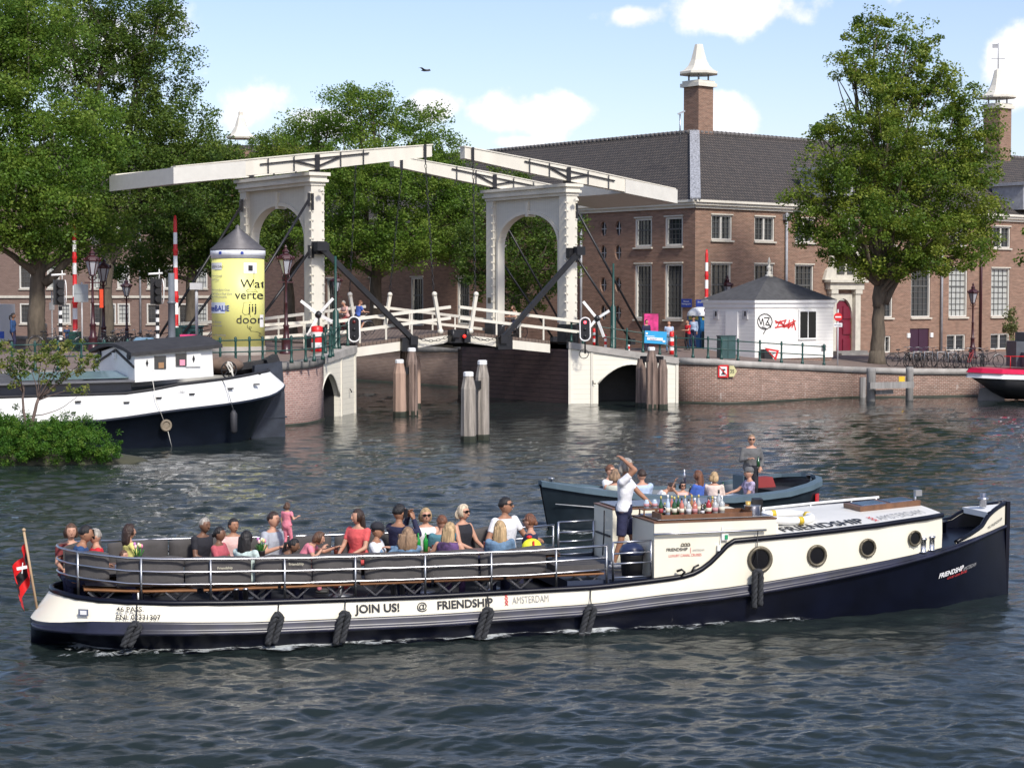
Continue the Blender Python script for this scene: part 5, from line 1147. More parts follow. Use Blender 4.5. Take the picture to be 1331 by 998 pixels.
e0 = edge_at(852, QR[4:], .35); t = thing('information_board', 'light blue board with white bars fixed to the quay railing', 'information board', (e0.x, e0.y, e0.z), .02)
c0 = P(852, 438.5, e0.y - .08); m = MB(); m.box(c0, (1.1, .04, .62), mat=Matrix.Rotation(.06, 3, 'Y')); m.build('board', sky_blue, t, True)
m = MB(); m.box(c0 + Vector((-.03, -.03, -.08)), (.78, .02, .14), mat=Matrix.Rotation(.06, 3, 'Y')); m.box(c0 + Vector((-.28, -.03, .06)), (.45, .02, .03), mat=Matrix.Rotation(.06, 3, 'Y')); m.box(c0 + Vector((-.44, -.03, .2)), (.1, .02, .1)); m.box(c0 + Vector((.42, -.03, -.2)), (.13, .02, .1)); m.build('white_bars', print_white, t, True)
text('MUSEUM', .09, lambda x, y, o, c0=c0: c0 + Vector((x - .28, -.045 - o, y - .12)), print_blue, t, world=True)
q = ground(944, 94.8); q2 = P(944, 462, 94.8); t = thing('cable_cabinet', 'dark green metal cabinet before the left face of the white hut', 'cabinet', (q.x, q.y, q.z), RZ * .5)
m = MB(); m.box((0, 0, .55), (.85, .45, 1.15)); m.build('body', M('cabinet green', (.03, .075, .075), .5, var=.2), t); m = MB(); m.box((0, 0, 1.14), (.9, .5, .05)); m.box((.0, -.235, .55), (.02, .02, 1.05)); m.build('lid', M('cabinet green2', (.02, .05, .05), .5), t)
q = P(1004, 466, 93.6); t = thing('warning_sign', 'red bordered triangular road sign leaning upside down against the quay railing', 'road sign', q, .1)
m = MB(); tri = [(-.42, .55), (.34, .42), (.18, -.1)]; f = lambda x, y, k: Vector((x, k, y)); m.prism(tri, f, 0, .02); m.build('plate', red, t); m = MB(); m.prism([(-.22, .42), (.2, .35), (.12, .06)], f, -.012, -.005); m.build('white_field', white, t)
q = ground(1089, 97.0); t = thing('no_entry_sign', 'round red no entry sign on a thin pole right of the white hut', 'road sign', q); zs = P(1089, 412, 97).z - q.z
m = MB(); m.lathe((0, .04, 0), [(.04, 0), (.04, zs + .4)], 8); m.build('pole', greyish, t)
m = MB(); m.prism([(math.cos(a) * .22, math.sin(a) * .22 + zs) for a in [i * math.pi / 12 for i in range(24)]], f, -.02, .01); m.build('disc', red, t); m = MB(); m.box((0, -.03, zs), (.31, .02, .07)); m.build('white_bar', white, t); m = MB(); m.box((.0, -.01, zs - .42), (.44, .03, .2)); o = m.build('sub_plate', print_white, t)
text('UITGEZ.', .11, lambda x, y, o_, zs=zs: Vector((x - .2, -.03 - o_, zs - .46 + y)), print_black, t, bold=.002)
# no mooring sign on the quay wall
e0 = edge_at(940, QR[4:], -.03); c0 = P(940, 482.5, e0.y - .04); t = thing('mooring_sign', 'red bordered no mooring sign with a yellow arrow plate on the quay wall', 'mooring sign', c0)
m = MB(); m.box(c0, (.52, .03, .62)); m.build('plate', red, t, True); m = MB(); m.box(c0 + Vector((0, -.02, 0)), (.36, .02, .46)); m.build('white_field', white, t, True)
m = MB(); m.box(c0 + Vector((0, -.035, .08)), (.2, .015, .07)); m.box(c0 + Vector((0, -.036, -.03)), (.09, .015, .22)); m.box(c0 + Vector((0, -.037, -.14)), (.2, .015, .05)); m.bar(c0 + Vector((-.18, -.04, .2)), c0 + Vector((.18, -.04, -.2)), .015, .045, 1); m.build('symbol', [print_black, red], t, True)
m = MB(); m.prism([(.3, -.27), (.52, -.27), (.68, 0), (.52, .27), (.3, .27)], lambda x, y, k, c0=c0: c0 + Vector((x, k, y)), -.02, .01); m.build('arrow_plate', M('pale yellow', (.62, .58, .3), .5), t, True)
text('35', .26, lambda x, y, o, c0=c0: c0 + Vector((.33 + x * .85, -.035 - o, y - .09)), print_black, t, world=True)
# left quay clutter
q = ground(245, 81.5); m = MB(); m.box(q + Vector((0, 0, P(245, 438, 81.5).z - q.z)), (.62, .4, .22), taper=1.1); m.build('pink_crate', M('pink plastic', (.75, .06, .22), .5), label='pink plastic crate standing between the post and the barge roof', cat='crate')
q = ground(188, 82); m = MB(); zz_ = P(188, 441, 82).z; m.box((q.x, q.y, zz_), (.95, .6, .16), taper=.7); m.build('blue_cover', M('faded blue canvas', (.12, .22, .32), .7), label='small faded blue canvas cover above the barge roof', cat='cover')
q = ground(243, 88); m = MB(); m.box(q + Vector((0, 0, .8)), (1.4, .8, .9)); m.box(q + Vector((0, 0, 1.3)), (1.5, .9, .1)); m.build('waste_container', M('teal container', (.015, .06, .065), .5), label='dark teal waste container behind the pink crate', cat='waste container')
q = ground(20, 96); t = thing('white_van', 'white box van front standing under the trees at the left edge', 'van', q + Vector((-1.4, 0, 0)), .1)
m = MB(); m.box((0, 0, 1.35), (2.0, 4.6, 1.9)); m.box((0, 0, .5), (1.9, 4.4, .5), 1); m.build('body', [white, black], t); m = MB(); m.box((.1, -2.32, 1.7), (1.6, .05, .7)); m.build('windscreen', glass, t); m = MB(); m.box((.95, -2.33, .75), (.5, .06, .35)); m.build('headlight', M('blue panel', (.02, .08, .4), .5), t)
for x in (-.8, .8):
    m = MB(); m.tube([(x - .1, -1.4, .35), (x + .1, -1.4, .35)], .35, 12); m.build('wheel', black, t)

# ---------------------------------------------------------------- bicycles
def make_bicycle(label, loc, rz, paint, grp):
    t = thing('bicycle', label, 'bicycle', loc, rz, grp); r = .34
    for x in (-.52, .52):
        m = MB(); m.tube([(x + r * math.cos(a), 0, r + .01 + r * math.sin(a)) for a in [i * math.pi / 9 for i in range(18)]], .022, 6, closed=True)
        for i in range(6):
            a = math.pi * i / 6; m.tube([(x + r * math.cos(a), 0, r + r * math.sin(a)), (x - r * math.cos(a), 0, r - r * math.sin(a))], .005, 3)
        m.build('wheel', black, t)
    m = MB(); J = lambda *p: m.tube([Vector((a, 0, b)) for a, b in p], .018, 6)
    J((-.52, .35), (-.08, .32)); J((-.52, .35), (-.17, .78)); J((-.08, .32), (-.2, .88)); J((-.08, .32), (.36, .78)); J((-.17, .75), (.35, .86)); J((.33, .98), (.40, .72), (.52, .35))
    m.build('frame', paint, t)
    m = MB(); m.ball((-.2, 0, .93), (.14, .07, .04), 8, 5); m.build('saddle', black, t)
    m = MB(); m.tube([(.2, -.27, 1.05), (.32, -.24, 1.08), (.35, 0, 1.02), (.32, .24, 1.08), (.2, .27, 1.05)], .014, 6); m.build('handlebar', dullsteel, t)
    m = MB(); m.box((-.5, 0, .76), (.42, .14, .03)); m.tube([(-.52, .05, .35), (-.62, .05, .75)], .01, 4); m.build('rear_rack', black, t)
    m = MB(); m.tube([(-.52 + .385 * math.cos(a), 0, .35 + .385 * math.sin(a)) for a in [.4 + i * .25 for i in range(9)]], .012, 5); m.tube([(.52 + .385 * math.cos(a), 0, .35 + .385 * math.sin(a)) for a in [.9 + i * .25 for i in range(8)]], .012, 5); m.build('mudguards', dullsteel, t)
    m = MB(); m.tube([(-.08, -.05, .32), (-.08, -.05, .18), ], .012, 5); m.box((-.08, -.1, .17), (.09, .09, .02)); m.tube([(-.08, .05, .32), (-.08, .05, .46)], .012, 5); m.box((-.08, .1, .47), (.09, .09, .02)); m.build('pedals', black, t)
    return t
bk0 = make_bicycle('black city bicycle at the left end of the rack below the plum door', ground(1172, 99.0), .15, black, 'bicycles parked on the right quay')
bred = make_bicycle('red framed bicycle in front of the oxblood street lamp', ground(1262, 99.6), 1.0, M('red bicycle paint', (.35, .03, .03), .4), 'bicycles parked on the right quay')
labs = ['second bicycle from the left in the rack below the plum door', 'third bicycle from the left in the rack, steeply angled', 'bicycle in the middle of the quay rack', 'bicycle right of the middle of the quay rack', 'bicycle beside the rack hoop below the pale windows', 'bicycle just left of the red framed bicycle', 'bicycle with a white saddle bag leaning right of the red bicycle', 'bicycle nearest the red and white boat stern']
for (px, d, rz), lab in zip(((1184, 99.2, .9), (1196, 99.0, 1.1), (1208, 99.2, .8), (1222, 99.5, .3), (1236, 99.2, .7), (1248, 99.2, .9), (1277, 99.6, 1.2), (1287, 100, .3)), labs): dup(bk0, ground(px, d), rz, lab)
for i, px in enumerate((1188, 1202, 1219, 1233)):
    q = ground(px, 98.6); m = MB(); m.tube([q, q + Vector((0, 0, .85)), q + Vector((.45, .2, .85)), q + Vector((.45, .2, 0))], .028, 6); m.build('bicycle_rack', dullsteel, label=['leftmost', 'second', 'third', 'rightmost'][i] + ' of the four steel bicycle hoops on the right quay', cat='bicycle rack', group='steel bicycle hoops')
labs = ['bicycle parked on the left quay behind the sapling', 'bicycle parked beside the striped signal pole on the left quay', 'bicycle parked under the left oxblood lamps', 'bicycle parked behind the small blue canvas cover', 'bicycle parked halfway between the lamps and the second signal', 'bicycle parked right behind the second road signal', 'bicycle parked left of the thick grey mast', 'bicycle parked between the mast and the yellow column']
for (px, d, rz), lab in zip(((62, 84, .2), (92, 85, .7), (128, 86, .4), (150, 85, 1.0), (166, 85.5, .2), (186, 86, .8), (210, 85, .1), (266, 84, .5)), labs): dup(bk0, ground(px, d), rz, lab, 'bicycles parked on the left quay')

for i, (px, d, rz) in enumerate(((140, 88, .3), (158, 89, .9), (175, 88, .2), (195, 89, 1.1), (237, 89, .3), (255, 90, .9))): dup(bk0, ground(px, d) + Vector((0, 0, .05)), rz, ('back row bicycle %s on the left quay' % ('behind the lamps', 'left of the distant lantern', 'right of the distant lantern', 'behind the second road signal', 'behind the grey mast', 'behind the sensor post')[i]), 'bicycles parked on the left quay')
# ---------------------------------------------------------------- boats
def interp(xs, ys): return lambda x: float(np.interp(x, xs, ys))
def strip(m, us, fa, fb, mi=0, sm=True):
    """surface between two edge curves given as u -> point"""
    m.loft([[fa(u), fb(u)] for u in us], mi, sm, False, False)
def both(fn):
    for s in (-1, 1): fn(s)
# --- the tour boat in front
YAW = R(16.7); BE = Vector((math.cos(YAW), math.sin(YAW))); BN = Vector((-BE.y, BE.x)); P1 = Vector((-3.051, 27.368)); BO_ = P1 - BE * 4.5 + BN * 1.5
def BW(u, y, z): q = BO_ + BE * u + BN * y; return Vector((q.x, q.y, z))
def FP(px, py, y):
    s, z = on_wall(px, py, BO_ + BN * y, BE); return Vector((s, y, z))
U0, U1 = .55, 17.2
def hb(u):
    if u < 3.6: t = (3.6 - u) / (3.6 - U0); return 1.46 * math.sqrt(max(0, 1 - t ** 2.6))
    return float(np.interp(u, (3.6, 6, 12.5, 14, 15, 15.7, 16.3, 16.8, 17.05, 17.2), (1.46, 1.5, 1.5, 1.4, 1.2, .95, .62, .3, .12, .03)))
zc = interp((.55, .8, 1.3, 2.1, 3.8, 6.4, 9.1, 10, 11.4, 13.1, 14.9, 16.4, 17.2), (.40, .42, .48, .48, .41, .40, .44, .52, .60, .78, .97, 1.13, 1.22))
zr = interp((.55, .9, 2, 3.8, 6.4, 9.1, 10, 11.4, 13.1, 14.6, 16.4, 17.2), (.26, .28, .27, .22, .20, .25, .32, .41, .60, .80, 1.06, 1.16))
zg = interp((.55, .95, 1.3, 2.1, 3.8, 6.4, 9.1, 10, 10.5, 10.75, 10.95, 11.15, 11.35, 12, 13.1, 15.4), (.84, .82, .77, .74, .69, .67, .69, .75, .79, .85, .96, 1.14, 1.33, 1.36, 1.42, 1.57))
def hg(u):                                  # half breadth at the gunwale: tumblehome strong at the stern
    ins = float(np.interp(u, (.55, 1.5, 3, 6, 12, 16), (.36, .30, .14, .06, .03, .02))); return max(0.0, hb(max(U0, u - ins * .9)) - ins * .55)
def hside(u, z):
    t = (z - zc(u)) / max(.05, zg(u) - zc(u)); t = max(0, min(1, t)); return hb(u) * (1 - t) + hg(u) * t
UG0 = .86
us = [U0, .57, .62, .7, .8, .95, 1.15, 1.4, 1.75, 2.2, 2.8, 3.6] + [4.2 + i * .5 for i in range(25)] + [16.5, 16.75, 16.95, 17.1, 17.2]
us = sorted(set(us))
ship = thing('tour_boat', 'long open tour boat with navy hull, cream side and full of passengers', 'tour boat', (BO_.x, BO_.y, 0), YAW)
hw = lambda u: hb(max(U0, u - float(np.interp(u, (.5, 3, 6, 14, 17.2), (.8, .3, 0, 0, .25))))) * float(np.interp(u, (.5, 3, 12, 16, 17.2), (.75, .93, .97, .8, .7)))
m = MB()
def hullside(s):
    rings = []
    for u in us:
        rings.append([(u, s * hw(u) * .9, -.5), (u, s * hw(u), -.05), (u, s * (hw(u) * .4 + hb(u) * .6), zr(u) * .55), (u, s * hb(u), zr(u) + .005)])
    m.loft(rings, 0, True, False, False)
both(hullside); m.build('hull', navy, ship)
m = MB()
def rub(s):
    rings = []
    for u in us:
        b = hb(u); a, c = zr(u), zc(u); h = c - a
        rings.append([(u, s * b, a), (u, s * (b + .07), a + .01), (u, s * (b + .085), a + .045), (u, s * (b + .06), a + .075), (u, s * (b + .03), a + h * .5), (u, s * (b + .05), c - .03), (u, s * (b + .02), c + .0)])
    m.loft(rings, 0, True, False, False)
both(rub); m.build('rub_rail', M('worn navy rub rail', (.012, .013, .028), .35, var=.7, scale=2.5), ship)
m = MB()
UC = [u for u in us if u <= 15.3] + [15.36]
def stern_fix(u, z): return max(u, U0)
def creamside(s):
    rings = []
    for u in UC:
        ug = UG0 + (u - U0) * (15.36 - UG0) / (15.36 - U0)        # gunwale starts further in than the rub rail
        A = (u, s * hb(u), zc(u)); B = (ug, s * max(0, hg2(ug)), zg(ug)); rings.append([A, tuple((A[k] + B[k]) / 2 + (0, s * .012, 0)[k] for k in range(3)), B])
    m.loft(rings, 0, True, False, False)
def hg2(u):
    t = max(0, min(1, (3.7 - u) / (3.7 - UG0))); return float(np.interp(u, (3.7, 6, 12.5, 14, 15, 15.4), (1.38, 1.45, 1.47, 1.38, 1.19, 1.06))) * math.sqrt(max(0, 1 - t ** 2.6))
both(creamside); m.build('side_strake', cream, ship)
UGL = [UG0, .87, .9, .95, 1.05, 1.2, 1.5, 1.9, 2.5, 3.2] + [3.7 + .35 * i for i in range(19)] + [10.4, 10.55, 10.7, 10.85, 11.0, 11.15, 11.28, 11.4, 11.8, 12.5, 13.2, 14, 14.6, 15, 15.36]
m = MB(); m.tube([(u, -hg2(u) - .01, zg(u)) for u in UGL[::-1]] + [(u, hg2(u) + .01, zg(u)) for u in UGL[1:]], .045, 6); m.build('gunwale_moulding', navy, ship)
# foredeck, front wall and bow bulwarks
m = MB(); V = [u for u in us if u >= 15.2]; strip(m, V, lambda u: (u, -hb(u), zc(u) - .01), lambda u: (u, hb(u), zc(u) - .01)); m.build('foredeck', navy, ship)
m = MB(); u = 15.36; m.add([(u, -hg2(u), zc(u) - .1), (u, hg2(u), zc(u) - .1), (u, hg2(u), zg(u)), (u, 0, zg(u) + .09), (u, -hg2(u), zg(u))], [(0, 1, 2, 3, 4)]); m.build('cabin_front', cream, ship)
zb = interp((15.7, 16.1, 16.45, 16.6, 16.75, 17.0, 17.2), (.02, .07, .14, .25, .31, .35, .37))
VB = [15.7, 15.9, 16.1, 16.3, 16.45, 16.55, 16.65, 16.8, 16.95, 17.1, 17.19]
for s in (-1, 1):
    m = MB(); rings = [[(u, s * (hb(u) + .01), zc(u)), (u, s * (hb(u) + .015), zc(u) + zb(u)), (u, s * max(0, hb(u) - .05), zc(u) + zb(u)), (u, s * max(0, hb(u) - .05), zc(u))] for u in VB]
    m.loft(rings, 0, False); bwk = m.build('bow_bulwark', cream, ship)
    m = MB(); m.tube([(u, s * hb(u), zc(u) + zb(u) + .01) for u in VB], .04, 6); m.build('moulding', navy, bwk)
    m = MB(); m.loft([[(u, s * max(.002, hb(u) - .055), zc(u)), (u, s * max(.002, hb(u) - .055), zc(u) + zb(u))] for u in VB], 0, True, False, False); m.build('inner_lining', navy, bwk)
m = MB(); m.add([(16.62, -.42, 1.50), (17.18, -.02, 1.59), (17.18, .02, 1.59), (16.62, .42, 1.50)], [(0, 1, 2, 3)]); m.add([(16.62, -.42, 1.50), (16.62, .42, 1.50), (16.62, .42, 1.40), (16.62, -.42, 1.40)], [(0, 1, 2, 3)]); m.build('bow_deck', white, ship)
m = MB(); m.bar((17.23, 0, -.3), (17.26, 0, 1.63), .07, .12, up=Vector((0, 1, 0))); m.build('stem_post', navy, ship)
m = MB(); m.lathe((16.75, -.05, 1.55), [(.06, 0), (.06, .12), (.10, .13), (.10, .16), (.055, .17), (.055, .24)], 10); m.build('bow_bollard', steel, ship)
for x in (14.93, 15.12):
    m = MB(); m.lathe((x, -hb(x) + .02, zc(x) + .0), [(.09, 0), (.06, .02), (.06, .2), (.075, .21), (.075, .24), (.0, .25)], 10); m.build('side_bollard', steel, ship)
for x in (15.9, 16.1): m = MB(); m.lathe((x, .25, zc(x)), [(.09, 0), (.09, .16), (.12, .17), (.12, .2)], 10); m.build('deck_bollard', navy, ship)
# cabin roof
m = MB(); UR = [11.35, 12, 12.6, 13.3, 14, 14.6, 15, 15.37]
m.loft([[(u, y * (hg2(u) - .02), zg(u) + .025 + .07 * (1 - abs(y) ** 1.8)) for y in (-1, -.9, -.75, -.5, -.25, 0, .25, .5, .75, .9, 1)] for u in UR], 0, True, False, False); m.build('cabin_roof', M('roof white', (.70, .685, .63), .4, var=.04), ship)
roofz = lambda u, y: zg(u) + .025 + .07 * (1 - abs(y / (hg2(u) - .02)) ** 1.8)
m = MB(); m.tube([(u, 1.15 if u < 14.4 else 1.15 - (u - 14.4) * .12, zg(u) + .09) for u in (12.2, 13, 14, 14.8, 15.3)], .022, 6)
for u in (12.3, 13.1, 14, 14.8, 15.25): m.tube([(u, 1.12 if u < 15 else 1.04, zg(u) - .01), (u, 1.13 if u < 15 else 1.05, zg(u) + .09)], .015, 5)
m.build('roof_rail', white, ship)
m = MB(); m.box((14.78, -.05, roofz(14.78, 0) + .03), (1.15, .62, .10), mat=Matrix.Rotation(-.07, 3, 'Y')); m.build('skylight', wood, ship); sk = ship.children[-1]
m = MB(); [m.box((14.78 + i, -.05, roofz(14.78, 0) + .085 + i * .07), (.46, .44, .012), mat=Matrix.Rotation(-.07, 3, 'Y')) for i in (-.27, .27)]; m.build('skylight_pane', M('blue sky glass', (.10, .16, .28), .1, spec=.9, var=.1), sk)
m = MB(); m.tube([(15.28, -.3, roofz(15.2, -.3)), (15.28, -.3, roofz(15.2, -.3) + .22)], .025, 6); m.box((15.33, -.3, roofz(15.2, -.3) + .22), (.12, .08, .1)); m.build('deck_lamp', dullsteel, ship)
m = MB(); m.box((12.55, -.55, roofz(12.5, -.5) + .03), (.8, .4, .05)); m.build('roof_step', offwhite, ship)
# counters of the bar
HB = 1.655
for y0, y1, nm in ((-1.44, -.45, 'near'), (.5, 1.44, 'far')):
    m = MB(); m.box((11.1, (y0 + y1) / 2, (.6 + HB) / 2), (2.1, y1 - y0, HB - .6)); c_ = m.build('bar_cabinet', cream, ship)
    m = MB(); m.box((11.1, (y0 + y1) / 2, HB + .012), (2.12, y1 - y0 + .02, .024)); m.build('bar_top', wood, c_)
    m = MB(); m.box((11.12, (y0 + y1) / 2, HB + .045), (1.98, y1 - y0 - .1, .012)); m.build('steel_worktop', steel, c_)
m = MB(); m.box((11.85, .02, (.9 + HB) / 2), (.55, .95, HB - .9)); m.build('bar_cabinet', cream, ship)
m = MB(); m.box((12.2, -.9, 1.46), (.1, .8, .2)); m.build('cabinet_step', cream, ship)
m = MB(); m.box((10.035, 0.95, 1.2), (.03, .7, .03)); m.tube([(10.0, .78, 1.62), (9.98, .74, 1.2), (10.0, .86, .85)], .012, 5); m.build('cabinet_cable', black, ship)
m = MB(); m.tube([FP(850 + i * 146, 694.5 - i * 6, -1.5) for i in (0, .25, .5, .75, 1)], .02, 6)
for i in (.02, .98): a = FP(850 + i * 146, 694.5 - i * 6, -1.5); m.tube([a, a + Vector((0, .07, 0))], .015, 5)
m.build('grab_rail', steel, ship)
a = FP(942, 697.5, -1.47); m = MB(); m.box(a, (.11, .05, .1)); m.build('socket_box', white, ship); m = MB(); m.box(a + Vector((.015, -.028, 0)), (.05, .02, .07)); m.build('socket_green', M('green plastic', (.02, .3, .12), .4), ship)
a = FP(934, 712, -1.47); m = MB(); m.box(a, (.05, .04, .09)); m.tube([FP(939, 684, -1.46), FP(936, 708, -1.46), FP(936, 720, -1.47)], .008, 5); m.build('cable_plug', white, ship)
m = MB(); m.tube([FP(880, 742, -1.5), FP(886, 740, -1.56), FP(890, 743, -1.56), FP(886, 748, -1.52)], .02, 6); m.tube([FP(899, 743, -1.5), FP(902, 737, -1.55), FP(908, 734, -1.52)], .018, 6); m.build('boat_cleat', black, ship)
# deck, benches, cushions, rails of the passenger well
def hr(u):                                                        # half breadth of the railing
    t = max(0, min(1, (3.6 - u) / (3.6 - .95))); return float(np.interp(u, (3.6, 6, 10.1), (1.24, 1.33, 1.36))) * math.sqrt(max(0, 1 - t ** 2.5))
DECK = .50
m = MB(); VV = [.95, 1.2, 1.6, 2.2, 3, 4, 5, 6, 7, 8, 9, 10.1]; strip(m, VV, lambda u: (u, -max(.02, hg2(u) - .03), DECK), lambda u: (u, max(.02, hg2(u) - .03), DECK)); m.build('deck', M('dark deck', (.010, .011, .015), .8, var=.3), ship)
m = MB()
for s in (-1, 1): strip(m, VV, lambda u: (u, s * max(.02, hg2(u) - .04), DECK), lambda u: (u, s * max(.02, hg2(u) - .04), zg(u)))
m.build('inner_bulwark', navy, ship)
m = MB(); m.box((9.35, 0, .69), (1.4, 2.6, .18)); m.build('bar_step', M('ribbed navy step', (.02, .03, .06), .5), ship)
ztop = interp((.9, 2, 4.5, 8, 9.2, 10.1), (1.47, 1.37, 1.31, 1.285, 1.32, 1.36))
UL = [.95, .97, 1.02, 1.1, 1.25, 1.5, 1.9, 2.4, 3, 3.6, 4.4, 5.2, 6, 7, 8, 8.7, 9.3]
for k, (dz, r) in enumerate(((0, .020), (-.19, .017), (-.375, .017))):
    m = MB(); m.tube([(u, -hr(u), ztop(u) + dz) for u in UL[::-1]] + [(u, hr(u), ztop(u) + dz) for u in UL[1:]], r, 8); m.build('steel_rail', steel, ship)
for u in (1.22, 2.1, 3.1, 4.2, 5.27, 6.35, 7.4, 8.45, 9.28):
    for s in (-1, 1):
        m = MB(); m.tube([(u, s * (hr(u) + .0), ztop(u)), (u, s * (hr(u) + .01), zg(u) - .05)], .019, 6); m.build('rail_stanchion', dullsteel, ship)
for s in (-1, 1):
    m = MB()
    for dz in (0, -.18, -.34, -.56): m.tube([(9.38, s * 1.38, 1.37 + dz), (10.02, s * 1.38, 1.38 + dz)], .016, 6)
    for u in (9.38, 10.02): m.tube([(u, s * 1.38, .76), (u, s * 1.38, 1.375)], .02, 6)
    m.build('gate_rail', steel, ship)
segs = [(1.05, 1.66), (1.76, 2.72), (2.74, 3.72), (3.78, 4.62), (4.64, 5.38), (5.44, 6.36), (6.40, 7.22), (7.26, 8.32)]
def pillow(u0, u1, s, z0, z1, th, tilt, seed):
    g = random.Random(seed); m = MB(); n, k = 10, 7; rings = []
    for i in range(n + 1):
        u = u0 + (u1 - u0) * i / n; e = (1 - abs(2 * i / n - 1) ** 5); ring = []
        zl = z0 + tilt * (i / n - .5) ; zh = z1 + tilt * (i / n - .5)
        for j in range(2 * k):
            a = 2 * math.pi * (j + .5) / (2 * k); cx = math.cos(a); cz = math.sin(a)
            cx = math.copysign(abs(cx) ** .8, cx); cz = math.copysign(abs(cz) ** .35, cz)
            wob = .012 * math.sin(u * 17 + seed) * math.sin(a * 3 + seed)
            zz__ = (zl + zh) / 2 + cz * (zh - zl) / 2 * (.90 + .10 * e); f = (zz__ - z0) / (z1 - z0)
            ring.append((u, s * (hr(u) - .11 - .05 * f) + s * cx * (th / 2) * (.25 + .75 * e) + wob, zz__ + wob))
        rings.append(ring)
    m.loft(rings, 0, True); return m
for i, (a, b) in enumerate(segs):
    for s in (-1, 1):
        r_ = random.Random(i * 2 + s); zt = ztop((a + b) / 2) + r_.uniform(.01, .05)
        pillow(a, b, s, ztop((a + b) / 2) - .44 + r_.uniform(-.02, .02), zt, .17, r_.uniform(-.03, .03) + (.10 if i == 7 else 0), i * 3 + s).build('back_cushion', cushion, ship)
for s in (-1, 1):
    for a, b in ((1.3, 2.9), (3.0, 4.1), (4.15, 5.3), (5.35, 6.45), (6.5, 7.6), (7.65, 9.25)):
        m = MB(); strip(m, [a, (a + b) / 2, b], lambda u: (u, s * (hr(u) - .02), .895), lambda u: (u, s * (hr(u) - .50), .895)); strip(m, [a, (a + b) / 2, b], lambda u: (u, s * (hr(u) - .02), .872), lambda u: (u, s * (hr(u) - .02), .895)); strip(m, [a, (a + b) / 2, b], lambda u: (u, s * (hr(u) - .02), .86), lambda u: (u, s * (hr(u) - .50), .86)); bn = m.build('bench', slat, ship)
        m = MB(); strip(m, [a + .03, (a + b) / 2, b - .03], lambda u: (u, s * (hr(u) - .1), .935), lambda u: (u, s * (hr(u) - .52), .935)); strip(m, [a + .03, (a + b) / 2, b - .03], lambda u: (u, s * (hr(u) - .52), .90), lambda u: (u, s * (hr(u) - .52), .935)); m.build('seat_cushion', cushion, bn)
        m = MB()
        for u in (a + .25, b - .25):
            y = s * (hr(u) - .08)
            m.bar((u - .2, y, .86), (u + .2, y, DECK + .02), .025, .025); m.bar((u + .2, y - s * .03, .86), (u - .2, y - s * .03, DECK + .02), .025, .025)
            y = s * (hr(u) - .42); m.bar((u - .2, y, .86), (u + .2, y, DECK + .02), .025, .025); m.bar((u + .2, y - s * .03, .86), (u - .2, y - s * .03, DECK + .02), .025, .025)
        m.build('folding_legs', M('dark leg steel', (.12, .12, .13), .45, .8), bn)
for u in (3.55, 5.95): 
    for k in (-.07, .07): m = MB(); m.lathe((u + k, -1.2, zg(u) - .02), [(.04, 0), (.04, .18), (.055, .19), (.05, .21), (0, .22)], 8); m.build('mast_socket', steel, ship)
# portholes
for px, py, r in ((988, 727, 17.5), (1062, 722, 14.5), (1128, 712, 12.6), (1189.5, 699.5, 10.8)):
    a = FP(px, py, -1.49); b = hside(a.x, a.z); a = FP(px, py, -b - .02); q = r * 1 / 80.0; slope = (hside(a.x + .2, a.z) - hside(a.x - .2, a.z)) / .4
    m = MB(); pts = [(a.x + q * .86 * math.cos(t), -(b + slope * q * .86 * math.cos(t)) - .02, a.z + q * .86 * math.sin(t)) for t in [i * math.pi / 12 for i in range(24)]]
    m.tube(pts, (q * .15), 8, closed=True); ph = m.build('porthole', brass, ship)
    m = MB(); m.add([(a.x + q * .84 * math.cos(t), -(b + slope * q * .84 * math.cos(t)) - .014, a.z + q * .84 * math.sin(t)) for t in [i * math.pi / 12 for i in range(24)]], [tuple(range(24))]); m.build('porthole_glass', M('dark porthole', (.004, .004, .005), .15, spec=.4), ph)
    for i in range(8):
        t = i * math.pi / 4; m = MB()
    m = MB(); [m.ball((a.x + q * .9 * math.cos(t), -(b + slope * q * .9 * math.cos(t)) - .045, a.z + q * .9 * math.sin(t)), .012, 6, 4) for t in [i * math.pi / 4 for i in range(8)]]; m.build('porthole_bolts', brass, ph)
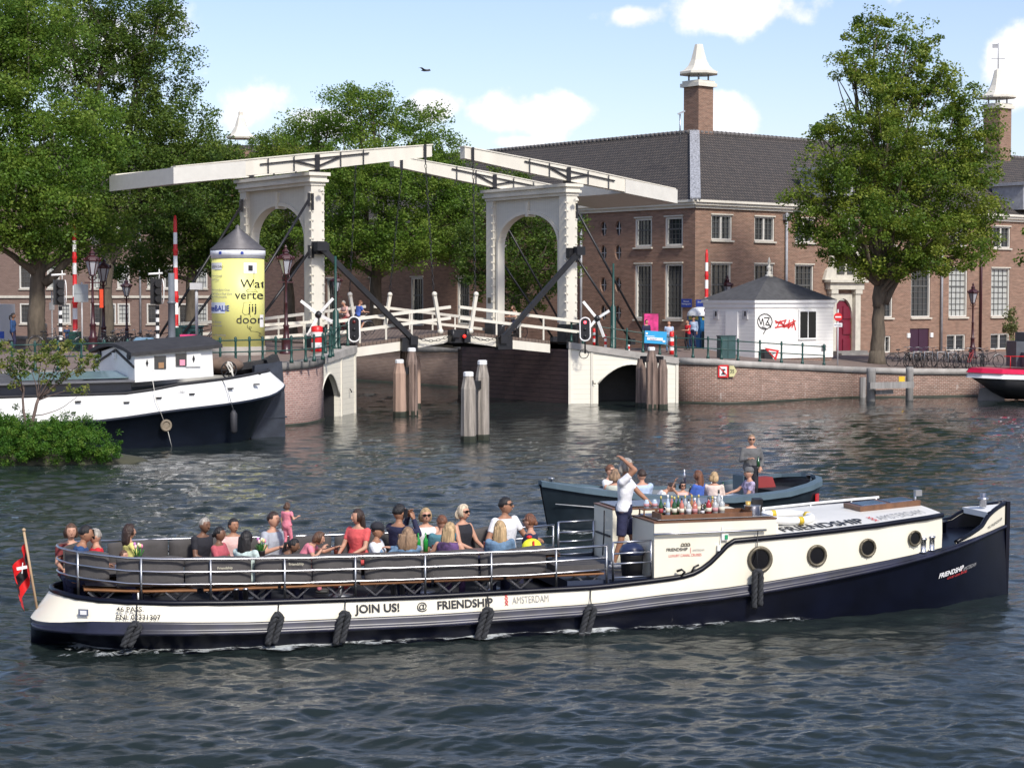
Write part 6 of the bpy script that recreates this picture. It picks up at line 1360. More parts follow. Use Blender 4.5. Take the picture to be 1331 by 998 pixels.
# rope fenders hanging on the side
def rope_fender(px, y0, y1, sl, label, drop=None):
    a = FP(px, y0, -1.5); b = hb(a.x) if a.z < zc(a.x) else hside(a.x, a.z); yo = -b - .14; a = FP(px, y0, yo); c = FP(px - sl, y1, yo)
    t = thing('rope_fender', label, 'rope fender', BW(a.x, a.y, c.z), YAW, 'rope fenders on the tour boat'); o = Vector((a.x, a.y, c.z))
    path = []; w_ = .052; n = 30
    down = (c - a); down_n = down.normalized(); side = Vector((1, 0, 0)) - down_n * down_n.x; side.normalize()
    for i in range(n + 1):
        f = i / n
        if f < .42: path.append(c.lerp(a, f / .42) - side * w_)
        elif f > .58: path.append(a.lerp(c + Vector((.0, 0, .04)), (f - .58) / .42) + side * w_)
        else: th = (f - .42) / .16 * math.pi; path.append(a - side * w_ * math.cos(th) - down_n * w_ * math.sin(th))
    m = MB(); L = 0; acc = [0]
    for i in range(n): L += (path[i + 1] - path[i]).length; acc.append(L)
    for k in range(3):
        pts = []
        for i, p in enumerate(path):
            th = acc[i] * 22 + k * 2 * math.pi / 3; d = (path[min(i + 1, n)] - path[max(i - 1, 0)]).normalized(); x = d.cross(Vector((0, 1, 0))).normalized(); y = d.cross(x)
            pts.append(p + (x * math.cos(th) + y * math.sin(th)) * .024 - o)
        m.tube(pts, .031, 6)
    m.build('twisted_rope', rope_dark, t)
    top = Vector((a.x + .05, -hg2(a.x) - .03, zg(a.x) + .02)) if drop is None else FP(px, drop, -1.52)
    m = MB(); m.tube([a - down_n * .05 - o, Vector((a.x + .03, -b - .03, (a.z + top.z) / 2)) - o, top - o], .009, 5); m.build('lanyard', black, t)
rope_fender(176, 815, 842, 12, 'rope fender trailing in the water below the passenger number'); rope_fender(361, 803, 838, 9, 'rope fender left of the two between the stern lettering and the slogan'); rope_fender(448, 801, 838, 8, 'rope fender just left of the words JOIN US')
rope_fender(634, 796, 832, 10, 'rope fender hanging through the word FRIENDSHIP on the side'); rope_fender(768, 793, 828, 9, 'rope fender dragging below the passenger gate of the tour boat'); rope_fender(985, 746, 790, 1, 'rope fender on a line over the first porthole', 690)
# lettering
def side_text(s, px, off, size, mt, **k):
    a = FP(px, 790, -1.5); u0 = a.x
    def fn(x, y, o, u0=u0, off=off): u = u0 + x; z = zc(u) + off + y; return Vector((u, -hside2(u, z) - (.022 if u < 3.4 else .006) - o, z))
    text(s, size, fn, mt, ship, **k)
def hside2(u, z):
    ug = UG0 + (u - U0) * (15.36 - UG0) / (15.36 - U0); t = max(0, min(1, (z - zc(u)) / (zg(u) - zc(u)))); return hb(u) * (1 - t) + max(0, hg2(ug)) * t + .016 * (1 - abs(2 * t - 1)) + .004
side_text('46 PASS.', 153, .150, .10, print_black, sx_=1.08, bold=.0012); side_text('ENI: 02331307', 152, .038, .10, print_black, sx_=1.05, bold=.0012)
side_text('JOIN US!', 463, .075, .17, print_black, bold=.0045, sx_=1.04); side_text('@', 541.5, .085, .15, print_black, sx_=1.1, bold=.001); side_text('FRIENDSHIP', 568, .075, .17, print_black, bold=.0045, sx_=.98)
side_text('AMSTERDAM', 666, .085, .155, print_grey, sx_=.66, bold=-.001)
for i in range(3): side_text('X', 656.5, .07 + i * .055, .065, print_red, bold=.004)
a = FP(108, 796, -1.0); uu = a.x; m = MB(); z = zc(uu) + .13; 
m.add([(uu + dx, -hside2(uu + dx, z + dz) - .008, z + dz) for dx, dz in ((-.07, -.05), (.07, -.05), (.07, .05), (-.07, .05))], [(0, 1, 2, 3)]); m.add([(uu + dx, -hside2(uu + dx, z + dz) - .012, z + dz) for dx, dz in ((-.045, -.03), (.045, -.03), (.045, .03), (-.045, .03))], [(0, 1, 2, 3)], 1); m.build('stern_plate', [M('plate grey', (.12, .14, .2), .4), white], ship)
def box_text(s, px, py, size, mt, **k):
    a = FP(px, py, -1.446); text(s, size, lambda x, y, o, a=a: Vector((a.x + x, -1.444 - o, a.z + y)), mt, ship, **k)
box_text('FRIENDSHIP', 866, 716.5, .072, print_black, bold=.0015, sx_=.95); box_text('|', 896.5, 717.0, .10, print_red); box_text('AMSTERDAM', 900, 716.5, .052, print_grey, sx_=.68); box_text('LUXURY CANAL CRUISES', 869, 724, .062, print_red, sx_=.80)
m = MB(); a = FP(891, 708.5, -1.446)
for i in (-1, 0, 1): m.tube([(a.x + i * .05 + .025 * math.cos(t), -1.45, a.z + .035 * math.sin(t)) for t in [j * math.pi / 6 for j in range(7)]], .006, 5)
m.bar((a.x - .08, -1.45, a.z - .005), (a.x + .08, -1.45, a.z - .005), .008, .012); m.build('bridge_emblem', brass, ship)
def bow_text(s, px, py, size, mt, dz=.155, **k):
    a = FP(px, py, -1.1); u0 = a.x - .1
    def fn(x, y, o, u0=u0, z0=a.z, dz=dz):
        u = u0 + x; z = z0 + y + x * dz; f = max(0, min(1, z / max(.1, zr(u)))); b = hw(u) * (1 - f) + hb(u) * f
        b = max(b, 0); mid = hw(u) * .4 + hb(u) * .6
        b = hw(u) + (mid - hw(u)) * f / .55 if f < .55 else mid + (hb(u) - mid) * (f - .55) / .45
        return Vector((u, -b - .02 - o, z))
    text(s, size, fn, mt, ship, **k)
bow_text('FRIENDSHIP', 1229, 752, .115, print_white, sx_=.98, shear=.25, bold=.003); bow_text('AMSTERDAM', 1270, 745, .09, print_grey, sx_=.68, shear=.25); bow_text('LUXURY CANAL CRUISES', 1243, 754, .055, print_red, sx_=.8, shear=.25); bow_text('|', 1266.5, 746, .13, print_red)
def strip_text(s, u0, size, mt):
    text(s, size, lambda x, y, o, u0=u0: Vector((u0 + x, -hb(u0 + x) - .022 - o, zc(u0 + x) + .05 + x * .12 + y)), mt, ship, sx_=1.0)
strip_text('MS FRIENDSHIP', 16.62, .07, print_black)
def roof_text(s, u0, yoff, size, mt, **k):
    def fn(x, y, o, u0=u0):
        u = u0 + x; yy = -(hg2(u) - .02) + yoff + y * .9; return Vector((u, yy, roofz(u, yy) + .008 + o))
    text(s, size, fn, mt, ship, **k)
roof_text('FRIENDSHIP', 12.34, .14, .54, print_black, bold=.008, sx_=.54); roof_text('AMSTERDAM', 14.18, .15, .48, print_grey, sx_=.34, bold=-.006)
for i in range(3): roof_text('X', 14.04, .14 + i * .12, .15, print_red, bold=.006, sx_=.8)
for px, py in ((292, 738.5), (384, 733), (472, 724)):
    a = FP(px, py, -1.15); b = -hr(a.x) + .0
    text('Friendship', .055, lambda x, y, o, a=a, b=b: Vector((a.x + x - .12, b + .018 - o, a.z + y)), M('pale print', (.45, .42, .32), .6), ship, bold=.001)
# loose things on the tour boat
def on_boat(name, label, cat, u, y, z, group=None, rz=0.0): return thing(name, label, cat, BW(u, y, z), YAW + rz, group)
t = on_boat('life_ring', 'white life ring with yellow bands lying on the tour boat roof beside the bar', 'life ring', 12.75, -.55, roofz(12.7, -.5) + .08)
m = MB(); m.tube([(.42 * math.cos(a), .36 * math.sin(a), .02 * math.sin(a)) for a in [i * math.pi / 12 for i in range(24)]], .065, 8, closed=True); m.build('ring', white, t)
m = MB()
for a in (.2, 1.8, 3.3, 4.9): m.tube([(.42 * math.cos(a + d), .36 * math.sin(a + d), .02 * math.sin(a)) for d in (-.1, 0, .1)], .069, 8)
m.build('bands', M('yellow tape', (.6, .42, .03), .5), t)
tb = None
tabs = [(2.15, 'stern most folding table with tulips on the tour boat'), (3.95, 'second table from the stern, beside the woman with long black hair'), (5.3, 'middle table of the tour boat'), (6.65, 'fourth table, near the curly haired woman'), (7.75, 'table nearest the bar of the tour boat')]
for u, lab in tabs:
    if tb is None:
        tb = on_boat('folding_table', lab, 'table', u, .0, DECK, 'wooden tables on the tour boat')
        m = MB(); m.box((0, 0, .62), (1.0, .55, .04)); m.build('table_top', tabletop, tb)
        m = MB(); m.lathe((0, 0, 0), [(.2, 0), (.2, .02), (.03, .04), (.03, .6), (.12, .61)], 10); m.build('pedestal', dullsteel, tb)
    else: dup(tb, BW(u, .0, DECK), None, lab)
TZ = DECK + .64
def pot(u, y, lab):
    t = on_boat('tulip_pot', lab, 'flower pot', u, y, TZ); m = MB(); m.lathe((0, 0, 0), [(.045, 0), (.06, .12), (.062, .13)], 10); m.build('pot', black, t)
    m = MB(); g = random.Random(u)
    for i in range(7): a = i * .9; m.tube([(.02 * math.cos(a), .02 * math.sin(a), .1), (.05 * math.cos(a), .05 * math.sin(a), .25 + .02 * (i % 3))], .006, 4); m.bar((.03 * math.cos(a + .4), .03 * math.sin(a + .4), .1), (.1 * math.cos(a + .4), .1 * math.sin(a + .4), .22), .02, .004)
    m.build('leaves', M('tulip leaf', (.05, .2, .03), .5), t)
    for k, c in enumerate(((.75, .25, .4), (.8, .75, .55), (.5, .2, .45), (.85, .55, .5), (.75, .7, .3))):
        a = k * 1.3; m = MB(); m.ball((.055 * math.cos(a), .055 * math.sin(a), .28 + .015 * (k % 3)), (.024, .024, .035), 7, 5); m.build('tulip', M('tulip%d' % k, c, .5, var=.1), t)
pot(2.15, -.05, 'black pot of pink and yellow tulips on the sternmost table'); pot(4.05, .0, 'black pot of pink and white tulips beside the woman with long black hair')
def bottle_mb(k):
    m = MB(); h = (.30, .33, .28, .24)[k % 4]; r = (.04, .037, .045, .042)[k % 4]
    m.lathe((0, 0, 0), [(r, 0), (r, h * .55), (r * .85, h * .64), (r * .36, h * .76), (r * .34, h * .99), (0, h)], 10); return m, h, r
BC = [M('green bottle glass', (.01, .07, .02), .1, spec=.8), M('clear bottle glass', (.42, .44, .44), .12, spec=.8), M('rose bottle', (.5, .16, .12), .15, spec=.8), M('amber bottle', (.32, .16, .05), .12, spec=.8), M('blue white bottle', (.45, .55, .65), .15), M('red bottle', (.35, .015, .02), .12, spec=.8), M('dark bottle', (.015, .012, .012), .1, spec=.8)]
def bottle(px, u_y, mat_i, k, lab, band, z=HB + .1, s=1.0, cap=None):
    a = FP(px, 670, u_y); t = on_boat('bottle', lab, 'bottle', a.x, u_y, z, 'bottles standing on the bar of the tour boat'); t.scale = (s, s, s); m, h, r = bottle_mb(k); m.build('glass', BC[mat_i], t)
    m = MB(); m.lathe((0, 0, 0), [(r * 1.03, h * .2), (r * 1.03, h * .42)], 10); m.build('paper_label', M('label%d' % band, ((.66, .62, .5), (.35, .05, .06), (.5, .25, .26), (.6, .6, .62))[band], .6), t)
    m = MB(); m.lathe((0, 0, 0), [(r * .42, h * .86), (r * .42, h * 1.01), (0, h * 1.015)], 8); m.build('cap', M('cap%d' % (cap or 0), ((.8, .8, .8), (.55, .45, .15), (.05, .05, .05), (.5, .03, .05))[cap or 0], .35), t)
tray = on_boat('bottle_tray', 'long wooden bottle tray along the near edge of the bar', 'tray', 10.97, -1.18, HB + .05)
m = MB(); m.box((0, 0, .01), (1.55, .4, .02)); m.box((0, -.2, .035), (1.55, .02, .07)); m.box((0, .2, .045), (1.55, .02, .09)); m.box((-.775, 0, .045), (.02, .4, .09)); m.box((.775, 0, .045), (.02, .4, .09)); m.build('tray', slat if False else wood, tray)
BL_ = [(859, 0, 1, 'green bottle at the left end of the tray with a dark red label', 1, 1, 1.0), (868, 4, 1, 'pale blue white bottle second in the tray', 0, 0, 1.05), (876.5, 0, 0, 'green wine bottle third in the tray with cream label', 0, 1, 1.05), (886, 2, 0, 'rose bottle fourth in the tray with a cream label', 0, 2, 1.0),
       (895, 1, 2, 'clear bottle fifth in the tray', 3, 2, 1.0), (903, 2, 2, 'pinkish bottle in the middle of the tray', 2, 0, 1.0), (913, 6, 3, 'short dark bottle right of the middle of the tray', 3, 2, .8), (921, 5, 2, 'red bottle right of the short dark bottle', 0, 2, 1.05), (929.5, 1, 2, 'clear bottle with a pink label near the right end of the tray', 2, 0, 1.05), (938, 1, 2, 'tall clear bottle with a white label at the right end of the tray', 0, 0, 1.1)]
for px, mi_, k, lab, bnd, cp, s in BL_: bottle(px, -1.2, mi_, k, lab, bnd, HB + .07, s, cp)
for q_ in ((873, 2, 'third clear bottle in the back row from the left'), (881.5, 0, 'green bottle in the back row left of the rose bottles'), (890.5, 1, 'clear bottle in the back row between the rose and clear ones'), (899, 3, 'amber bottle in the back row at the middle'), (908, 1, 'clear bottle in the back row right of the middle')): bottle(q_[0], -1.03, q_[1], 1, q_[2], 0, HB + .07, .95, 1)
bottle(917, -1.02, 0, 3, 'small green bottle behind the short dark one', 0, HB + .07, .8, 2); bottle(934, -1.02, 1, 1, 'slim clear bottle behind the pink labelled one', 3, HB + .07, 1.15, 2); bottle(864, -1.02, 6, 3, 'dark bottle behind the two leftmost bottles', 3, HB + .07, .85, 1); bottle(926, -1.02, 3, 2, 'amber bottle behind the red bottle', 0, HB + .07, 1.0, 1)
cr = on_boat('crate', 'small wooden stand with two white jars on the bar beside the crew man', 'stand', 10.25, -.75, HB + .05); m = MB(); m.box((0, 0, .1), (.34, .24, .02)); [m.bar((x, y, 0), (x, y, .1), .02, .02) for x in (-.15, .15) for y in (-.1, .1)]; m.build('stand', wood, cr)
for i, px in enumerate((10.18, 10.32)):
    t = on_boat('jar', ('left', 'right')[i] + ' one of the two pink labelled jars on the small wooden stand', 'jar', px, -.75, HB + .16); m = MB(); m.lathe((0, 0, 0), [(.045, 0), (.045, .1), (.03, .12), (.03, .14), (0, .145)], 10); m.build('jar', BC[4], t); m = MB(); m.lathe((0, 0, 0), [(.047, .03), (.047, .08)], 10); m.build('paper_label', MATS['label2'] if 'label2' in MATS else white, t)
t = on_boat('drink_glass', 'glass of beer standing on the bar right of the bottles', 'glass', 11.85, -1.0, HB + .05); m = MB(); m.lathe((0, 0, .06), [(.035, 0), (.045, .14)], 10); m.build('glass', M('beer', (.5, .33, .08), .2), t)
t = on_boat('steel_pot', 'round steel ice bucket on the bar right of the bottles', 'bucket', 11.86, -1.15, HB - .12 + .17); m = MB(); m.lathe((0, 0, 0), [(.12, 0), (.13, .14), (.14, .15)], 14); m.build('bucket', steel, t)
t = on_boat('card_reader', 'small black payment stand at the right end of the bar', 'payment stand', 12.05, -.9, HB + .05); m = MB(); m.box((0, 0, .12), (.16, .1, .22), mat=Matrix.Rotation(.2, 3, 'X')); m.build('body', black, t)
t = on_boat('waste_bin', 'black round waste bin with domed lid beside the crew man', 'waste bin', 9.83, -1.02, .77); m = MB(); m.lathe((0, 0, 0), [(.16, 0), (.19, .34), (.20, .36)], 16); m.build('bin', tar, t); m = MB(); m.lathe((0, 0, .36), [(.205, 0), (.2, .06), (.15, .14), (.06, .18), (0, .185)], 16); m.build('lid', M('navy plastic lid', (.02, .03, .08), .3), t)
t = on_boat('folded_bench', 'flat dark folded mattress on the tour boat bench left of the gate', 'mattress', 8.85, -1.1, .95); m = MB(); m.box((0, 0, .03), (.8, .5, .1)); m.build('mattress', cushion, t)
t = on_boat('rescue_bag', 'neon yellow rescue bag with red straps on the tour boat seat', 'bag', 8.22, -.8, 1.2); m = MB(); m.ball((0, 0, .06), (.17, .1, .15), 12, 8); m.build('bag', M('neon yellow', (.75, .75, .03), .5), t); m = MB(); m.bar((0, -.11, -.05), (0, -.1, .18), .03, .02); m.bar((-.12, -.1, .02), (.12, -.1, .08), .02, .03); m.ball((-.04, 0, .23), (.05, .04, .03), 8, 5); m.build('straps', red, t)
# flag
t = on_boat('flag', 'red and black flag with a white cross on a wooden staff at the stern', 'flag', .45, 0, .5)
pa, pb_ = FP(50, 801, 0), FP(31, 690, 0); o = Vector((.45, 0, .5))
m = MB(); m.tube([pa - o, pb_ - o], .02, 8); m.lathe(pb_ - o, [(.03, 0), (.03, .03), (0, .05)], 8); m.build('staff', M('pale staff wood', (.42, .30, .18), .5), t)
m = MB(); n, k = 12, 14; top = FP(33, 703, 0); V = []
for i in range(n + 1):
    for j in range(k + 1):
        f, g_ = i / n, j / k                                         # f down the cloth, g from the staff outwards
        edge = pa.lerp(pb_, 1 - .13 - f * .35); drop = g_ * (.42 + .25 * f)
        x = edge.x - g_ * .16 - .05 * math.sin(g_ * 9 + f * 2) * (.3 + g_); y = .09 * math.sin(g_ * 11 + f * 3); z = edge.z - drop * .95
        V.append(Vector((x, y, z)) - o)
fs = []; ms = []
for i in range(n):
    for j in range(k):
        fs.append((i * (k + 1) + j, i * (k + 1) + j + 1, (i + 1) * (k + 1) + j + 1, (i + 1) * (k + 1) + j)); ms.append(1 if 4 <= i < 8 else 0)
for f_, mi_ in zip(fs, ms): m.f.append(list(f_)); m.m.append(mi_); m.s.append(True)
m.v = [tuple(v) for v in V]
m.build('cloth', [red, print_black], t)
m = MB(); c_ = FP(28.5, 738, -.16) - o; m.bar(c_ + Vector((-.075, 0, -.01)), c_ + Vector((.075, 0, .015)), .012, .045); m.bar(c_ + Vector((.0, -.002, -.08)), c_ + Vector((.012, -.002, .08)), .012, .045, up=Vector((0, 1, 0))); m.build('white_cross', white, t)
# foam along the waterline
fm = bpy.data.materials.new('foam'); fm.use_nodes = True; tt_ = fm.node_tree; b = tt_.nodes['Principled BSDF']; b.inputs['Base Color'].default_value = (.62, .66, .66, 1); b.inputs['Roughness'].default_value = .7
c = N(tt_, 'ShaderNodeTexCoord'); n1 = N(tt_, 'ShaderNodeTexNoise', Scale=3.2, Detail=8.0, Roughness=.72, Distortion=1.0); tt_.links.new(c.outputs['Object'], n1.inputs['Vector'])
uvn = N(tt_, 'ShaderNodeUVMap'); sp = N(tt_, 'ShaderNodeSeparateXYZ'); tt_.links.new(uvn.outputs[0], sp.inputs[0])
mr = N(tt_, 'ShaderNodeMapRange'); s_ = math_node(tt_, 'ADD', n1.outputs[0], math_node(tt_, 'MULTIPLY', sp.outputs[0], .42)); tt_.links.new(s_, mr.inputs[0]); mr.inputs[1].default_value = .61; mr.inputs[2].default_value = .78; mr.inputs[4].default_value = .9
tt_.links.new(mr.outputs[0], b.inputs['Alpha'])
def foam(name, label, path, widths, dens, amp=.03):
    """ribbon of froth on the water; density fades across it"""
    n = len(path); K = 8; V = []; U = []
    for i, (p, w_) in enumerate(zip(path, widths)):
        a = path[max(i - 1, 0)]; b_ = path[min(i + 1, n - 1)]; d = Vector((b_[0] - a[0], b_[1] - a[1])).normalized(); nn = Vector((d.y, -d.x))
        for j in range(K + 1):
            f = j / K; V.append((p[0] + nn.x * w_ * f, p[1] + nn.y * w_ * f, .035 + amp * noise.noise(Vector((p[0] * 3, p[1] * 3 + f * 2, 1))) )); U.append(dens[i] * (1 - f) ** .8)
    m = MB(); fs = [(i * (K + 1) + j, i * (K + 1) + j + 1, (i + 1) * (K + 1) + j + 1, (i + 1) * (K + 1) + j) for i in range(n - 1) for j in range(K)]
    m.add(V, fs, 0, True); me = m.data(name, fm); me.uv_layers.remove(me.uv_layers[0]); uv = me.uv_layers.new(name='UVMap')
    for l in me.loops: uv.data[l.index].uv = (U[l.vertex_index], 0)
    return put(name, me, kind='stuff', label=label, cat='foam')
path = []; wd = []; dn = []
g = random.Random(5)
for i in range(90):
    u = 1.2 + i * .13; q = BW(u, -hw(u) + .03, 0); path.append((q.x, q.y)); wd.append(.38 + .2 * math.sin(i * .9) * math.sin(i * .37)); f = max(math.exp(-((u - fu) / .45) ** 2) for fu in (1.6, 4.0, 5.0, 7.1, 8.9)); dn.append(.42 + .5 * f)
foam('bow_foam', 'thin white froth along the waterline of the tour boat', path, wd, dn)
path = []; wd = []; dn = []
for i in range(40):
    q = G(80 + i * 4.2 - i * i * .02, 850 - i * .1 + 3 * math.sin(i * .5)); path.append((q.x, q.y)); wd.append(.35); dn.append(.5 * math.sin(math.pi * i / 39))
foam('wake_foam', 'faint froth streak below the stern of the tour boat', path, wd, dn)

# --- the open sloop behind
SA = Vector((.85, 40.6)); SYAW = R(27); SE = Vector((math.cos(SYAW), math.sin(SYAW))); SN = Vector((-SE.y, SE.x)); SL = 7.9; SQ = .94
so_ = Vector(P(702, 690, 41.2).xy); SA = so_
def SW(u, y, z): q = SA + SE * u * SQ + SN * y; return Vector((q.x, q.y, z))
sloop = thing('sloop', 'open dark sloop with broad blue grey gunwale and a party on board', 'sloop', (SA.x, SA.y, 0), SYAW); sloop.scale = (SQ, 1, 1)
sh = lambda u: float(np.interp(u, (0, .25, .8, 1.6, 2.8, 4.5, 6.2, 7.0, 7.5, 7.8, 7.9), (.03, .27, .64, 1.0, 1.28, 1.4, 1.36, 1.18, .9, .48, .03)))
sg = interp((0, 1, 2.5, 4.5, 6, 7, 7.9), (1.12, .96, .78, .68, .72, .84, .95))
SU = [0, .1, .25, .5, .8, 1.2, 1.6, 2.2, 2.8, 3.5, 4.5, 5.5, 6.2, 6.6, 7.0, 7.3, 7.5, 7.7, 7.8, 7.87, 7.9]
m = MB()
for s in (-1, 1): m.loft([[(u + (.35 * (1 - u / 2) if u < 2 else (-.3 * (u - 6) / 1.9 if u > 6 else 0)), s * sh(u) * .72, -.3), (u + (.2 * (1 - u / 2) if u < 2 else (-.15 * (u - 6) / 1.9 if u > 6 else 0)), s * sh(u) * .88, .1), (u, s * sh(u), sg(u) - .1), (u, s * (sh(u) + .01), sg(u) - .02)] for u in SU], 0, True, False, False)
m.build('hull', M('sloop hull paint', (.013, .020, .026), .3, var=.3, coat=.2), sloop)
m = MB()
gl = M('blue grey gunwale', (.085, .13, .16), .5, var=.1)
for s in (-1, 1): m.loft([[(u, s * (sh(u) + .06), sg(u) - .12), (u, s * (sh(u) + .06), sg(u)), (u, s * max(0, sh(u) - .2), sg(u) + .02), (u, s * max(0, sh(u) - .2), sg(u) - .06)] for u in SU], 0, False)
m.build('gunwale', gl, sloop)
m = MB(); SV = [.9] + [u for u in SU if 1 < u < 7.4]; strip(m, SV, lambda u: (u, -max(.01, sh(u) * .8), .22), lambda u: (u, max(.01, sh(u) * .8), .22))
for s in (-1, 1): strip(m, SV, lambda u: (u, s * max(.01, sh(u) - .19), sg(u) - .05), lambda u: (u, s * max(.01, sh(u) * .8), .22))
m.build('inner_deck', M('sloop inner lining', (.16, .18, .20), .7), sloop)
m = MB(); strip(m, [0.05, .5, 1, 1.7, 2.3], lambda u: (u, -max(.01, sh(u) - .18), sg(u) - .03), lambda u: (u, max(.01, sh(u) - .18), sg(u) - .03)); m.build('fore_deck', M('sloop deck grey', (.22, .27, .30), .6), sloop)
m = MB()
for s in (-1, 1): m.box((4.4, s * .78, .38), (3.8, .42, .14))
m.build('side_bench', M('cream vinyl', (.55, .53, .48), .6), sloop)
m = MB(); m.box((4.5, 0, .55), (2.3, .45, .05)); m.box((4.5, 0, .38), (.3, .3, .3)); m.build('table', white, sloop)
m = MB(); m.box((6.0, .25, .62), (.35, .45, .75)); m.build('steering_console', gl, sloop)
m = MB(); m.box((6.95, 0, .5), (.9, 1.2, .3)); m.build('stern_locker', tar, sloop)
m = MB(); m.box((6.35, .55, .76), (.6, .4, .26), taper=.75); m.build('red_bag', M('dark red canvas', (.22, .02, .02), .7), label='dark red bag lying on the stern locker of the sloop', cat='bag', loc=(SA.x, SA.y, 0), rz=SYAW)
m = MB(); m.lathe((.3, 0, sg(.3)), [(.05, 0), (.05, .08), (.08, .09), (.08, .11)], 8); m.lathe((7.5, -.4, sg(7.5)), [(.05, 0), (.05, .08), (.08, .09)], 8); m.build('bollards', steel, sloop)
m = MB(); m.box((7.36, -sh(7.36) + .045, .42), (.34, .03, .34), rz=.72); m.build('stern_flash', red, sloop)
m = MB(); m.tube([(.25, -sh(.25) - .02, .62), (1.0, -sh(1.0) - .0, .56), (1.7, -sh(1.7) + .01, .5)], .012, 5); m.build('hull_line', greyish, sloop)
for i, (u, y, mt, lab) in enumerate(((5.2, .0, BC[0], 'green bottle on the white table of the sloop'), (4.9, .08, BC[1], 'clear bottle on the white table of the sloop'), (4.2, -.05, BC[6], 'dark bottle on the white table of the sloop'))):
    q = SW(u, y, .58); t = thing('bottle', lab, 'bottle', q); mm, h, r = bottle_mb(i); mm.build('glass', mt, t)
path = []; wd = []; dn = []
for i in range(30):
    u = .3 + i * .16; q = SW(u, -sh(u) * .88 - .02, 0); path.append((q.x, q.y)); wd.append(.9 - i * .012); dn.append(.75 * math.sin(math.pi * (i + 1) / 31) ** .5)
foam('bow_foam', 'white bow wave froth beside the sloop', path, wd, dn, .05)

# --- moored white and black barge on the left
HY = RZ - .03; HE = Vector((math.cos(HY), math.sin(HY))); HN = Vector((-HE.y, HE.x)); HB0 = Vector(G(285, 578).xy)
HL_ = 30.0
tipx, _ = on_wall(366, 498, HB0 + HN * 2.2, HE); HO = HB0 + HE * tipx + HN * 2.3                    # stern end on the centre line
def HP(px, py, y): s, z = on_wall(px, py, HO + HN * y, HE); return Vector((s, y, z))
barge = thing('house_barge', 'moored white and black barge with a low white deckhouse on the left', 'barge', (HO.x, HO.y, 0), HY)
hh = lambda u: 2.3 * math.sqrt(max(0, 1 - max(0, (u + 4.6) / 4.6) ** 2.4)) if u > -4.6 else 2.3
hwt = interp((-8, -7, -6, -5, -4, -3, -2, -1, 0), (1.72, 1.76, 1.80, 1.86, 1.94, 2.05, 2.18, 2.30, 2.36))       # top of the white strake
HZs = [(x, HP(x, y, -2.3).x, HP(x, y, -2.3).z) for x, y in ((14, 517), (179, 512), (231, 501), (303, 493), (346, 485))]; HZs[-1] = (346, HP(346, 485, -1.3).x, HP(346, 485, -1.3).z); HZs[-2] = (303, HP(303, 493, -2.1).x, HP(303, 493, -2.1).z)
HZb = [(x, HP(x, y, -2.3).x, HP(x, y, -2.3).z) for x, y in ((11, 549), (137, 545), (217, 533), (318, 520.6), (352, 512))]; HZb[-1] = (352, HP(352, 512, -1.4).x, HP(352, 512, -1.4).z); HZb[-2] = (318, HP(318, 520.6, -2.1).x, HP(318, 520.6, -2.1).z)
xs = [a[1] for a in HZs]; hzt = interp([-40] + xs + [0], [HZs[0][2]] + [a[2] for a in HZs] + [HZs[-1][2] + .05])
xs = [a[1] for a in HZb]; hzb = interp([-40] + xs + [0], [HZb[0][2]] + [a[2] for a in HZb] + [HZb[-1][2] + .34])
HU = [-32, -20, -14, -11, -9, -8, -7, -6, -5, -4.6, -4, -3.4, -2.8, -2.2, -1.7, -1.3, -.9, -.6, -.35, -.18, -.06, 0]
def under(u, k): return (u + (-(1 - k) * .9 * max(0, (u + 4.6) / 4.6)), 0)
m = MB()
for s in (-1, 1): m.loft([[(u - 1.9 * max(0, (u + 4.6) / 4.6), s * hh(u) * .8, -.4), (u - 1.35 * max(0, (u + 4.6) / 4.6), s * hh(u) * .9, .15), (u - .25 * max(0, (u + 4.6) / 4.6), s * hh(u) * .99, hzb(u) - .12), (u, s * (hh(u) + .07), hzb(u) - .1), (u, s * (hh(u) + .08), hzb(u) - .02), (u, s * hh(u), hzb(u))] for u in HU], 0, True, False, False)
m.build('hull', blueblack, barge)
m = MB()
for s in (-1, 1): m.loft([[(u, s * hh(u), hzb(u)), (u - .5 * max(0, (u + 4.6) / 4.6), s * max(0, hh(u) - .12 - .18 * max(0, (u + 4.6) / 4.6)), hzt(u))] for u in HU], 0, True, False, False)
m.build('white_strake', M('barge white', (.78, .78, .75), .4, var=.05), barge)
m = MB()
for s in (-1, 1): m.tube([(u - .5 * max(0, (u + 4.6) / 4.6), s * max(0, hh(u) - .12 - .18 * max(0, (u + 4.6) / 4.6)), hzt(u) + .03) for u in HU], .05, 6)
m.build('gunwale', tar, barge)
m = MB(); strip(m, HU, lambda u: (u - .5 * max(0, (u + 4.6) / 4.6), -max(.0, hh(u) - .2), hzt(u) - .25), lambda u: (u - .5 * max(0, (u + 4.6) / 4.6), max(.0, hh(u) - .2), hzt(u) - .25)); m.build('deck', tar, barge)
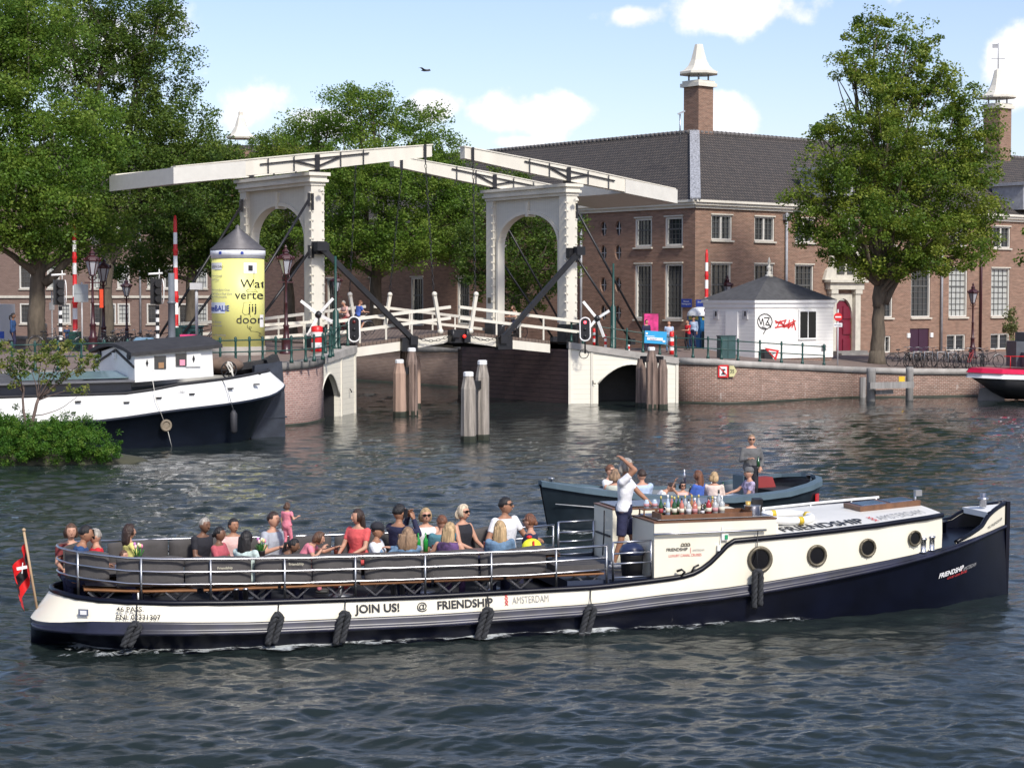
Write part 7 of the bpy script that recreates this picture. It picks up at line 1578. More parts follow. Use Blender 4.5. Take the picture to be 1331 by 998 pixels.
# deckhouse
d0, d1 = HP(175, 480, -1.9).x, HP(279, 480, -1.9).x; zb0 = HP(175, 497, -1.9).z; zb1 = HP(280, 489, -1.9).z; zt0 = HP(174, 463, -1.9).z; zt1 = HP(278, 452, -1.9).z
m = MB(); HW_ = 1.9
m.loft([[(d0, -HW_, zb0), (d0, -HW_, zt0), (d0, 0, zt0 + .28), (d0, HW_, zt0), (d0, HW_, zb0)], [(d1, -HW_ + .1, zb1), (d1 - .05, -HW_ + .1, zt1), (d1 - .05, 0, zt1 + .25), (d1 - .05, HW_ - .1, zt1), (d1, HW_ - .1, zb1)]], 0, False); dh = m.build('deckhouse', M('barge white', (.78, .78, .75), .4), barge)
m = MB(); R_ = []
for u, z in ((d0 - .18, zt0), ((d0 + d1) / 2, (zt0 + zt1) / 2), (d1 + .25, zt1)):
    R_.append([(u, y * (HW_ + .14), z + .0 + .3 * (1 - abs(y) ** 2)) for y in (-1, -.85, -.6, -.3, 0, .3, .6, .85, 1)] + [(u, y * (HW_ + .14), z + .12 + .3 * (1 - abs(y) ** 2)) for y in (1, .85, .6, .3, 0, -.3, -.6, -.85, -1)])
m.loft(R_, 0, False); m.build('roof', M('deckhouse roof', (.032, .031, .033), .7, var=.3, bump=.2), dh)
m = MB(); x = d0 - .03
m.bar((x, -HW_, zt0 - .38), (x, -.2, zt0 + .18), .05, .07); m.bar((x, -.2, zt0 + .18), (x, HW_, zt0 - .38), .05, .07)
for y in (-1.45, 1.35): m.tube([(x + .02, y, zt0 + .0), (x - .03, y, zt0 + .0)], .14, 12)
m.box((x, -.1, zt0 + .1), (.06, .01, .01)); m.build('gable_trim', tar, dh)
m = MB(); m.box((x - .02, -.1, zt0 - .02), (.08, .22, .2)); m.build('gable_lamp', white, dh)
m = MB(); m.add([(d0 - .02, -1.4, zb0 - .2), (d0 - .02, 1.4, zb0 - .2), (d0 - .9, 1.9, zb0 - .25), (d0 - .9, -1.9, zb0 - .25)], [(0, 1, 2, 3)]); m.build('hatch_slope', tar, barge)
for px, py, w_, h_, nm in ((208, 471, .44, .46, 'a'), (235.5, 467.5, .40, .44, 'b')):
    a = HP(px, py, -1.88); m = MB(); m.box((a.x, -1.87, a.z), (w_, .06, h_)); wn = m.build('window', glass, dh)
    m = MB(); m.box((a.x + .03, -1.905, a.z - .1), (.2, .02, .2)); m.build('box_in_window' if nm == 'a' else 'pink_paper', M('cardboard', (.35, .2, .1), .8) if nm == 'a' else M('pink sheet', (.8, .3, .4), .7), wn)
for px, py in ((191, 472), (251.5, 466.5)):
    a = HP(px, py, -1.88); m = MB(); m.box((a.x, -1.86, a.z), (.56, .05, .55)); sh_ = m.build('shutter', M('barge white', (.78, .78, .75), .4), dh)
    m = MB(); m.prism([(a.x - .05, a.z), (a.x, a.z - .14), (a.x + .05, a.z), (a.x, a.z + .14)], lambda x, y, k: Vector((x, k, y)), -1.90, -1.885); m.build('diamond', black, sh_)
# hold coaming and cover forward (to the left)
c1 = HP(172, 495, -1.95).x
m = MB(); m.box((c1 - 10, 0, 2.03), (20, 3.7, .55)); m.build('coaming', blueblack, barge)
m = MB(); m.box((c1 - 10, 0, 2.33), (20.2, 3.9, .06)); m.build('coaming_edge', M('coaming edge', (.14, .14, .15), .5), barge)
m = MB(); m.loft([[(u, -1.6, 2.36), (u, 0, 2.62), (u, 1.6, 2.36)] for u in (c1 - 20, c1 - 1.6)], 0, False, False, False); m.add([(c1 - 1.6, -1.6, 2.36), (c1 - 1.6, 0, 2.62), (c1 - 1.6, 1.6, 2.36)], [(0, 1, 2)]); m.build('hold_cover', plaster, barge)
m = MB(); a = HP(100, 490, -1.2); m.box((a.x, -.75, 2.53), (4.2, 1.2, .03), mat=Matrix.Rotation(.16, 3, 'X')); m.build('skylight', M('skylight glass', (.16, .24, .26), .15, spec=.8), barge)
# stern gear
m = MB(); a = HP(299, 481, -1.2)
for i in range(8): t_ = i * math.pi / 4; m.bar((a.x, -1.1, a.z), (a.x + .3 * math.cos(t_), -1.1, a.z + .3 * math.sin(t_)), .03, .03)
m.tube([(a.x + .3 * math.cos(i * math.pi / 8), -1.1, a.z + .3 * math.sin(i * math.pi / 8)) for i in range(16)], .025, 6, closed=True); m.build('steering_wheel', black, barge)
m = MB(); m.tube([(a.x + .12 * math.cos(i * 1.1), -1.18, a.z + .1 + .2 * math.sin(i * .9)) for i in range(14)], .03, 6); m.tube([(a.x + .05, -1.2, a.z), (a.x + .12, -1.25, a.z - .3)], .035, 6); m.build('mooring_rope_coil', rope_pale, barge)
a = HP(293, 473, .2); m = MB(); m.ball((a.x, .3, a.z - .05), (.75, .6, .32), 14, 8); m.build('brown_cover', M('brown tarpaulin', (.16, .11, .08), .8, var=.3, scale=2), barge)
m = MB(); m.bar((HP(302, 480, -.6).x, -.6, 2.15), (HP(325, 480, -.6).x, -.6, 2.2), .3, .3); m.build('pale_locker', M('pale locker', (.5, .45, .4), .6), barge)
for px in (320, 333): a = HP(px, 482, -1.2); m = MB(); m.lathe((a.x, -1.3, 2.0), [(.09, 0), (.09, .4), (.13, .42), (.13, .46)], 8); m.build('bollard', tar, barge)
m = MB(); m.bar((-2.6, .6, 2.5), (-.3, .4, 2.8), .3, .25); m.bar((-.5, .2, 2.75), (-.05, .2, 2.95), .4, .35); m.ball((-1.8, .7, 2.55), (1.3, .35, .22), 12, 6); m.build('covered_tiller', tar, barge)
m = MB(); m.loft([[(-1.3, -.12, -.4), (.14, -.12, -.4), (.14, .12, -.4), (-1.3, .12, -.4)], [(-1.2, -.12, 1.5), (.12, -.12, 1.6), (.12, .12, 1.6), (-1.2, .12, 1.5)], [(-1.1, -.1, 2.7), (.02, -.1, 2.85), (.02, .1, 2.85), (-1.1, .1, 2.7)]], 0, False); m.box((-.55, 0, .75), (1.5, .3, .06)); m.build('rudder', M('rudder grey blue', (.026, .032, .045), .5, var=.3), barge)
a = HP(304, 562, -2.5); o_ = HP(304, 545, -2.5); t = thing('boat_fender', 'dark sausage fender hanging on the stern quarter of the moored barge', 'fender', HO.to_3d() + (HE * o_.x + HN * -2.48).to_3d(), HY)
m = MB(); m.lathe((0, 0, .38), [(.05, 0), (.13, .1), (.13, .72), (.05, .85)], 10); m.build('fender', M('fender grey', (.03, .03, .035), .6), t); m = MB(); m.tube([(0, 0, 1.2), (-.1, .25, 1.9), (-.25, .45, 2.35)], .015, 5); m.build('rope', dullsteel, t)
a = HP(216, 553, -2.42); t = thing('rope_ring_fender', 'round woven rope fender hanging on the black side of the moored barge', 'fender', (HO.to_3d() + (HE * a.x + HN * -2.42).to_3d()) + Vector((0, 0, a.z)), HY)
m = MB(); m.tube([(.17 * math.cos(i * math.pi / 8), 0, .17 * math.sin(i * math.pi / 8)) for i in range(16)], .05, 6, closed=True); m.ball((0, .02, 0), (.16, .04, .16), 12, 6); m.build('ring', M('old hemp', (.22, .18, .13), .9, var=.3, bump=.5), t); m = MB(); m.tube([(-.08, 0, .15), (-.35, .05, .9), (-.45, .1, 1.6)], .012, 5); m.tube([(.05, 0, -.15), (.2, 0, -.75)], .012, 5); m.build('rope', rope_pale, t)
for px, py in ((102, 522), (165, 523), (207, 517), (250, 512), (302, 505), (340, 500)): a = HP(px, py, -2.3); m = MB(); m.box((a.x, -hh(a.x) + .06, a.z), (.2, .12, .05)); m.build('hawse_slot', black, barge)
a = HP(232, 511, -2.3); text('1985', .13, lambda x, y, o, a=a: Vector((a.x + x, -2.3 + .03 - o, a.z + y)), print_grey, barge)

# --- red and white boat entering at the right edge
t0 = P(1262, 520, 94.0)
rb = thing('moored_boat', 'red and white boat stern with dark underside moored at the right edge', 'boat', (t0.x, t0.y, 0), .05)
zr_ = P(1262, 478, 94).z
m = MB(); rings = []
for x, w_, z in ((0, .15, 0), (.35, 1.0, 0), (1.0, 1.7, -.02), (2.5, 2.1, -.05), (6, 2.3, -.1), (12, 2.3, -.1)):
    k = min(1, x / 3); rings.append([(x, -w_, zr_ - .48 + z), (x + 1.0 * (1 - k), -w_ * .75, zr_ - 1.2), (x + 1.7 * (1 - k), -w_ * .5 * (.4 + .6 * k), .1), (x + 1.7 * (1 - k), w_ * .5, .1), (x, w_, zr_ - .48 + z)])
m.loft(rings, 0, True); m.build('hull', tar, rb)
for z0, z1, g_, mt, nm in ((-.48, -.22, .05, white, 'white_band'), (-.22, .0, .03, M('crimson paint', (.55, .012, .06), .35), 'red_band')):
    m = MB(); rings = []
    for x, w_, z in ((-.25, .1, 0), (.2, 1.0, 0), (1.0, 1.75, -.02), (2.5, 2.15, -.05), (6, 2.35, -.1), (12, 2.35, -.1)): rings.append([(x, -w_ - g_, zr_ + z0 + z), (x + .12, -w_ + .15 * (z1 == 0), zr_ + z1 + z), (x + .12, w_ - .15 * (z1 == 0), zr_ + z1 + z), (x, w_ + g_, zr_ + z0 + z)])
    m.loft(rings, 0, False); m.build(nm, mt, rb)
m = MB(); m.loft([[(.3, -.08, -.3), (1.8, -.08, -.3), (1.8, .08, -.3), (.3, .08, -.3)], [(.45, -.08, .6), (1.5, -.08, .9), (1.5, .08, .9), (.45, .08, .6)]], 0, False); m.build('rudder', M('rudder grey', (.12, .12, .12), .6), rb)
m = MB(); m.tube([(2.2, -.3, -.1), (2.35, -.35, .35), (2.7, -.4, .6), (3.3, -.4, .7)], .09, 8); m.build('rudder_band', M('pale copper', (.4, .28, .2), .5), rb)
m = MB(); m.box((3.6, .2, zr_ + .45), (2.4, 2.4, .7)); m.box((3.1, .3, zr_ + 1.25), (1.0, 1.6, 1.1)); m.box((2.4, .3, zr_ + .7), (.5, 1.6, 1.3)); m.build('grey_superstructure', M('boat grey', (.075, .085, .10), .5, var=.2), rb)
m = MB(); m.box((4.6, .2, zr_ + 1.7), (1.0, 1.4, 1.2)); m.prism([(2.6, zr_ + .75), (4.9, zr_ + .75), (4.9, zr_ + 1.0), (3.5, zr_ + 1.2)], lambda x, y, k: Vector((x, k, y)), -1.1, .2); m.build('wood_cabin', wood, rb)
m = MB(); m.box((4.25, -.52, zr_ + 1.8), (.4, .05, .7)); m.build('cabin_window', glass, rb)
m = MB(); m.tube([(1.3, -1.2, zr_ + .62), (4.5, -1.6, zr_ + .6)], .025, 6); m.tube([(1.6, -1.3, zr_), (1.6, -1.3, zr_ + .62)], .02, 6); m.build('red_rail', red, rb)
bp0 = P(1316, 425, 96); me, _ = leaves_mesh('leaves', [(Vector((0, 0, 1.3)), (.35, .35, .8))], 26, 30, .14, MATS.get('x') or leaf_mat('bamboo leaves', (.10, .13, .04), (.18, .2, .07), (.3, .3, .12)), 7, .25, .1, 1.5)
t = thing('potted_bamboo', 'pale green potted bamboo on the moored boat at the right edge', 'plant', (bp0.x, bp0.y + .4, zr_ + .75)); put('leaves', me, t); m = MB(); [m.tube([(.05 * i, 0, 0), (.12 * i, 0, 1.8)], .015, 5) for i in (-2, -1, 0, 1, 2)]; m.lathe((0, 0, -.1), [(.2, 0), (.25, .35)], 10); m.build('stems', M('bamboo stem', (.25, .24, .1), .6), t)
# bird in the sky
q = P(553, 92, 70); t = thing('bird', 'small dark bird gliding high left of the middle', 'bird', q); m = MB(); m.tube([(-.16, 0, 0), (-.05, 0, .01), (.12, 0, .0), (.2, 0, .0)], [.01, .05, .035, .008], 8); m.tube([(-.02, 0, .01), (-.16, -.16, .09), (-.24, -.38, .05)], [(.07, .015), (.06, .01), (.01, .004)], 6); m.tube([(-.02, 0, .01), (.12, .2, .07), (.16, .4, .03)], [(.07, .015), (.06, .01), (.01, .004)], 6); m.build('body', M('bird feathers', (.08, .08, .09), .8), t)
# ---------------------------------------------------------------- people
SK = [M('fair skin', (.50, .27, .18), .55, var=.06), M('tanned skin', (.34, .17, .10), .55, var=.06), M('brown skin', (.17, .085, .05), .5, var=.06)]
LIP = M('lips', (.30, .09, .08), .5, var=.05); EYEM = M('eye', (.02, .018, .016), .2, var=.1)
def hairm(n, c): return M('hair ' + n, c, .5, var=.6, scale=26, bump=1.0, bscale=60, streak=.14)
HR_ = dict(black=hairm('black', (.010, .008, .008)), dark=hairm('dark brown', (.035, .018, .012)), brown=hairm('brown', (.10, .05, .028)), blond=hairm('blond', (.42, .29, .15)), pale=hairm('pale blond', (.60, .50, .36)), grey=hairm('grey', (.34, .31, .27)), auburn=hairm('auburn', (.15, .06, .03)), sandy=hairm('sandy', (.27, .17, .10)))
def cl_(n, c, var=.10): return M('cloth ' + n, c, .85, var=var + .06, scale=9, bump=.9, bscale=12)
CT = dict(white=cl_('white', (.74, .74, .75), .05), navy=cl_('navy', (.018, .02, .055)), black=cl_('black', (.018, .018, .024)), blue=cl_('blue', (.02, .06, .16)), denim=cl_('denim', (.13, .22, .33), .3), pink=cl_('pink', (.72, .22, .28)), coral=cl_('coral', (.66, .10, .10)), rose=cl_('rose', (.45, .09, .11)), blush=cl_('blush', (.66, .42, .38)),
          red=cl_('red', (.55, .015, .025)), yellow=cl_('yellow', (.75, .70, .22)), grey=cl_('grey', (.36, .38, .42)), mint=cl_('patterned mint', (.55, .66, .62), .4), dots=cl_('purple dotted', (.09, .045, .13), .8), teal=cl_('teal', (.06, .17, .21)), ltblue=cl_('light blue', (.42, .52, .68)), royal=cl_('royal blue', (.05, .11, .40)), cream=cl_('cream', (.72, .58, .50)),
          charcoal=cl_('charcoal', (.12, .12, .12)), shorts=cl_('navy shorts', (.020, .022, .06)), sage=cl_('sage', (.48, .50, .42)), floral=cl_('floral', (.35, .30, .42), .9), maroon=cl_('maroon', (.18, .03, .03)), beige=cl_('beige', (.45, .37, .28)))
shoe_w = M('white shoe', (.6, .6, .6), .6); shoe_d = M('dark shoe', (.03, .03, .03), .6); lens = M('sunglass lens', (.006, .006, .007), .08, spec=.9)
def ik(a, c, l1, l2, pole):
    d = c - a; L = min(d.length, (l1 + l2) * .998); d = d.normalized(); c = a + d * L
    k = (l1 * l1 - l2 * l2 + L * L) / (2 * L); h = math.sqrt(max(0, l1 * l1 - k * k)); p = pole - d * pole.dot(d); p = p.normalized() if p.length > 1e-4 else Vector((0, 1, 0))
    return a + d * k + p * h, c
def capsule(m, a, b, ra, rb, ends=True):
    a, b = Vector(a), Vector(b); d = (b - a).normalized(); pts, rr = [], []
    if ends: pts += [a - d * ra * .8, a - d * ra * .45]; rr += [ra * .5, ra * .88]
    pts += [a, a.lerp(b, .35), b]; rr += [ra, ra + (rb - ra) * .25, rb]
    if ends: pts += [b + d * rb * .45, b + d * rb * .8]; rr += [rb * .88, rb * .5]
    m.tube(pts, rr, 10)
def person(label, loc, face, s=1.0, pose='sit', lean=0, turn=0, nod=0, top='white', bot='navy', hair='short', hc='dark', skin=0, sl=.5, armL=None, armR=None, poleR=None, shades=False, fem=False, grp=None, fine=True, legL=None, legR=None, dress=False, side=0, stubble=False):
    t = thing('person', label, 'person', loc, R(face), grp); s_ = s; vox = .0165 if fine else .024
    V = lambda *p: Vector(p) * s_
    base = .09 if pose == 'sit' else (.93 if pose == 'stand' else .0)
    l = R(lean); U = Vector((math.sin(R(side)), -math.sin(l), math.cos(l))).normalized(); X = Vector((1, 0, 0)); X = (X - U * X.dot(U)).normalized(); FW = X.cross(U) * 1.0
    if FW.y > 0: FW = -FW
    Pv = V(0, 0, base)
    def sp(u, f=0.0, x=0.0): return Pv + U * u * s_ + FW * f * s_ + X * x * s_
    wf = .93 if fem else 1.0; WW = 1.24
    RG = [(-.09, .12, .085, 0), (-.02, .165, .115, 0), (.06, .168 if fem else .16, .115, 0), (.16, .118 if fem else .138, .092, .01), (.27, .14 if fem else .158, .108, .015), (.36, .158 * wf, .118, .02), (.44, .172 * wf, .105, .0), (.495, .13 * wf, .078, -.005), (.53, .065, .06, 0)]
    def torso(m, g=0.0, top=9, lo=0):
        rings = []
        for u, w_, d_, f in RG[lo:top]:
            rings.append([sp(u, f + (d_ + g) * math.sin(a) , (w_ * WW + g) * math.cos(a)) for a in [i * math.pi / 8 for i in range(16)]])
        m.loft(rings, 0, True)
    SH = .200 * wf; B = MB(); torso(B); capsule(B, sp(.50), sp(.63, .015), .052 * s_, .048 * s_)
    arms = []
    for sd, tg in ((1, armL), (-1, armR)):
        a = sp(.455, 0, sd * SH)
        if tg is None: tg = (sd * .14, -.33, .20) if pose == 'sit' else (sd * .24, -.04, .86) if pose == 'stand' else (sd * .22, -.46, .20)
        e, h_ = ik(a, V(*tg), .285 * s_, .25 * s_, Vector(poleR) if (poleR and sd < 0) else Vector((sd * .55, .35, -.75))); arms.append((a, e, h_, sd))
        capsule(B, a, e, .054 * s_ * wf, .043 * s_ * wf); capsule(B, e, h_, .043 * s_ * wf, .028 * s_)
    legs = []
    for sd, tg in ((1, legL), (-1, legR)):
        a = sp(-.03, 0, sd * .085)
        if tg is None: tg = (sd * .11, -.44, -.36) if pose == 'sit' else (sd * .10, .0 + .04 * sd, .07) if pose == 'stand' else (sd * .1, -.1, -.72 + .25 * (sd > 0))
        k, f = ik(a, V(*tg), .43 * s_, .42 * s_, Vector((sd * .1, -1, .5))); legs.append((a, k, f, sd))
        capsule(B, a, k, .082 * s_, .055 * s_); capsule(B, k, f, .055 * s_, .036 * s_)
        B.ball(f + V(0, -.06, -.025), (.04 * s_, .12 * s_, .035 * s_), 10, 6)
    E_ = MB()
    # head with a face
    HC = sp(.685, .02); q = Matrix.Rotation(R(turn), 3, 'Z') @ Matrix.Rotation(R(nod) + l * .55, 3, 'X')
    def h3(x, y, z): return HC + q @ (Vector((x, y, z)) * s_ * 1.12)
    n, k = 18, 12; vs = [h3(0, 0, -.106)]
    def headp(th, ph, g=1.0):
        x, y, z = math.sin(th) * math.cos(ph), math.sin(th) * math.sin(ph), -math.cos(th); jaw = max(0, -z)
        X_ = .080 * x * (1 - .32 * jaw ** 1.5); Y_ = .094 * y * (1 - .18 * jaw) - .012 * jaw; Z_ = .110 * z
        if y < -.5: Y_ *= .96
        return X_ * g, Y_ * g, Z_ * g
    for i in range(1, k):
        for j in range(n): vs.append(h3(*headp(math.pi * i / k, 2 * math.pi * j / n)))
    vs.append(h3(0, 0, .110)); fs = []
    for j in range(n): fs.append((0, 1 + (j + 1) % n, 1 + j)); e0_ = 1 + (k - 2) * n; fs.append((len(vs) - 1, e0_ + j, e0_ + (j + 1) % n))
    for i in range(k - 2):
        for j in range(n): a = 1 + i * n; fs.append((a + j, a + (j + 1) % n, a + n + (j + 1) % n, a + n + j))
    E_.add(vs, fs, 0, True)
    E_.loft([[h3(-.006, -.088, .022), h3(.006, -.088, .022), h3(0, -.094, .024)], [h3(-.014, -.088, -.022), h3(.014, -.088, -.022), h3(0, -.118, -.018)], [h3(-.010, -.086, -.030), h3(.010, -.086, -.030), h3(0, -.100, -.032)]], 0)
    for sd in (-1, 1):
        c = h3(sd * .072, .008, -.005); E_.ball(c, (.011 * s_, .02 * s_, .028 * s_), 8, 5)
        E_.ball(h3(sd * .028, -.083, .018), .0105 * s_, 6, 4, 1)
        E_.bar(h3(sd * .014, -.090, .036), h3(sd * .044, -.082, .036), .008 * s_, .006 * s_, 1)
    E_.bar(h3(-.022, -.086, -.052), h3(.022, -.086, -.052), .012 * s_, .010 * s_, 2)
    for (a, e, h_, sd) in arms:                        # hands: palm, four fingers, thumb
        d = (h_ - e).normalized(); x = d.cross(Vector((0, 0, 1))); x = x.normalized() if x.length > .1 else Vector((1, 0, 0)); nrm = x.cross(d)
        if nrm.z > 0: nrm = -nrm; 
        x = nrm.cross(d) * sd
        w = lambda u, v, o: h_ + (d * u + x * v + nrm * o) * s_
        E_.loft([[w(u, v * b, o * c) for v, o in ((-1, -1), (1, -1), (1.1, 0), (1, 1), (-1, 1), (-1.1, 0))] for u, b, c in ((-.01, .022, .017), (.03, .034, .016), (.075, .037, .012), (.09, .034, .010))], 0)
        for i, FL in enumerate((.062, .072, .066, .050)):
            v = -.027 + i * .018; E_.tube([w(.082, v, 0), w(.085 + FL * .42, v * 1.08, .008), w(.085 + FL * .72, v * 1.08, .022), w(.085 + FL * .86, v * 1.05, .040)], [.0085 * s_, .008 * s_, .0072 * s_, .0055 * s_], 6)
        E_.tube([w(.02, -.028, .004), w(.05, -.050, .014), w(.078, -.052, .026)], [.011 * s_, .0095 * s_, .007 * s_], 6)
    queue_remesh('body', B, vox, [SK[skin], EYEM, LIP], t, 3, E_)
    # shirt
    C = MB(); torso(C, .014, 8 if not fem else 8, 1); r1 = .069 * s_ * wf
    for (a, e, h_, sd) in arms:
        if sl <= 0: continue
        capsule(C, a - (e - a) * .02, a.lerp(e, min(1, sl * 1.25)) if sl < .8 else e, r1, .056 * s_ * wf, False) if sl < .8 else capsule(C, a, e, r1, .05 * s_ * wf)
        if sl >= .8: C.tube([e, h_ - (h_ - e) * .04], [.05 * s_ * wf, .036 * s_], 10)
        C.ball(a, .072 * s_ * wf, 10, 7)
    queue_remesh('shirt' if not dress else 'dress', C, vox * 1.05, [CT[top]], t, 4)
    C = MB(); rings = [[sp(u, (d_ + .014) * math.sin(a), (w_ * 1.1 + .014) * math.cos(a)) for a in [i * math.pi / 8 for i in range(16)]] for u, w_, d_ in ((-.11, .12, .095), (-.03, .168, .122), (.03, .168, .122), (.10, .15, .115))]; C.loft(rings, 0)
    lg = {'shorts': .8}.get(bot, 1)
    for (a, k, f, sd) in legs:
        if lg < 1: capsule(C, a, a.lerp(k, .88), .092 * s_, .084 * s_, False); C.ball(a, .095 * s_, 10, 6)
        else: capsule(C, a, k, .094 * s_, .066 * s_); C.tube([k, f], [.064 * s_, .05 * s_], 10)
    queue_remesh('trousers' if lg == 1 else 'shorts', C, vox * 1.1, [CT[top if dress else bot]], t, 3)
    for (a, k, f, sd) in legs:
        C = MB(); C.ball(f + V(0, -.055, -.03), (.05 * s_, .14 * s_, .045 * s_), 10, 6); C.lathe(f + V(0, 0, -.02), [(.043 * s_, 0), (.042 * s_, .06 * s_)], 8); C.build('shoe', shoe_w if pose == 'stand' and lg < 1 else shoe_d, t)
    # hair
    k = 12; Hm = MB(); g = random.Random(int(abs(loc[0] * 91 + loc[1] * 37))); vs = []; big = {'curly': 1.25, 'long': 1.13, 'cap': 1.05, 'short': 1.09, 'bun': 1.11, 'pony': 1.10, 'bob': 1.16}.get(hair, 1.07)
    rad = []
    for i in range(1, k):
        for j in range(n):
            th, ph = math.pi * i / k, 2 * math.pi * j / n; z = -math.cos(th); y = math.sin(th) * math.sin(ph); gg = big * (1 + g.uniform(-.02, .03) * (3 if hair == 'curly' else 1))
            lim = {'short': -.15, 'cap': -.1, 'long': -.75, 'bob': -.7, 'curly': -.45, 'bun': -.35, 'pony': -.35}.get(hair, -.2)
            if (y < -.45 and z < .52) or (y < .05 and y >= -.45 and z < (.0 if hair in ('short', 'bun', 'pony', 'cap') else -.55)) or z < lim: gg = .90
            vs.append(h3(*headp(th, ph, gg)))
    vs = [h3(0, 0, -.09)] + vs + [h3(0, 0, .110 * big)]; Hm.add(vs, fs, 0, True)
    if hair in ('long', 'bob', 'curly'):
        L = {'long': .36, 'bob': .14, 'curly': .30}[hair]; wd = {'long': .098, 'bob': .10, 'curly': .15}[hair]; rings = []; top_ = h3(0, .045, .03)
        for i in range(9):
            f = i / 8; c = top_ + (Vector((0, 0, -1)) * .6 - U * .4) * L * f * s_ + q @ Vector((0, .028, 0)) * s_ * math.sin(f * 2.2) ; ww = wd * (1 + .35 * f - .45 * f ** 4) * s_; dd = (.062 - .02 * f) * s_ * (1.3 if hair == 'curly' else 1)
            rings.append([c + q @ Vector((ww * math.cos(a) * (1 + .12 * math.sin(5 * a + i * (1.7 if hair == 'curly' else .3))), dd * math.sin(a) * (1 + .12 * math.sin(4 * a + i * .3)), 0)) for a in [m_ * math.pi / 9 for m_ in range(18)]])
        Hm.loft(rings, 0)
    if hair == 'bun': Hm.ball(h3(0, .10, -.02), .036 * s_, 10, 7)
    if hair == 'pony': Hm.tube([h3(0, .09, .03), h3(0, .14, 0), h3(0, .14, -.12), h3(0, .11, -.2)], [.02 * s_, .033 * s_, .028 * s_, .008 * s_], 8)
    Hm.build('hair', HR_[hc], t)
    if hair == 'cap':
        c = MB(); c.lathe((0, 0, 0), [(.088, 0), (.089, .03), (.080, .07), (.05, .098), (.0, .106)], 14, sq=(1, 1.16)); c.prism([(-.07, -.07), (.07, -.07), (.06, -.16), (.0, -.185), (-.06, -.16)], lambda x, y, k: Vector((x, y, k)), .002, .012); c.v = [tuple(h3(x, y + .004, z + .028)) for x, y, z in c.v]; c.build('cap', CT['black'] if top != 'floral' else CT['charcoal'], t)
    if shades:
        c = MB()
        for sd in (-1, 1): c.prism([(sd * .034 + .029 * math.cos(a), .020 + .021 * math.sin(a)) for a in [i * math.pi / 5 for i in range(10)]], lambda x, y, k: h3(x, -.099 + abs(x) * .25 + k, y), -.004, .004); c.bar(h3(sd * .062, -.082, .026), h3(sd * .078, .0, .022), .006 * s_, .01 * s_)
        c.bar(h3(-.012, -.100, .026), h3(.012, -.100, .026), .006 * s_, .006 * s_); c.build('sunglasses', lens, t)
    t['_s'] = s_; del t['_s']
    return t, h3, arms
def seated(px, py, y, label, face, **k):
    """sit someone on the tour boat so that the head top lies on this sight line, at y across the boat"""
    a = FP(px, py, y); ln = R(k.get('lean', 0)); seat = k.pop('seat', .86)
    s = (a.z - seat) / (.09 + .70 * math.cos(ln) + .145); H_ = BW(a.x, a.y, seat); f = Vector((math.sin(R(face)), -math.cos(R(face)), 0)); b = H_ - f * .70 * s * math.sin(ln)
    return person(label, (b.x, b.y, seat), face, s=s, **k)
NEAR, FAR = -1.02, .98
seated(92, 678, .55, 'brown haired woman in maroon seated at the stern, half hidden by the man in blue', 20, top='maroon', hair='bob', hc='brown', fem=True)
seated(110, 679, -.05, 'black haired man in a dark blue jacket leaning over the stern table', 100, lean=12, top='blue', sl=1, hc='black', skin=1, armL=(.15, -.45, .25), armR=(-.1, -.42, .3))
seated(125, 684, .1, 'grey haired person in a red top holding a black phone up at the stern', -70, top='red', sl=1, hc='grey', armL=(.06, -.2, .66), armR=(-.1, -.33, .3))
seated(167, 680, .85, 'curly dark haired child in a yellow shirt on the far stern bench', 120, top='yellow', hair='curly', hc='dark', sl=.5, armL=(.1, -.5, .45), skin=0)
seated(160, 713, -.62, 'small child with brown hair just showing above the near stern cushion', 60, top='white', hair='short', hc='brown', sl=.5)
seated(265, 670, .92, 'man with glasses in a black printed t-shirt on the far bench near the stern', 60, top='black', hc='grey', skin=2, sl=.5, lean=8, turn=-10, shades=False)
seated(284, 682, .0, 'dark haired woman in a rose red top facing right, beside the man in black', 75, top='rose', hair='bun', hc='black', skin=2, fem=True, sl=.5)
seated(303, 671, .98, 'dark haired woman in a blush top on the far bench beside the tulips', 20, top='blush', hair='bun', hc='black', skin=1, fem=True, sl=.5, turn=20)
seated(319, 687, -.85, 'woman with very long straight black hair seen from behind, in a patterned mint shirt', 150, top='mint', hair='long', hc='black', skin=2, fem=True, sl=.5, turn=15)
seated(354, 662, .85, 'man in a grey t-shirt holding the toddler in pink', 60, top='grey', hc='dark', sl=.5, armL=(.05, -.3, .38), armR=(-.2, -.3, .38))
tt_ = FP(373, 657, .5); person('toddler in a pink dress standing on the lap of the man in grey', BW(tt_.x, tt_.y, tt_.z - .74), 150, s=.455, pose='stand', top='pink', bot='pink', hair='bob', hc='brown', fem=True, sl=.5, dress=True, turn=20, armR=(-.35, -.15, 1.25))
seated(381, 697, -.75, 'girl with braided black hair in a black hoodie leaning right over the near cushions', 80, lean=28, top='black', hair='pony', hc='black', skin=2, sl=1, fem=True, armL=(.1, -.62, .30), armR=(-.12, -.6, .28))
seated(414, 688, .0, 'girl in a pink dress bending over the middle table with arms stretched out', 95, lean=38, top='pink', hair='bob', hc='brown', fem=True, sl=.4, dress=True, bot='pink', armL=(.15, -.75, .42), armR=(-.3, -.5, .45), seat=.92)
seated(466, 659, .98, 'long haired woman in a coral dress on the far bench looking left', -35, top='coral', hair='long', hc='dark', fem=True, sl=.5, dress=True, turn=-25)
seated(489, 677, -.55, 'person in a white t-shirt with black cap and sunglasses facing right', 80, top='white', hair='cap', hc='dark', skin=1, sl=.5, shades=True)
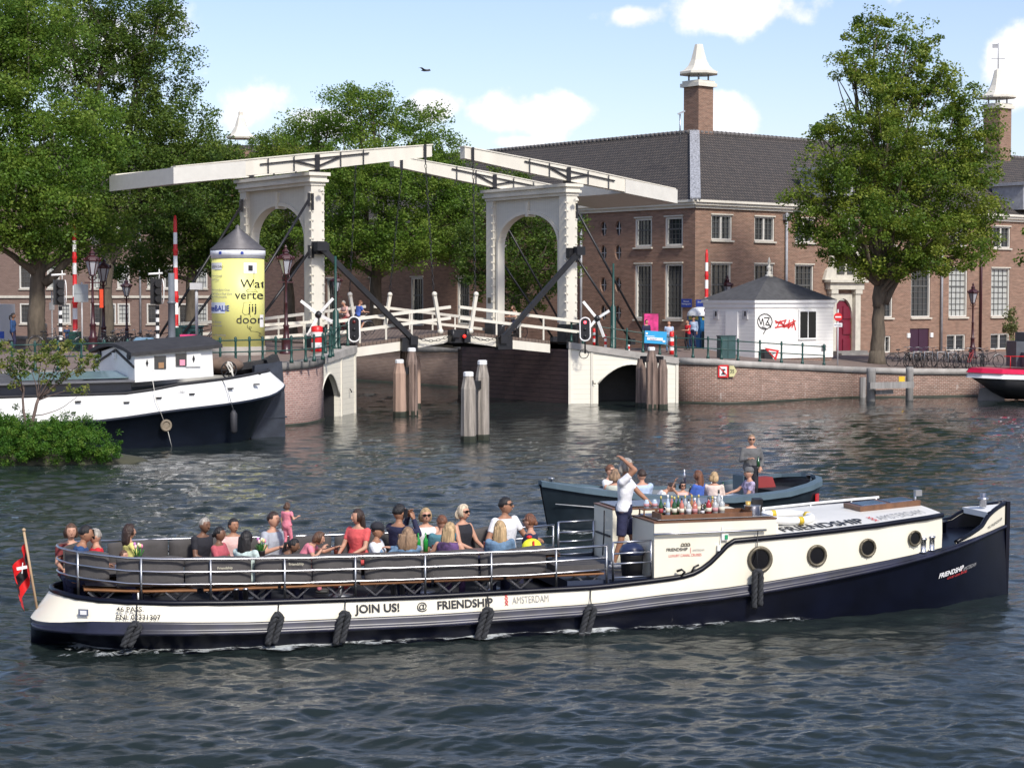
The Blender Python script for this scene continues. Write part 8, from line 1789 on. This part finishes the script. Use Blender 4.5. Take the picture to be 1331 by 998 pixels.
tp, h3_, ar_ = seated(518, 652, .45, 'man in a navy sweater holding a phone in front of his face', 130, top='navy', hair='short', hc='black', skin=1, sl=1, armL=(.08, -.24, .72), armR=(-.02, -.25, .68))
seated(530, 684, -.92, 'woman with big blond brown curls seen from behind, in a denim jacket', 175, top='denim', hair='curly', hc='sandy', fem=True, sl=1, armR=(.35 * 1, -.1, .55), armL=(.52, -.12, .52))
seated(553, 658, .98, 'blond woman with large sunglasses in a white top on the far bench', 15, top='white', hair='bob', hc='blond', fem=True, sl=0, shades=True, armL=(.12, -.34, .35))
seated(575, 667, .15, 'short haired man in a teal shirt turned away behind the blond woman', -150, top='teal', hair='short', hc='auburn', sl=.5)
seated(584, 676, -.92, 'long blond haired woman in a purple dotted dress seen from behind', 165, lean=8, top='dots', hair='long', hc='blond', fem=True, sl=0, dress=True, armL=(.32, -.35, .33), armR=(-.2, -.3, .3))
seated(601, 653, .95, 'platinum blond woman with sunglasses in a black top on the far bench', 55, top='black', hair='bob', hc='pale', fem=True, sl=0, shades=True)
seated(656, 643, .98, 'dark haired man in a white polo shirt and sunglasses on the far bench', 45, top='white', hair='short', hc='black', skin=1, sl=.5, turn=35, shades=True, armL=(.36, -.3, .28), armR=(-.25, -.2, .2), nod=-4)
seated(650, 674, -.9, 'woman with long straight blond hair in a light denim jacket seen from behind', 180, top='denim', hair='long', hc='blond', fem=True, sl=1)
seated(690, 665, -.45, 'person with auburn hair in a bun and a navy shirt, looking left, nearest the gate', -95, top='navy', hair='bun', hc='auburn', sl=1, shades=True, turn=-20)
# crew man at the bar, hand on his head
ft = BW(9.62, -.35, .82); a = FP(811, 594, -.35)
person('white haired crew man at the bar in white t-shirt and navy shorts, hand on head', BW(a.x, -.35, .80), 75, s=(a.z - .80) / 1.765, pose='stand', top='white', bot='shorts', hair='bob', hc='grey', skin=1, sl=.5, shades=True, armR=(-.14, -.03, 1.73), poleR=(-.2, -1, .1), armL=(.30, -.38, 1.0), lean=2, legL=(.13, -.16, .07), legR=(-.13, .14, .07))
def phone(at, rz, lab):
    t = thing('phone', lab, 'phone', at, rz); m = MB(); m.box((0, 0, 0), (.075, .012, .15), mat=Matrix.Rotation(.1, 3, 'X')); m.build('case', black, t)
q = FP(121, 694, -.05); phone(BW(q.x, q.y, q.z), R(-50), 'black phone held up at the stern of the tour boat'); q = FP(527, 667, .35); phone(BW(q.x, q.y, q.z), R(150), 'black phone held up by the man in the navy sweater'); q = FP(556, 700, .55); phone(BW(q.x, q.y, q.z), R(10), 'black phone held by the blond woman in sunglasses')
for u, y, lab in ((6.5, .1, 'glass of dark red drink beside the long haired woman in dots'), (6.8, -.1, 'second glass on the fourth table'), (5.25, .1, 'glass on the middle table of the tour boat'), (7.7, .05, 'glass on the table nearest the bar')):
    t = on_boat('drink_glass', lab, 'glass', u, y, TZ); m = MB(); m.lathe((0, 0, 0), [(.03, 0), (.038, .13)], 10); m.build('glass', M('cola', (.10, .02, .01), .15), t)
for u, lab in ((6.6, 'green beer bottle on the fourth table'), (6.72, 'second green bottle on the fourth table')):
    t = on_boat('bottle', lab, 'bottle', u, .12, TZ); mm, h, r = bottle_mb(0); mm.build('glass', M('bright green bottle', (.02, .25, .04), .1), t)
# the sloop party
def sloop_seat(px, py, y, label, face, seat=.33, **k):
    s0, z0 = on_wall(px, py, SA + SN * y, SE); ln = R(k.get('lean', 0)); s = (z0 - seat) / (.09 + .70 * math.cos(ln) + .125); q = SW(s0, y, seat); f = Vector((math.sin(R(face)), -math.cos(R(face)), 0)); b = q - f * .7 * s * math.sin(ln)
    return person(label, (b.x, b.y, seat), face, s=max(.6, min(1.12, s)), fine=False, **k)
sloop_seat(799, 594, .75, 'red brown haired man in a white shirt and sunglasses in the sloop bow', 60, top='white', hc='auburn', sl=1, shades=True)
sloop_seat(805, 606, -.35, 'brown haired woman in a sage vest seen from behind in the sloop', 170, top='sage', hair='bob', hc='sandy', fem=True, sl=0)
sloop_seat(842, 603, -.6, 'dark haired man in a light blue shirt seen from behind in the sloop', -150, top='ltblue', hc='dark', sl=1)
sloop_seat(882, 625, -.3, 'person in a white shirt bending low over the sloop table', 85, lean=45, top='white', hc='dark', sl=1, nod=25)
sb, _, arms_ = sloop_seat(898, 625, -.45, 'dark haired woman with bare shoulders raising a bottle in the sloop', 10, top='blush', hair='bob', hc='black', fem=True, sl=0, skin=0, shades=True, armR=(-.3, -.2, .95), armL=(.2, -.3, .5))
q = P(889.5, 628, 42.6); t = thing('shaker_bottle', 'silver bottle held up by the bare shouldered woman in the sloop', 'bottle', q); mm, h, r = bottle_mb(1); mm.build('glass', steel, t)
sloop_seat(920, 610, -.55, 'woman with long auburn hair in a royal blue top in the sloop, looking left', -125, top='royal', hair='long', hc='auburn', fem=True, sl=1)
sloop_seat(941, 612, -.6, 'blond woman in a cream top seen from behind in the sloop', 170, top='cream', hair='bob', hc='blond', fem=True, sl=1)
sloop_seat(990, 606, -.55, 'man with grey cap and floral shirt facing left in the sloop', -80, top='floral', hair='cap', hc='grey', sl=.5, armR=(-.2, -.45, .3))
s0, z0 = on_wall(993, 563, SA + SN * .0, SE); q = SW(s0, .0, .26)
person('curly haired man in grey shirt and sunglasses standing in the sloop, holding a bottle', (q.x, q.y, .26), 10, s=(z0 - .26) / 1.765, pose='stand', top='charcoal', bot='black', hair='short', hc='sandy', sl=1, shades=True, fine=False, armR=(-.12, -.22, 1.18), armL=(.2, -.12, .95), turn=-10)
q = P(985.5, 601, q.y - .32); t = thing('bottle', 'green bottle in the hand of the man standing in the sloop', 'bottle', q - Vector((0, 0, .1))); mm, h, r = bottle_mb(3); mm.build('glass', BC[0], t)
# people on the quays and the bridge
def standing(px, d, label, face, hgt=1.7, **k): g_ = ground(px, d); return person(label, (g_.x, g_.y, g_.z), face, s=hgt / 1.765, pose='stand', fine=False, **k)
standing(840, 99, 'person in navy standing before the magenta poster', 30, 1.7, top='navy', bot='navy', hc='dark', sl=1)
standing(869.5, 98.5, 'person in a light shirt standing beside the striped post', -20, 1.68, top='ltblue', bot='denim', hc='auburn', sl=.5)
standing(894, 99.5, 'person in white with a red vest and bag at the railing', -60, 1.65, top='red', bot='black', hc='dark', sl=.5, armL=(.1, -.35, 1.15)); standing(901.5, 102, 'person in pale blue with white cap beside the blue toilet', -40, 1.8, top='ltblue', bot='navy', hair='cap', hc='grey', sl=1)
standing(17, 86, 'dark haired person in a dark blue top walking right at the left edge', 90, 1.85, top='blue', bot='navy', hair='pony', hc='black', skin=2, sl=1)
standing(57, 93, 'brown haired person seen behind the sapling on the left quay', 60, 1.6, top='beige', bot='navy', hair='bob', hc='brown', fem=True); standing(87, 90, 'person in blue sitting low behind the sapling on the left quay', 60, 1.35, top='blue', bot='navy', hc='sandy')
def cyclist(a, b, z, label, blabel, face, **k):
    q = AB(a, b, z); rz = RZ if face > 0 else RZ + math.pi
    bk = dup(bk0, q, rz, blabel, 'ridden bicycles'); del bk['group']
    off = Vector((-.12 * math.cos(rz), -.12 * math.sin(rz), .96)); return person(label, (q.x + off.x, q.y + off.y, z + .96), math.degrees(rz) + 90, s=.97, pose='cycle', lean=14, fine=False, **k)
def deckz(a): a = a if a < CEN else 2 * CEN - a; return 3.12 + .56 * max(0, (a - 1.2) / 5.55) if a > 0 else 3.05
def on_b(px, b): u, _ = on_wall(px, 400, AB(0, b), RA); return u
a_ = on_b(448, 4.6); cyclist(a_, 4.6, deckz(a_), 'grey haired cyclist in a pinkish top on the left bridge leaf', 'bicycle ridden by the grey haired cyclist', -1, top='blush', bot='maroon', hc='grey', sl=.5)
a_ = on_b(467, 3.6); cyclist(a_, 3.6, deckz(a_), 'cyclist in a bright blue t-shirt on the left bridge leaf', 'bicycle ridden by the cyclist in bright blue', 1, top='royal', bot='shorts', hc='auburn', sl=.5)
a_ = on_b(668, 4.2); cyclist(a_, 4.2, deckz(a_), 'long haired cyclist on the right bridge leaf behind the push strut', 'bicycle ridden by the long haired cyclist', -1, top='beige', bot='shorts', hair='long', hc='brown', fem=True, sl=.5)
flush()
